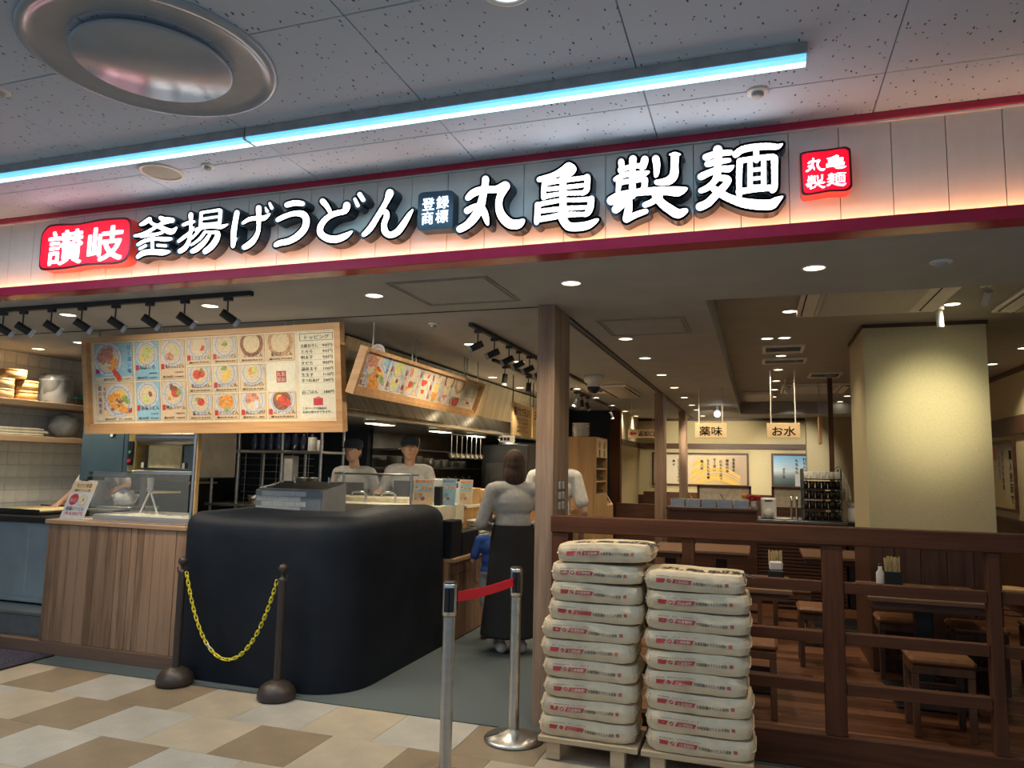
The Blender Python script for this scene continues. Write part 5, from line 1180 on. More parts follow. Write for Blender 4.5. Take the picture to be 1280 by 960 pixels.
def chain():
    t = thing('plastic_chain', (-3.45, 4.29, .2), 'yellow plastic chain sagging between the two brown barrier posts', 'chain')
    A = Vector((-3.845, 4.298, .765)); B = Vector((-3.085, 4.295, .765)); sag = .555
    N = 400; pts = []
    for i in range(N+1):
        s = i/N; u = 2*s-1; k = 1.7
        z = A.z - sag*(1-(math.cosh(k*u)-1)/(math.cosh(k)-1)); pts.append(Vector((A.x+(B.x-A.x)*s, A.y+(B.y-A.y)*s, z)))
    L = [0]
    for p, q in zip(pts, pts[1:]): L.append(L[-1]+(q-p).length)
    pitch = .0305; n = int(L[-1]/pitch); first = None
    for i in range(n):
        d = (i+.5)*L[-1]/n; j = max(k for k in range(N+1) if L[k] <= d); c = pts[j]; tg = (pts[min(j+3, N)]-pts[max(j-3, 0)]).normalized()
        if first is None:
            r, l = .0095, .012; ring = []
            for k in range(16):
                a = 2*PI*k/16; ring.append((math.cos(a)*r, 0, math.sin(a)*r+(l if math.sin(a) >= 0 else -l)))
            o = first = MB().tube(ring, .0042, 6, closed=True).build('chain_link', [M['chain']], t, off=(0, 0, 0))
        else: o = clone(first, t)
        if i == 17: o.data = o.data.copy(); o.data.materials[0] = M['white']; o['label'] = 'white joining link'
        q = tg.to_track_quat('Z', 'Y'); o.rotation_mode = 'QUATERNION'
        from mathutils import Quaternion
        o.rotation_quaternion = q @ Quaternion((0, 0, 1), PI/2*(i % 2)+.4); o.location = c-OFF[t.name]
chain()

# ---------------------------------------------------------------- silver belt posts
M['brushed'] = plain('brushed_steel', (0.56, 0.56, 0.55), 0.30, 1.0, var=.06, scale=6, stretch=(1, 1, 4))
M['belt'] = plain('belt_red', (0.60, 0.008, 0.03), .6, var=.05)
def belt_post(x, y, lab, gap):
    t = thing('belt_post', (x, y, 0), lab, 'barrier post', 'silver retractable belt posts')
    n = 48; m = MB(); prof = [(.168, 0), (.170, .006), (.160, .016), (.10, .030), (.045, .048), (.03, .056)]
    for k in range(n):
        a0, a1 = 2*PI*k/n, 2*PI*(k+1)/n; am = (a0+a1)/2
        if abs((am-gap+PI) % (2*PI)-PI) < .10: p = [q for q in prof if q[0] < .075]+[]
        else: p = prof
        if p[0][0] < .168: p = [(.085, 0), (.085, .036)]+[q for q in prof if q[0] < .08]
        vs = []
        for a in (a0, a1):
            for r, z in p: vs.append((x+r*math.cos(a), y+r*math.sin(a), z+.0045))
        L = len(p); m.add(vs, [(i, L+i, L+i+1, i+1) for i in range(L-1)], 0, p is prof)
        if p is not prof: continue
    for s in (-1, 1):
        a = gap+s*.131; p = prof; vs = []
        for r, z in p: vs += [(x+r*math.cos(a), y+r*math.sin(a), .0045), (x+r*math.cos(a), y+r*math.sin(a), z+.0045)]
        m.add(vs, [(2*i, 2*i+1, 2*i+3, 2*i+2) for i in range(len(p)-1)])
    m.build('base', [M['brushed']], t)
    MB().cyl((x, y, .05), (x, y, .80), .0305, n=24).build('pole', [M['brushed']], t)
    MB().lathe([(.031, 0), (.036, .004), (.036, .150), (.034, .158), (0, .160)], (x, y, .803), 24).build('head', [M['brushed']], t)
    h = MB()
    for a in (-.9, .9, -PI/2, PI/2):
        cx, cy = x+.036*math.cos(a), y+.036*math.sin(a); tx, ty = -math.sin(a), math.cos(a)
        fr = frame((cx, cy, .825), (tx, ty, 0), (0, 0, 1)); h.prism([(-.012, 0), (.012, 0), (.012, .118), (-.012, .118)], fr, -.004, .005)
    h.build('belt_slot', [M['black']], t)
    MB().lathe([(.030, 0), (.034, .002), (.030, .007), (0, .009)], (x, y, .962), 20).build('cap', [M['black']], t)
    return t
belt_post(-1.487, 3.50, 'nearest silver belt post at the left end of the red belt', 2.8)
belt_post(-1.357, 4.180, 'silver belt post beside the wood pillar at the right end of the red belt', 3.6)
t = thing('red_belt', (-1.42, 3.84, .85), 'red retractable belt stretched between the two silver posts', 'belt')
a = Vector((-1.478, 3.54, 0)); b = Vector((-1.362, 4.145, 0)); m = MB(); NB = 12
vs = []
for i in range(NB+1):
    s = i/NB; p = a+(b-a)*s; sg = .010*math.sin(PI*s)
    for dx, z in ((-.0012, .862-sg), (-.0012, .912-sg), (.0012, .912-sg), (.0012, .862-sg)): vs.append((p.x+dx, p.y, z))
m.add(vs, [(i*4+k, i*4+(k+1) % 4, i*4+4+(k+1) % 4, i*4+4+k) for i in range(NB) for k in range(4)])
m.build('belt', [M['belt']], t)
MB().box(-1.488, -1.47, 3.535, 3.55, .857, .917, 0, .003).build('belt_clip', [M['black']], t)

# ---------------------------------------------------------------- flour sacks on pallets
M['kraft'] = None
mk, nt, bs = new_mat('kraft_paper')
n1 = noise(nt, 7, (1, 1, 1), 5); n2 = noise(nt, 13, (1, 1, 1.6), 5)
r = ramp(nt, n1.outputs[0], (0.61, 0.48, 0.315), (0.75, 0.615, 0.425)); nt.links.new(r.outputs[0], bs.inputs['Base Color'])
bs.inputs['Roughness'].default_value = .62; bump(nt, bs, n2.outputs[0], .55, .016); M['kraft'] = mk
P['sackred'] = flatc('sack_red', (0.50, 0.045, 0.055)); P['sackink'] = flatc('sack_ink', (.035, .04, .045)); P['sackwhite'] = flatc('sack_white', (.68, .60, .50)); P['sackseal'] = flatc('sack_seal', (.50, .12, .08))
def sack(x, y, z, w, h, rz, lab, seed, top=False, lean=0.0):
    rr = random.Random(seed); d = .335
    t = thing('flour_sack', (x, y, z), lab, 'flour sack', 'paper flour sacks on the pallets', rz, local=True)
    ph = [rr.uniform(0, 6.28) for _ in range(6)]
    def surf(a, b, c):
        p = 7.0; k = 1/((abs(a)**p+abs(b)**p)**(1/p))*max(abs(a), abs(b), 1e-6) if max(abs(a), abs(b)) > 0 else 1
        X = a*k*(1-.035*c*c); Y = b*k*(1-.075*c*c)
        e = max(abs(a), abs(b))
        hz = 1-.10*abs(a)**8-.05*abs(b)**6
        Z = c*hz
        wr = .0022*math.sin(9*a+ph[0]+3*c)+.0016*math.sin(17*a+7*b+ph[1])+.0012*math.sin(23*b+11*c+ph[2])
        s = math.sin(5*a+ph[3])*.0015
        return (X*w/2+wr*.5, Y*d/2+wr+s, h/2+Z*h/2*(1-.0)+(.0035*math.sin(3*a+ph[4])*(1 if c > -.99 else 0)+lean*a)*1.0)
    m = MB(); NA, NB_, NC = 22, 12, 6
    def face(fn, n1, n2, flip):
        vs = [fn(-1+2*i/n1, -1+2*j/n2) for i in range(n1+1) for j in range(n2+1)]
        fs = [(i*(n2+1)+j, (i+1)*(n2+1)+j, (i+1)*(n2+1)+j+1, i*(n2+1)+j+1) for i in range(n1) for j in range(n2)]
        m.add(vs, [f[::-1] for f in fs] if flip else fs, 0, True)
    face(lambda u, v: surf(u, v, 1), NA, NB_, False); face(lambda u, v: surf(u, v, -1), NA, NB_, True)
    face(lambda u, v: surf(u, -1, v), NA, NC, False); face(lambda u, v: surf(u, 1, v), NA, NC, True)
    face(lambda u, v: surf(-1, u, v), NB_, NC, True); face(lambda u, v: surf(1, u, v), NB_, NC, False)
    body = m.build('sack_body', [mk], t, off=(0, 0, 0))
    # folded end seams
    sm = MB()
    for s in (-1, 1):
        pts = [surf(s, -1+2*i/10, 0) for i in range(11)]
        pts = [(p[0]+s*.003, p[1]*.97, p[2]) for p in pts]; sm.tube(pts, .0035, 5)
    sm.build('end_seam', [mk], t, off=(0, 0, 0))
    pr = MB(); F0 = frame((0, 0, 0), (1, 0, 0), (0, 0, 1)); H = h
    keys = ['sackred', 'sackink', 'sackwhite', 'sackseal']; I = {k: i for i, k in enumerate(keys)}
    def U(f): return (f-.5)*w
    zc = H*.50; hh = H*.115
    pr.flat([(U(.125), zc-hh), (U(.205), zc-hh), (U(.225), zc+hh), (U(.125), zc+hh)], F0, .0, I['sackred'])
    pr.disc(U(.258), zc, hh*.95, F0, 0, I['sackred'], 14); pr.flat([(U(.245), zc-hh*.2), (U(.262), zc+hh*.5), (U(.272), zc+hh*.2), (U(.255), zc-hh*.5)], F0, .0004, I['sackwhite'])
    N_ = 8; lo = [(U(.290+(.47-.290)*i/N_), zc-hh) for i in range(N_+1)]; hi = [(U(.310+(.49-.310)*i/N_), zc+hh) for i in range(N_+1)]
    for i in range(N_): pr.flat([lo[i], lo[i+1], hi[i+1], hi[i]], F0, 0, I['sackred'])
    pr.text('日清製粉', U(.318), zc-hh*.72, hh*1.7, F0, .0012, I['sackwhite'], 1, width=w*.142)
    pr.text('丸亀製麺のうどん小麦粉', U(.495), zc-hh*.85, hh*1.75, F0, .0012, I['sackink'], 1, width=w*.295)
    pr.rect(U(.810), U(.845), zc-hh*.8, zc+hh*.8, F0, 0, I['sackseal'])
    for k in range(16):
        if rr.random() < .8: pr.rect(U(.12+.025*k), U(.135+.025*k), zc+hh*2.0, zc+hh*2.25, F0, 0, I['sackink' if k < 6 else 'sackseal'])
    for s, cc in ((-.97, .3), (-.97, -.1), (-.97, .7)): pr.rect(U(.008), U(.02), H*(.5+cc*.4)-.004, H*(.5+cc*.4)+.004, F0, 0, I['sackred'])
    out = []
    for (px, py, pz) in pr.v:
        a = px/(w/2); c = (pz-h/2)/(h/2); q = surf(a*1.0, -1, c); out.append((q[0], q[1]-.0032+py, q[2]))
    pr.v = out
    o = pr.build('print', [P[k] for k in keys], t, off=(0, 0, 0)); o['kind'] = 'stuff'
    if top:
        tp = MB(); Ft = frame((0, 0, 0), (1, 0, 0), (0, 1, 0)); tp.text('丸亀製麺', -w*.36, -.10, .125, Ft, 0, 0, 1); tp.text('讃岐', w*.27, .0, .05, Ft, 0, 0, 1)
        tp.v = [(lambda q: (q[0], q[1], q[2]+.0015))(surf(px/(w/2), py/(d/2), 1)) for px, py, pz in tp.v]
        tp.build('top_print', [P['sackink']], t, off=(0, 0, 0))
S1 = [(-1.155, -.637, 1), (-1.148, -.637, -1), (-1.132, -.628, 1), (-1.137, -.628, 0), (-1.15, -.64, -1), (-1.146, -.62, 1), (-1.112, -.595, 0), (-1.10, -.605, 1), (-1.097, -.597, -1), (-1.065, -.555, -1.5)]
S2 = [(-.570, -.044, 0), (-.575, -.054, 1), (-.576, -.052, -1), (-.583, -.075, 0), (-.577, -.063, 1), (-.582, -.058, -1), (-.573, -.054, 0), (-.575, -.058, 1), (-.580, -.080, 0)]
def nth(k, n):
    if k == 0: return 'bottom sack'
    if k == n-1: return 'topmost sack'
    return '%s sack from the bottom' % ORD[k]
for k, (a, b, r_) in enumerate(S1):
    sack((a+b)/2, 4.145, .1215+.1013*k+(.012 if k == 9 else .003 if k == 8 else 0), b-a+.012, .0994, math.radians(r_*.7), 'tan flour sack with red print, %s of the left stack' % nth(k, 10), 11+k, k == 9, .010 if k == 9 else (.004 if k == 8 else 0))
for k, (a, b, r_) in enumerate(S2):
    sack((a+b)/2, 4.13, .1215+.1005*k, b-a+.012, .0986, math.radians(r_*.7), 'tan flour sack with red print, %s of the right stack' % nth(k, 9), 41+k, k == 8, 0)
M['pallet'] = wood('pallet_wood', (.44, .31, .18), (.60, .45, .28), 'x', .7, 8)
def pallet(x0, x1, y0, y1, lab):
    t = thing('pallet', ((x0+x1)/2, (y0+y1)/2, 0), lab, 'pallet', 'small wooden pallets')
    for k in range(4):
        a = y0+(y1-y0)*k/4; MB().box(x0, x1, a+.002, a+(y1-y0)/4-.002, .092, .1205, 0, .003).build('deck_board', [M['pallet']], t)
    for x in (x0+.045, x1-.145):
        for y in (y0+.015, y1-.085): MB().box(x, x+.075, y, y+.07, .0045, .092, 0, .003).build('foot_block', [M['pallet']], t)
pallet(-1.150, -.615, 3.962, 4.325, 'small wooden pallet on the floor under the left stack of flour sacks')
pallet(-.598, -.045, 3.958, 4.315, 'small wooden pallet on the floor under the right stack of flour sacks')

# ---------------------------------------------------------------- wood partition between mall and dining room
t = thing('wood_partition', (.5, 4.4, 0), 'brown wooden rail partition in front of the dining room, right of the pillar', 'partition')
PX_ = [(-1.195, -1.093), (-.424, -.356), (.316, .420), (1.089, 1.147), (1.83, 1.93), (2.60, 2.66)]
MB().box(-1.20, 2.825, 4.352, 4.448, 1.166, 1.262, 0, .004).build('top_rail', [M['fence']], t)
MB().box(-1.20, 2.825, 4.358, 4.442, .0045, .18, 0, .004).build('base_board', [M['fence']], t)
for a, b in PX_: MB().box(a, b, 4.362, 4.438, .181, 1.165, 0, .003).build('post', [M['fence_z']], t)
for (a, b) in zip([p[1] for p in PX_], [p[0] for p in PX_[1:]]):
    for z0, z1 in ((.912, .970), (.648, .706), (.390, .449)): MB().box(a+.001, b-.001, 4.372, 4.428, z0, z1, 0, .003).build('rail', [M['fence']], t)

# ---------------------------------------------------------------- stools and tables behind the partition
M['leather'] = plain('leather', (0.20, 0.085, 0.035), .42, var=.15, scale=20); M['table'] = wood('table_top', (.14, .07, .038), (.22, .12, .07), 'x', .35, 6)
M['stoolwood'] = wood('stool_wood', (.060, .028, .016), (.11, .055, .032), 'z', .5, 7)
stool0 = [None]
def stool(x, y, lab, rz=0):
    if stool0[0] is None:
        t = stool0[0] = thing('low_stool', (0, 0, 0), lab, 'stool', 'brown leather dining stools', local=True)
        w, d = .178, .165
        MB().box(-w, w, -d, d, .415, .468, 0, .02).build('cushion', [M['leather']], t)
        MB().box(-w+.01, w-.01, -d+.01, d-.01, .365, .414, 0, .004).build('seat_frame', [M['stoolwood']], t)
        for sx in (-1, 1):
            for sy_ in (-1, 1): MB().box(sx*(w-.03)-.019, sx*(w-.03)+.019, sy_*(d-.03)-.019, sy_*(d-.03)+.019, 0, .364, 0, .003).build('leg', [M['stoolwood']], t)
        for sx in (-1, 1): MB().box(sx*(w-.03)-.01, sx*(w-.03)+.01, -d+.05, d-.05, .20, .235).build('stretcher', [M['stoolwood']], t)
        MB().box(-w+.05, w-.05, -.012, .012, .13, .16).box(-w+.05, w-.05, d-.042, d-.018, .22, .25).build('stretcher', [M['stoolwood']], t)
    else: t = clone_tree(stool0[0])
    t.location = (x, y, 0.001); t.rotation_euler = (0, 0, rz); tag(t, lab, 'stool', 'brown leather dining stools')
stool(1.02, 5.25, 'brown leather stool in front of the table with the right chopstick box')
stool(-.08, 5.25, 'brown leather stool behind the flour sacks, left of the wide partition post')
stool(1.80, 5.22, 'brown leather stool at the right picture edge behind the partition')
stool(1.02, 6.52, 'brown leather stool behind the table with the right chopstick box')
stool(1.50, 6.38, 'brown leather stool between the middle and the right table, far side')
stool(.46, 6.70, 'brown leather stool seen just right of the wide partition post, far side')
stool(-.16, 7.35, 'brown leather stool in the second row, left of the wide partition post')
stool(.28, 7.70, 'brown leather stool in the second row under the narrow hanging table edge')
stool(2.05, 6.62, 'brown leather stool behind the right table')
table0 = [None]
def table(x0, x1, y0, y1, lab):
    cx, cy = (x0+x1)/2, (y0+y1)/2
    t = thing('dining_table', (cx, cy, 0), lab, 'table', 'brown dining tables')
    MB().box(x0, x1, y0, y1, .690, .722, 0, .005).build('table_top', [M['table']], t)
    MB().box(x0+.03, x1-.03, y0+.03, y1-.03, .640, .690).build('apron', [M['darkwood']], t)
    MB().box(cx-.055, cx+.055, cy-.055, cy+.055, .022, .640, 0, .006).build('pedestal', [M['black']], t)
    MB().box(cx-.24, cx+.24, cy-.36, cy+.30, .001, .022, 0, .008).build('foot_plate', [M['black']], t)
table(.70, 1.48, 5.63, 6.42, 'dining table with the right chopstick box, behind the partition')
table(-.55, .215, 5.63, 6.38, 'dining table with the left chopstick box, behind the right sack stack')
table(1.66, 2.42, 5.63, 6.42, 'dining table at the right picture edge')
table(-1.1, -.76, 7.9, 8.75, 'narrow dining table in the second row, left one behind the sacks')
table(-.70, -.10, 8.05, 8.85, 'dining table in the second row, middle one behind the sacks')
table(.41, 1.08, 8.05, 8.85, 'dining table in the second row, left of the column foot')
tag(MB().box(.93, 1.10, 8.2, 8.45, .723, .80, 0, .012).build('black_tray_box', [M['black']], None, loc=(1.0, 8.3, .723)), 'black box on the second row table left of the column', 'box')
M['chop'] = plain('chopstick_wood', (.62, .49, .26), .6, var=.18, scale=90, stretch=(1, 1, .1))
def chopbox(x, y, lab, n=16, tissue=True):
    t = thing('chopstick_box', (x, y, .7225), lab, 'chopstick box', 'chopstick boxes on the tables'); z = .7225
    w = .058
    MB().box(x-w, x+w, y-.045, y-.041, z, z+.115).box(x-w, x+w, y+.041, y+.045, z, z+.115).box(x-w, x-w+.004, y-.041, y+.041, z, z+.115).box(x+w-.004, x+w, y-.041, y+.041, z, z+.115).box(x-w, x+w, y-.045, y+.045, z, z+.006).build('box', [M['black']], t)
    rr = random.Random(int(x*100))
    for k in range(n):
        a = x-w+.010+(2*w-.02)*k/(n-1)
        for yy in (-.02, .015): MB().cyl((a, y+yy, z+.01), (a+rr.uniform(-.012, .012), y+yy+rr.uniform(-.01, .01), z+.215+rr.uniform(-.01, .01)), .0035, .0045, 6).build('chopstick', [M['chop']], t)
    return t
chopbox(.93, 6.16, 'black box of wooden chopsticks on the right table seen above the rail')
chopbox(.115, 6.18, 'black box of wooden chopsticks with white tissues on the left table')
t = thing('white_bottle', (.845, 6.15, .7225), 'small white bottle beside the right chopstick box', 'bottle')
MB().lathe([(0, 0), (.028, 0), (.03, .02), (.03, .10), (.014, .125), (.014, .15), (0, .15)], (.845, 6.15, .7225), 16).build('bottle', [M['white']], t)
MB().lathe([(.015, .150), (.015, .165), (0, .168)], (.845, 6.15, .7225), 12).build('cap', [M['black']], t)
tag(MB().box(.06, .17, 6.085, 6.13, .7225, .80, 0, .006).box(.065, .165, 6.09, 6.125, .80, .87, 1, .012).build('tissue_holder', [M['black'], M['white']], None, loc=(.115, 6.1, .7225)), 'black holder with white tissues in front of the left chopstick box', 'tissue holder')
t = thing('wood_chair', (2.35, 8.6, 0), 'dark bentwood chair with pale seat at the right edge behind the partition', 'chair')
MB().lathe([(0, .43), (.20, .43), (.205, .445), (.19, .455), (0, .455)], (2.35, 8.6, 0), 24).build('seat', [M['light_wood']], t)
MB().lathe([(.18, .39), (.2, .39), (.2, .43), (.18, .43)], (2.35, 8.6, 0), 24).build('seat_ring', [M['stoolwood']], t)
for k in range(4):
    a = PI/4+k*PI/2; MB().cyl((2.35+.17*math.cos(a), 8.6+.17*math.sin(a), .43), (2.35+.22*math.cos(a), 8.6+.22*math.sin(a), .001), .016, .013, 10).build('leg', [M['stoolwood']], t)
MB().tube([(2.35+.185*math.cos(a), 8.6+.185*math.sin(a), .22) for a in [2*PI*k/20 for k in range(20)]], .009, 6, closed=True).build('foot_ring', [M['stoolwood']], t)
MB().tube([(2.54, 8.45, .43), (2.57, 8.44, .7), (2.57, 8.5, .84), (2.57, 8.6, .87), (2.57, 8.7, .84), (2.57, 8.76, .7), (2.54, 8.75, .43)], .013, 8).build('back_frame', [M['stoolwood']], t)
# ---------------------------------------------------------------- condiment and water counters
CB = 9.4
t = thing('condiment_counter', (-.55, 9.75, 0), 'dark wood condiment counter in the dining room under the hanging 薬味 sign', 'counter')
MB().box(-1.07, -.03, CB, 10.1, .001, 1.06).build('body', [M['darkwood']], t)
MB().box(-1.10, -.02, CB-.02, 10.12, 1.06, 1.10, 0, .004).build('top', [M['darkwood']], t)
t = thing('water_counter', (.45, 9.75, 0), 'dark wood water counter with slatted front under the hanging お水 sign', 'counter')
MB().box(-.028, .95, CB+.04, 10.1, .001, .95).build('body', [M['darkwood']], t)
MB().box(-.018, .97, CB, 10.12, .95, .985, 0, .004).build('top', [M['steel_dark']], t)
for k in range(22): MB().box(-.02, .94, CB+.015, CB+.038, .04+k*.041, .066+k*.041).build('slat', [M['darkwood']], t)
for k in range(5):
    x = -.97+.19*k
    t = thing('condiment_pan', (x, 9.65, 1.101), 'steel condiment pan on the condiment counter, %s from the left' % ORD[k], 'pan', 'steel condiment pans')
    MB().box(x-.085, x+.085, 9.48, 9.82, 1.101, 1.108).box(x-.085, x+.085, 9.48, 9.484, 1.108, 1.19).box(x-.085, x+.085, 9.816, 9.82, 1.108, 1.19).box(x-.085, x-.081, 9.484, 9.816, 1.108, 1.19).box(x+.081, x+.085, 9.484, 9.816, 1.108, 1.19).build('pan', [M['steel']], t)
    MB().box(x-.078, x+.078, 9.49, 9.81, 1.11, 1.16, 0, .01).build('filling', [P[['green', 'egg', 'green', 'brown', 'bowlin'][k]]], t)
    if k in (1, 3): MB().cyl((x, 9.6, 1.16), (x-.05, 9.5, 1.27), .006, n=8).build('spoon', [M['steel']], t)
t = thing('flower_vase', (-.065, 9.55, 1.101), 'small vase with red and orange flowers at the end of the condiment counter', 'flowers')
MB().lathe([(0, 0), (.03, 0), (.038, .04), (.03, .08), (.033, .09), (.028, .09), (.02, .01)], (-.065, 9.55, 1.101), 18).build('vase', [M['white']], t)
rr = random.Random(2)
for k in range(9): MB().ball((-.07+rr.uniform(-.06, .07), 9.55+rr.uniform(-.04, .04), 1.215+rr.uniform(0, .05)), .028, 10, 0, (1, 1, .8)).build('red_flower', [flatc('flower_red', (.35, .02, .02)) if k == 0 else bpy.data.materials['flower_red']], t)
MB().ball((-.17, 9.55, 1.25), .035, 12).build('orange_flower', [flatc('flower_orange', (.75, .28, .08))], t)
t = thing('white_dispenser', (.10, 9.6, .986), 'white upright dispenser with round bowl, left on the water counter', 'dispenser')
MB().box(.02, .20, 9.55, 9.7, .986, 1.235, 0, .015).box(.065, .155, 9.545, 9.55, 1.195, 1.21, 1).build('body', [M['white'], M['black']], t)
MB().ball((.11, 9.53, 1.05), .06, 16).build('bowl', [M['white']], t)
for k, x in enumerate((.37, .43)):
    t = thing('water_tap', (x, 9.6, .986), 'slim steel water tap on the water counter, %s of two' % ['left', 'right'][k], 'tap', 'water taps')
    MB().tube([(x, 9.6, .986), (x, 9.6, 1.22), (x, 9.57, 1.25), (x, 9.52, 1.25), (x, 9.5, 1.22)], .013, 8).build('spout', [M['steel']], t)
    MB().box(x-.022, x+.022, 9.57, 9.63, .986, 1.0).build('base', [M['steel']], t)
tag(MB().lathe([(0, 0), (.09, 0), (.10, .015), (.09, .018), (0, .012)], (.27, 9.5, .986), 24).build('drip_tray', [M['white']], None, loc=(.27, 9.5, .986)), 'white round drip tray left of the water taps', 'tray')
t = thing('cup_rack', (.70, 9.65, .986), 'black shelf rack full of cups and glasses on the water counter', 'rack')
for x in (.50, .92):
    for y in (9.46, 9.84): MB().box(x-.01, x+.01, y-.01, y+.01, .986, 1.60, 0, .002).build('post', [M['steel_dark']], t)
zsh = (.99, 1.12, 1.24, 1.355, 1.47)
for z in zsh: MB().box(.49, .93, 9.45, 9.85, z, z+.012).build('shelf', [M['black']], t)
glass_m = glassy('glass', (.9, .9, .88), .05, .28); cupd = plain('cup_dark', (.022, .020, .020), .25)
cup0 = {}
for r_, z in enumerate(zsh):
    for k in range(6):
        for y in (9.50, 9.62):
            key = 'glass' if r_ == 4 else 'cup'
            x = .535+.070*k
            if key not in cup0:
                prof = [(0, 0), (.026, 0), (.031, .085), (.029, .085), (.024, .006), (0, .006)]
                o = cup0[key] = MB().lathe(prof, (x, y, z+.0125), 12).build('drinking_cup' if key == 'cup' else 'drinking_glass', [cupd if key == 'cup' else glass_m], None, loc=(x, y, z+.0125))
            else: o = clone(cup0[key])
            o.location = (x, y, z+.0125)
            if key == 'glass': tag(o, 'clear glass on the top rack shelf, %s from left, %s row' % (ORD[k], 'front' if y < 9.55 else 'rear'), 'glass', 'glasses on the cup rack')
            else: tag(o, 'dark cup on the %s rack shelf, %s from left, %s row' % (['bottom', 'second', 'third', 'fourth'][r_], ORD[k], 'front' if y < 9.55 else 'rear'), 'cup', 'cups on the %s shelf of the rack' % ['bottom', 'second', 'third', 'fourth'][r_])
t = thing('water_jug', (1.02, 9.55, .986), 'white plastic water container right of the cup rack', 'container'); 
tag(MB().box(.975, 1.3, 9.44, 10.1, .001, .984, 0, .004).build('side_cabinet', [M['black']], None, loc=(1.1, 9.8, 0)), 'black side cabinet at the right end of the water counter', 'cabinet')
MB().lathe([(0, 0), (.075, 0), (.08, .02), (.08, .17), (0, .17)], (1.07, 9.55, .986), 22, 0, True).build('jug', [M['white']], t)
MB().lathe([(.083, .17), (.085, .22), (0, .225)], (1.07, 9.55, .986), 22).build('lid', [M['grey']], t)
t = thing('slim_post', (.868, 9.95, .986), 'slim dark wood post from the water counter to the ceiling', 'post')
MB().box(.84, .896, 9.92, 9.976, .986, RZ-.03, 0, .003).build('post', [M['darkwood_z']], t)
MB().box(.82, .95, 9.90, 9.99, RZ-.05, RZ, 0, .003).build('bracket', [M['steel']], t)
t = thing('hanging_cloth', (.98, 9.90, 1.3), 'white cloth hanging on the slim dark post behind the cup rack', 'cloth')
m = MB(); vs = []
for i in range(9):
    for j in range(12):
        u = i/8; v = j/11; w = .03+.09*min(1, v*1.6); vs.append((.96+(u-.5)*w*1.3+.03*v, 9.905+.012*math.sin(u*14+v*3), 1.62-.40*v))
m.add(vs, [(i*12+j, (i+1)*12+j, (i+1)*12+j+1, i*12+j+1) for i in range(8) for j in range(11)], 0, True)
m.build('cloth', [plain('cloth_white', (.60, .57, .48), .8)], t)
MB().tube([(.90, 9.94, 1.60), (.93, 9.91, 1.635), (.96, 9.905, 1.62)], .006, 6).build('hook', [M['steel']], t)

# ---------------------------------------------------------------- hanging signs
M['sign_lit'] = wood('sign_lit_wood', (.70, .50, .27), (.82, .62, .37), 'x', .5, 4)
def hsign(x0, x1, y, z0, z1, txt, lab, zt, red=False):
    t = thing('hanging_sign', ((x0+x1)/2, y, z0), lab, 'sign', 'hanging wood signs')
    MB().box(x0, x1, y, y+.02, z0, z1, 0, .003).build('board', [M['sign_lit']], t)
    fr = frame((x0, y, z0), (1, 0, 0), (0, 0, 1)); w = x1-x0; h = z1-z0; c = MB()
    if red:
        c.flat([(w*.05, h*.5), (w*.16, h*.82), (w*.16, h*.62), (w*.30, h*.62), (w*.30, h*.38), (w*.16, h*.38), (w*.16, h*.18)], fr, .002, 1)
        c.text(txt, w*.36, h*.22, h*.66, fr, .003, 0, 1, width=w*.6)
    else: c.text(txt, w*.5, h*.20, h*.68, fr, .003, 0, 1, center=True, width=w*.74)
    c.build('lettering', [P['ink'], P['red']], t)
    r_ = MB()
    for x in (x0+.05, x1-.05): r_.cyl((x, y+.01, z1), (x, y+.01, zt), .0075 if not red else .004, n=8)
    r_.build('hanger_rod', [M['panel_white']], t)
hsign(-.742, -.362, 9.4, 1.957, 2.140, '薬味', 'pale wood hanging sign reading 薬味 above the condiment counter', ZS)
hsign(.103, .482, 9.4, 1.957, 2.140, 'お水', 'pale wood hanging sign reading お水 above the water counter', RZ)
hsign(-1.849, -1.43, 11.0, 2.02, 2.15, '返却口', 'hanging sign with a red arrow reading 返却口 left of the slim pillars', ZS, True)
tt = thing('hanging_tag', (.76, 10.2, 1.9), 'narrow wooden tag hanging edge-on from two cords left of the column', 'sign')
MB().box(.745, .775, 10.1, 10.35, 1.92, 2.28, 0, .003).build('board', [M['light_wood']], tt)
MB().cyl((.76, 10.14, 2.28), (.76, 10.14, RZ), .004, n=6).cyl((.76, 10.31, 2.28), (.76, 10.31, RZ), .004, n=6).build('cord', [M['steel']], tt)

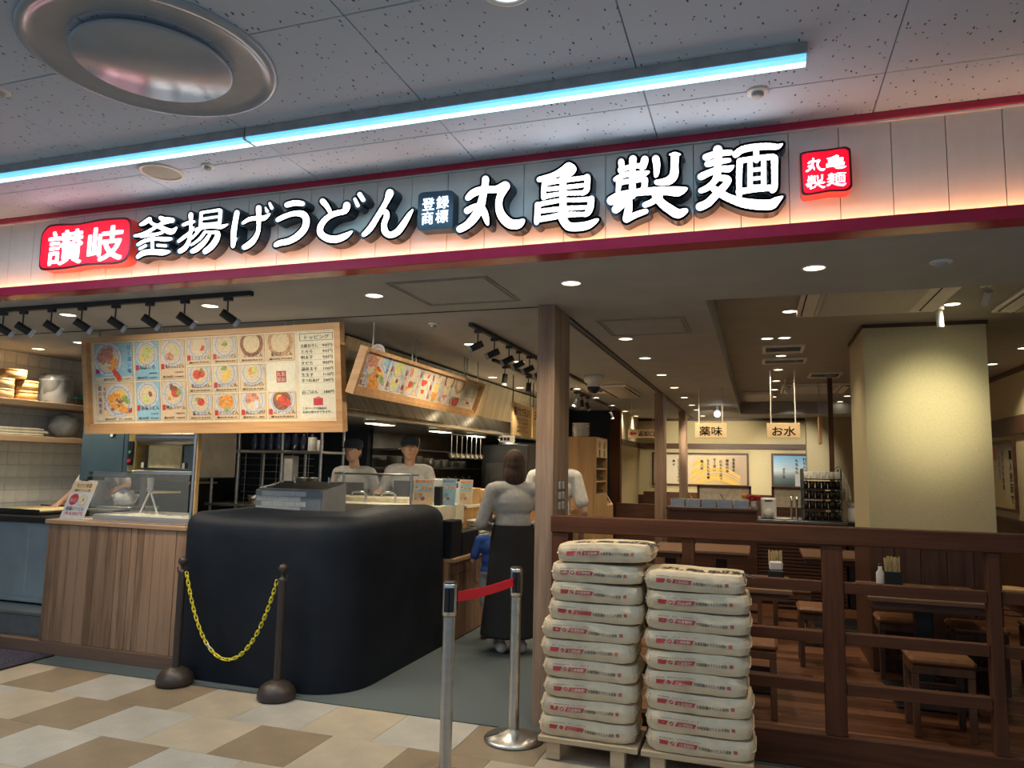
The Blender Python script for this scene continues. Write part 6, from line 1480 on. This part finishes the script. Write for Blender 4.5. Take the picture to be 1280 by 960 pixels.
# ---------------------------------------------------------------- pictures on the walls
def grad_mat(name, cols, axis=2, lo=0.0, hi=1.0, nz=.25, sc=3, stretch=(1, 1, 1)):
    m, nt, b = new_mat(name)
    tc = nt.nodes.new('ShaderNodeTexCoord'); sp = nt.nodes.new('ShaderNodeSeparateXYZ'); nt.links.new(tc.outputs['Object'], sp.inputs[0])
    mr = nt.nodes.new('ShaderNodeMapRange'); mr.inputs['From Min'].default_value = lo; mr.inputs['From Max'].default_value = hi
    nt.links.new(sp.outputs[axis], mr.inputs['Value']); n = noise(nt, sc, stretch)
    a = nt.nodes.new('ShaderNodeMath'); a.operation = 'MULTIPLY_ADD'; a.inputs[1].default_value = nz; a.inputs[2].default_value = -nz/2
    nt.links.new(n.outputs[0], a.inputs[0]); s = nt.nodes.new('ShaderNodeMath'); s.operation = 'ADD'; nt.links.new(a.outputs[0], s.inputs[0]); nt.links.new(mr.outputs[0], s.inputs[1])
    r = nt.nodes.new('ShaderNodeValToRGB'); nt.links.new(s.outputs[0], r.inputs[0]); e = r.color_ramp.elements
    e[0].color = (*cols[0], 1); e[1].color = (*cols[-1], 1)
    for k, c in enumerate(cols[1:-1]): q = e.new((k+1)/(len(cols)-1)); q.color = (*c, 1)
    nt.links.new(r.outputs[0], b.inputs['Base Color']); b.inputs['Roughness'].default_value = .35
    return m
def picture(org, u, w, h, lab, bgm):
    fr = frame(org, u, (0, 0, 1)); t = thing('framed_picture', org, lab, 'picture')
    fw = .035
    for q in ([(0, 0), (w, 0), (w, fw), (0, fw)], [(0, h-fw), (w, h-fw), (w, h), (0, h)], [(0, fw), (fw, fw), (fw, h-fw), (0, h-fw)], [(w-fw, fw), (w, fw), (w, h-fw), (w-fw, h-fw)]):
        MB().prism(q, fr, 0, .03).build('frame_bar', [M['darkwood']], t)
    MB().rect(fw, w-fw, fw, h-fw, fr, .006).build('print', [bgm], t)
    return t, fr
pm1 = grad_mat('poster_noodle', [(.62, .56, .46), (.66, .58, .44), (.58, .43, .25), (.42, .31, .21)], 0, .1, 1.8, .5, 2)
t, fr = picture((-2.04, 15.045, 1.25), (1, 0, 0), 1.86, .655, 'wide framed poster of yellow noodles with lines of brush writing on the back wall', pm1)
c = MB(); keys = [P['egg'], P['ink'], P['noodle']]
for k in range(9):
    pts = []
    for i in range(13):
        s = i/12; a = .75+.95*s; b = .06+.33*math.sin(PI*(.1+.75*s))-.055*k*.6+.02*math.sin(k); pts.append((a, max(b, .04)))
    for p, q in zip(pts, pts[1:]): c.flat([p, q, (q[0], max(q[1]-.028, .037)), (p[0], max(p[1]-.028, .037))], fr, .008+.0004*k, 0 if k % 3 else 2)
for k in range(5): c.disc(.95-.02*k, .45-.08*k, .13, fr, .0075+.0002*k, 0 if k % 2 else 2, 16)
for_print = c.build('noodle_print', keys, t); for_print['kind'] = 'stuff'; c = MB()
for k, (s, a) in enumerate((('海風香る', 1.55), ('讃岐の味', 1.43), ('打ちたて茹で', 1.31), ('甘く深い', 1.19), ('もちもち食感', 1.07), ('職人技', .95), ('たれだし揃え', .62), ('ひと口すすれば', .50), ('幸せ', .40), ('国産', .16))):
    c.text(s, a, .50-.02*(k % 3), .062, fr, .013, 1, 1, vertical=True)
c.build('lettering', keys, t)
pm2 = grad_mat('poster_sky', [(.04, .07, .06), (.14, .19, .20), (.62, .72, .78), (.36, .60, .80), (.14, .40, .68)], 2, .05, .62, .18, 2.2, (1, 1, 3))
t, fr = picture((.238, 15.045, 1.25), (1, 0, 0), .66, .66, 'framed poster of blue sky with a glass of lime water on the back wall', pm2)
c = MB(); c.rect(.42, .60, .04, .28, fr, .010, 0); c.disc(.54, .29, .06, fr, .011, 1, 14)
c.text('ただの水', .56, .52, .07, fr, .012, 2, 1, vertical=True) if 0 else c.text('打ちたて', .56, .52, .07, fr, .012, 2, 1, vertical=True)
c.text('もちもち', .42, .50, .07, fr, .012, 2, 1, vertical=True); c.text('讃岐の味', .20, .34, .045, fr, .012, 2, 1, vertical=True)
c.build('lettering', [P['bowl'], P['lime'], P['ink']], t)
pm3 = grad_mat('poster_bowl', [(.60, .50, .24), (.58, .50, .30), (.55, .47, .33), (.10, .09, .08)], 2, .1, .82, .35, 4)
t, fr = picture((2.826, 10.98, 1.14), (0, -1, 0), 1.07, .84, 'framed calligraphy poster on the right wall beside the column', pm3)
c = MB(); c.text('職人技茹で', .82, .62, .12, fr, .008, 0, 1, vertical=True); c.text('もちもち食感', .55, .66, .075, fr, .008, 0, 1, vertical=True); c.text('打ちたて', .42, .60, .07, fr, .008, 0, 1, vertical=True); c.disc(.30, .70, .10, fr, .007, 1, 16)
c.build('lettering', [P['ink'], P['pink']], t)
# no picture lights built; the poster_beam spots brighten the back wall posters

# ---------------------------------------------------------------- benches, low screens, cabinet at the corridor end
def bench(x0, x1, y0, y1, lab, zb=1.12):
    t = thing('bench_seat', ((x0+x1)/2, (y0+y1)/2, 0), lab, 'bench', 'dark wood benches at the back wall')
    MB().box(x0, x1, y0, y1-.06, .001, .40).build('base', [M['darkwood']], t)
    MB().box(x0, x1, y0-.01, y1-.06, .40, .46, 0, .015).build('cushion', [M['leather']], t)
    MB().box(x0, x1, y1-.06, y1, .001, zb, 0, .004).build('backrest', [M['darkwood']], t)
bench(-2.2, -.9, 14.5, 15.0, 'dark bench along the back wall, left one under the wide poster'); bench(-.85, .85, 14.45, 14.70, 'dark bench along the back wall, right one below the sky poster')
tag(MB().box(-2.25, -1.45, 13.2, 13.9, .70, .75, 0, .004).box(-1.9, -1.8, 13.5, 13.6, .001, .70, 1).build('far_table', [M['darkwood'], M['black']], None, loc=(-1.85, 13.5, 0)), 'dark table by the left rear bench beyond the wooden cabinet', 'table')
tag(MB().box(-2.3, -1.42, 12.5, 12.56, .001, .98, 0, .004).build('low_partition', [M['darkwood']], None, loc=(-1.85, 12.5, 0)), 'dark wood low partition right of the wooden cabinet', 'partition')
for k, (x0, x1) in enumerate(((-1.0, -.12), (.20, 1.02))):
    t = thing('low_screen', ((x0+x1)/2, 13.0, 0), 'white panel screen in dark frame behind the %s' % ['condiment counter', 'water counter'][k], 'screen', 'white low screens')
    MB().box(x0, x1, 13.0, 13.04, .001, .98).box(x0, x0+.04, 12.995, 13.045, .98, 1.31).box(x1-.04, x1, 12.995, 13.045, .98, 1.31).box(x0, x1, 12.995, 13.045, 1.27, 1.311).build('frame', [M['darkwood']], t)
    MB().box(x0+.04, x1-.04, 13.01, 13.03, .98, 1.27).build('panel', [plain('screen_panel', (.55, .50, .40), .7) if k == 0 else bpy.data.materials['screen_panel']], t)
t = thing('wooden_cabinet', (-2.1, 9.4, 0), 'tall pale wood cabinet with open shelves at the end of the corridor', 'cabinet')
cx0, cx1, cy0, cy1, cz = -2.30, -1.91, 9.0, 9.72, 1.925
MB().box(cx0, cx1-.03, cy0, cy0+.025, .004, cz, 0, .003).build('side_panel', [M['light_wood']], t)
MB().box(cx0, cx1-.03, cy0-.005, cy0, .7, 1.62, 0, .002).build('door', [M['light_wood']], t)
MB().box(cx0, cx1, cy1-.025, cy1, .004, cz).build('side_panel', [M['light_wood']], t)
MB().box(cx0, cx0+.02, cy0+.025, cy1-.025, .004, cz).build('back_panel', [M['light_wood']], t)
MB().box(cx0, cx1, cy0, cy1, cz, cz+.02).build('top', [M['light_wood_x']], t)
MB().box(cx1-.03, cx1, cy0, cy0+.025, .004, cz).box(cx1-.02, cx1, cy0+.025, cy1-.025, .004, 1.22).build('front_frame', [M['light_wood']], t)
MB().box(cx1-.02, cx1+.004, cy0+.02, cy1-.02, 1.69, cz, 0, .003).build('header_sign', [M['sign_lit']], t)
c = MB(); fr = frame((cx1+.004, cy0+.03, 1.70), (0, 1, 0), (0, 0, 1)); c.text('返却', .42, .115, .10, fr, .002, 0, 1, vertical=True); c.text('お箸', .12, .115, .10, fr, .002, 0, 1, vertical=True); c.build('lettering', [P['ink']], t)
for z in (1.22, 1.38, 1.54): MB().box(cx0+.02, cx1-.005, cy0+.025, cy1-.025, z, z+.018).build('shelf', [M['light_wood_x']], t)
for k, z in enumerate((1.239, 1.399, 1.559)):
    for j in range(2):
        tag(MB().box(cx0+.06, cx1-.03, cy0+.08, cy1-.10, z+j*.022, z+j*.022+.02, 0, .006).build('serving_tray', [M['black']], None, loc=(-2.1, 9.4, z+j*.022)), 'black serving tray on the %s open shelf of the wooden cabinet, %s' % (['lowest', 'middle', 'top'][k], ['lower', 'upper'][j]), 'tray', 'serving trays in the cabinet')
t = thing('utensil_stand', (-2.05, 10.0, 0), 'pale wood stand with sloped top and two dark slots beside the cabinet', 'stand')
MB().box(-2.28, -1.93, 9.74, 10.25, .004, 1.06).build('body', [M['light_wood']], t)
fr = frame((-1.93, 9.74, 1.06), (0, 1, 0), (-.09, 0, .14)); m = MB().prism([(0, 0), (.51, 0), (.51, .16), (0, .16)], fr, -.12, 0); m.build('sloped_top', [M['light_wood_x']], t)
c = MB(); c.rect(.06, .23, .03, .135, fr, .002); c.rect(.28, .45, .03, .135, fr, .002); c.build('slot', [M['black']], t)
t = thing('side_shelf', (-2.45, 8.7, 0), 'small pale wood ledge left of the wooden cabinet', 'shelf')
MB().box(-2.52, -2.16, 8.55, 8.98, 1.02, 1.05, 0, .003).build('top', [M['light_wood_x']], t); MB().box(-2.50, -2.18, 8.60, 8.98, .004, 1.02).build('body', [M['light_wood']], t)
for k in range(8):
    tag(MB().lathe([(0, 0), (.06, 0), (.115, .025), (.11, .025), (.055, .006), (0, .006)], (-2.15, 9.2, 1.946+k*.022), 22).build('white_plate', [M['white']], None, loc=(-2.15, 9.2, 1.946+k*.022)), 'white plate on the wooden cabinet, %s from the bottom of its pile' % ORD[k], 'plate', 'plates on the wooden cabinet')
# ---------------------------------------------------------------- people
M['skin'] = plain('skin', (0.50, 0.30, 0.205), .55, var=.06); M['hair_brown'] = plain('hair_brown', (.055, .028, .016), .75, var=.4, scale=60, stretch=(1, 1, .15)); M['hair_black'] = plain('hair_black', (.016, .013, .012), .45, var=.3, scale=60)
M['eye'] = plain('eye_white', (.7, .7, .7), .3); M['iris'] = plain('iris', (.02, .012, .01), .2); M['lip'] = plain('lip', (.36, .13, .11), .5)
BAKE = []
def blob(name, caps, mat, parent, vox=.011, smooth=4):
    m = MB()
    for c in caps:
        if c[0] == 'c':
            _, p, r0, q, r1 = c; m.ball(p, r0, 12); m.ball(q, r1, 12)
            if (Vector(q)-Vector(p)).length > 1e-4: m.cyl(p, q, r0, r1, 12)
        else:
            _, p, r = c; m.ball(p, 1.0, 16, 0, r)
    o = m.build(name, [mat], parent, off=(0, 0, 0))
    r = o.modifiers.new('remesh', 'REMESH'); r.mode = 'VOXEL'; r.voxel_size = vox; r.use_smooth_shade = True
    s = o.modifiers.new('smooth', 'SMOOTH'); s.factor = .5; s.iterations = smooth
    BAKE.append(o); return o
def hand_caps(w, d, side, H, curl=.5):
    """palm, four unequal bent fingers and a thumb from the side of the palm; w wrist, d direction of the hand"""
    w = Vector(w); d = Vector(d).normalized(); s = H/1.7
    ax = Vector((0, 0, 1)) if abs(d.z) < .8 else Vector((0, 1, 0))
    lat = d.cross(ax).normalized(); nrm = lat.cross(d).normalized()      # lat across the palm
    if nrm.z > 0: nrm = -nrm
    L = []
    p = w+d*.045*s
    for k in (-1, 0, 1): L.append(('c', tuple(w+d*.01*s+lat*k*.012*s), .017*s, tuple(p+d*.035*s+lat*k*.024*s), .0135*s))
    for k, ln in enumerate((.062, .072, .067, .052)):
        b = w+d*.088*s+lat*(-.033+.022*k)*s
        m1 = b+(d*(1-.25*curl)+nrm*.6*curl).normalized()*ln*.5*s
        m2 = m1+(d*(1-.7*curl)+nrm*1.1*curl).normalized()*ln*.45*s
        L.append(('c', tuple(b), .0088*s, tuple(m1), .008*s)); L.append(('c', tuple(m1), .008*s, tuple(m2), .007*s))
    tb = w+d*.03*s-lat*side*.026*s*(1); t1 = tb+(d*.6-lat*side*.8+nrm*.3).normalized()*.036*s; t2 = t1+(d*.9-lat*side*.25+nrm*.3).normalized()*.028*s
    L.append(('c', tuple(tb), .012*s, tuple(t1), .0098*s)); L.append(('c', tuple(t1), .0098*s, tuple(t2), .008*s))
    return L
def person(loc, rz, H, lab, top, bottom, hair, arms, skirt=False, sleeve='long', cap=None, apron=None, shoes=None, shoe_lab=None, lean=0.0, hairlen=.0, vox=.011, shorts=False, name='person'):
    t = thing(name, loc, lab, 'person', None, math.radians(rz), local=True); t['label'] = lab
    h = lambda f: f*H
    def L(x, y, z):      # lean of the upper body forward from the hips
        dz = max(0, z-.53); return (h(x), h(y+lean*dz), h(z-.12*lean*lean*dz))
    hd = L(0, .012, .932)
    body = [('e', hd, (h(.046), h(.056), h(.066))), ('e', (hd[0], hd[1]+h(.018), hd[2]-h(.030)), (h(.035), h(.038), h(.036))),
            ('c', (hd[0], hd[1]+h(.052), hd[2]+h(.004)), h(.006), (hd[0], hd[1]+h(.062), hd[2]-h(.012)), h(.008)),
            ('c', (hd[0]-h(.022), hd[1]+h(.048), hd[2]+h(.014)), h(.006), (hd[0]+h(.022), hd[1]+h(.048), hd[2]+h(.014)), h(.006)),
            ('c', L(0, -.008, .80), h(.036), L(0, .0, .90), h(.030)),
            ('c', L(-.085, -.005, .800), h(.034), L(.085, -.005, .800), h(.034)),
            ('e', L(0, .0, .735), (h(.098), h(.062), h(.085))), ('e', L(0, .0, .63), (h(.082), h(.056), h(.09))), ('e', L(0, -.005, .535), (h(.094), h(.066), h(.07)))]
    for s in (-1, 1): body.append(('e', (hd[0]+s*h(.046), hd[1]-h(.004), hd[2]-h(.004)), (h(.007), h(.012), h(.018))))
    for s in (-1, 1):
        body += [('c', (s*h(.050), 0, h(.52)), h(.052), (s*h(.052), h(.006), h(.285)), h(.034)), ('c', (s*h(.052), h(.006), h(.285)), h(.034), (s*h(.050), -h(.006), h(.20)), h(.033)),
                 ('c', (s*h(.050), -h(.006), h(.20)), h(.033), (s*h(.050), -h(.004), h(.05)), h(.02)), ('c', (s*h(.050), -h(.012), h(.026)), h(.021), (s*h(.056), h(.085), h(.018)), h(.016))]
    sl = []
    for s, (el, wr, hdir) in zip((-1, 1), arms):
        sh = L(s*.112, -.004, .797); el = tuple(h(v) for v in el); wr = tuple(h(v) for v in wr)
        body += [('c', sh, h(.030), el, h(.022)), ('c', el, h(.023), wr, h(.0155))]; body += hand_caps(wr, hdir, s, H)
        g = .008
        if sleeve == 'long': sl += [('c', sh, h(.030+g), el, h(.024+g)), ('c', el, h(.024+g), tuple(Vector(el)+(Vector(wr)-Vector(el))*.93), h(.017+g))]
        else: sl += [('c', sh, h(.030+g), tuple(Vector(sh)+(Vector(el)-Vector(sh))*.72), h(.028+g*1.4))]
    blob('body', body, M['skin'], t, vox*.62 if vox > .009 else vox, 3)
    g = .010
    blob('shirt', sl+[('c', L(-.085, -.005, .800), h(.034+g), L(.085, -.005, .800), h(.034+g)), ('e', L(0, 0, .735), (h(.098+g), h(.062+g), h(.085+g))), ('e', L(0, 0, .63), (h(.084+g), h(.058+g), h(.09+g))), ('e', L(0, -.004, .545), (h(.096+g), h(.068+g), h(.06)))], top, t, vox)
    if skirt:
        m = MB(); N = 40; prof = [(.102, .625), (.114, .56), (.122, .42), (.135, .25), (.150, .10), (.150, .085), (.143, .085)]
        vs = []
        for i in range(N):
            a = 2*PI*i/N
            for r, z in prof:
                f = 1+.045*math.sin(9*a)*max(0, (.56-z)/.5); vs.append((h(r*f*math.cos(a)), h(r*f*.8*math.sin(a)), h(z)))
        n = len(prof); m.add(vs, [(i*n+k, i*n+k+1, ((i+1) % N)*n+k+1, ((i+1) % N)*n+k) for i in range(N) for k in range(n-1)], 0, True)
        m.build('skirt', [bottom], t, off=(0, 0, 0))
    else:
        lg = [('e', (0, -h(.005), h(.535)), (h(.094+.012), h(.066+.012), h(.066)))]
        for s in (-1, 1):
            lg.append(('c', (s*h(.050), 0, h(.52)), h(.056), (s*h(.052), h(.006), h(.29)), h(.044)))
            if not shorts: lg.append(('c', (s*h(.052), h(.006), h(.29)), h(.043), (s*h(.050), -h(.004), h(.05)), h(.034)))
        blob('trousers', lg, bottom, t, vox)
    for s in (-1, 1):
        o = blob('shoe', [('c', (s*h(.052), -h(.020), h(.030)), h(.029), (s*h(.058), h(.092), h(.022)), h(.022)), ('c', (s*h(.052), -h(.02), h(.012)), h(.0125)*1.6*.6, (s*h(.058), h(.1), h(.012)), h(.012))], shoes or M['black'], t, .008, 2)
        if shoe_lab: o['label'] = shoe_lab
    # face
    for s in (-1, 1):
        e = MB().ball((hd[0]+s*h(.019), hd[1]+h(.047), hd[2]+h(.004)), h(.0068), 10).build('eye', [M['eye']], t, off=(0, 0, 0))
        MB().ball((hd[0]+s*h(.019), hd[1]+h(.0515), hd[2]+h(.004)), h(.0036), 8).build('iris', [M['iris']], e, off=(0, 0, 0))
    MB().ball((hd[0], hd[1]+h(.0515), hd[2]-h(.034)), h(.013), 12, 0, (1, .35, .32)).build('mouth', [M['lip']], t, off=(0, 0, 0))
    # hair: a cap over skull and nape, longer at the back if asked
    hc = [('e', (hd[0], hd[1]-h(.010), hd[2]+h(.020)), (h(.052), h(.056), h(.056))), ('e', (hd[0], hd[1]-h(.022), hd[2]-h(.006)), (h(.050), h(.044), h(.056)))]
    if hairlen: hc += [('e', (hd[0], hd[1]-h(.030), hd[2]-h(.045)-h(hairlen)*.4), (h(.056), h(.034), h(.05)+h(hairlen)*.6))]+[('c', (hd[0]+s*h(.044), hd[1]-h(.004), hd[2]+h(.02)), h(.014), (hd[0]+s*h(.046), hd[1]-h(.01), hd[2]-h(.06)-h(hairlen)*.5), h(.013)) for s in (-1, 1)]
    blob('hair', hc, hair, t, .009, 3)
    if cap:
        m = MB(); m.lathe([(h(.0575), 0), (h(.060), h(.02)), (h(.056), h(.048)), (h(.03), h(.062)), (0, h(.064))], (hd[0], hd[1]-h(.006), hd[2]+h(.020)), 24, 0, True, 'z', (1, 1.1))
        m.lathe([(h(.058), 0), (h(.060), h(.004)), (h(.03), h(.008)), (0, h(.008))], (hd[0], hd[1]+h(.035), hd[2]+h(.020)), 24, 0, True, 'z', (.9, 1.1)); m.build('cap', [cap], t, off=(0, 0, 0))
    if apron:
        m = MB(); vs = []; nu, nv = 12, 10
        for i in range(nu+1):
            for j in range(nv+1):
                a = (-.5+i/nu)*2.0; z = .74-.44*j/nv; r = .082+(.03 if z < .56 else 0)
                p = L(math.sin(a)*r*1.30, math.cos(a)*r*.90+.012, z); vs.append(p)
        m.add(vs, [(i*(nv+1)+j, i*(nv+1)+j+1, (i+1)*(nv+1)+j+1, (i+1)*(nv+1)+j) for i in range(nu) for j in range(nv)], 0, True); m.build('apron', [apron], t, off=(0, 0, 0))
    return t
CL = lambda n, c: plain(n, c, .85, var=.08, scale=30, bmp=.1)
c_blouse = CL('blouse', (.42, .41, .39)); c_black = CL('black_cloth', (.012, .012, .014)); c_blue = CL('blue_cloth', (.03, .09, .36)); c_grey = CL('grey_cloth', (.38, .39, .40))
c_uniform = CL('uniform', (.46, .46, .44)); c_navy = CL('navy_cloth', (.02, .028, .05)); c_white = CL('white_cloth', (.66, .64, .60)); c_red = CL('red_shoe', (.45, .03, .04)); c_sneak = CL('sneaker', (.60, .57, .52))
rest = (((-.16, -.02, .62), (-.14, .06, .47), (.05, .3, -1)), ((.16, -.02, .62), (.14, .06, .47), (-.05, .3, -1)))
front = (((-.165, .0, .63), (-.09, .13, .60), (.5, .8, .1)), ((.165, .0, .63), (.09, .13, .60), (-.5, .8, .1)))
person((-2.0, 6.05, .0045), 28, 1.69, 'person in light grey blouse, long black skirt and pale sneakers, left of the pillar', c_blouse, c_black, M['hair_brown'], front, skirt=True, hairlen=.03, shoes=c_sneak, shoe_lab='chunky pale sneaker')
t = thing('shoulder_bag', (-2.235, 6.02, 1.0), 'dark brown shoulder bag at the left side of the person in the long black skirt', 'bag')
MB().box(-2.27, -2.205, 5.92, 6.12, 1.02, 1.19, 0, .03).build('bag_body', [plain('bag_leather', (.03, .018, .014), .4)], t)
MB().tube([(-2.235, 5.95, 1.18), (-2.235, 5.97, 1.28), (-2.20, 6.02, 1.36), (-2.235, 6.07, 1.28), (-2.235, 6.09, 1.18)], .007, 6).build('strap', [bpy.data.materials['bag_leather']], t)
person((-2.33, 6.45, .0045), 20, 1.10, 'child in blue shirt and red shoes, half hidden by the person in black skirt', c_blue, c_grey, M['hair_black'], rest, sleeve='short', shoes=c_red, shoe_lab='red shoe', shorts=True, vox=.009)
person((-1.91, 7.05, .0045), 10, 1.83, 'person in white shirt and dark trousers almost hidden behind the wood pillar', c_white, c_black, M['hair_brown'], rest, sleeve='short', hairlen=.02)
reach = (((-.16, .04, .64), (-.10, .16, .62), (.3, 1, -.2)), ((.17, .03, .65), (.16, .17, .68), (.2, 1, 0)))
person((-4.15, 7.08, .10), 185, 1.70, 'person in pale uniform and navy cap behind the counter, left of two', c_uniform, c_navy, M['hair_black'], front, cap=c_navy, apron=c_navy, lean=.12)
person((-3.55, 7.16, .10), 205, 1.74, 'person in pale uniform and navy cap behind the counter, right of two, reaching forward', c_uniform, c_navy, M['hair_black'], reach, cap=c_navy, apron=c_navy, lean=.12)
mk_ = (((-.17, .12, .68), (-.19, .20, .615), (-.1, 1, -.25)), ((.19, .09, .72), (.135, .255, .635), (-.1, .9, -.35)))
wk = (((-.19, .10, .74), (-.24, .20, .745), (-.2, .8, -.5)), ((.15, .10, .72), (.13, .235, .635), (.1, .9, -.4)))
person((-6.22, 5.86, .10), 180, 1.66, 'person in white sleeves and grey apron leaning over the dough behind the blue noodle machine', c_white, c_navy, M['hair_black'], (((-.19, .09, .72), (-.215, .195, .70), (-.1, .9, -.4)), ((.185, .09, .70), (.165, .235, .605), (.05, .9, -.35))), sleeve='short', cap=c_navy, apron=c_grey, lean=.35)
# bake the grown surfaces once, so that each figure is one plain continuous mesh
dg = bpy.context.evaluated_depsgraph_get()
done = [(o, bpy.data.meshes.new_from_object(o.evaluated_get(dg))) for o in BAKE]
for o, me in done:
    o.modifiers.clear(); o.data = me
    for p in me.polygons: p.use_smooth = True
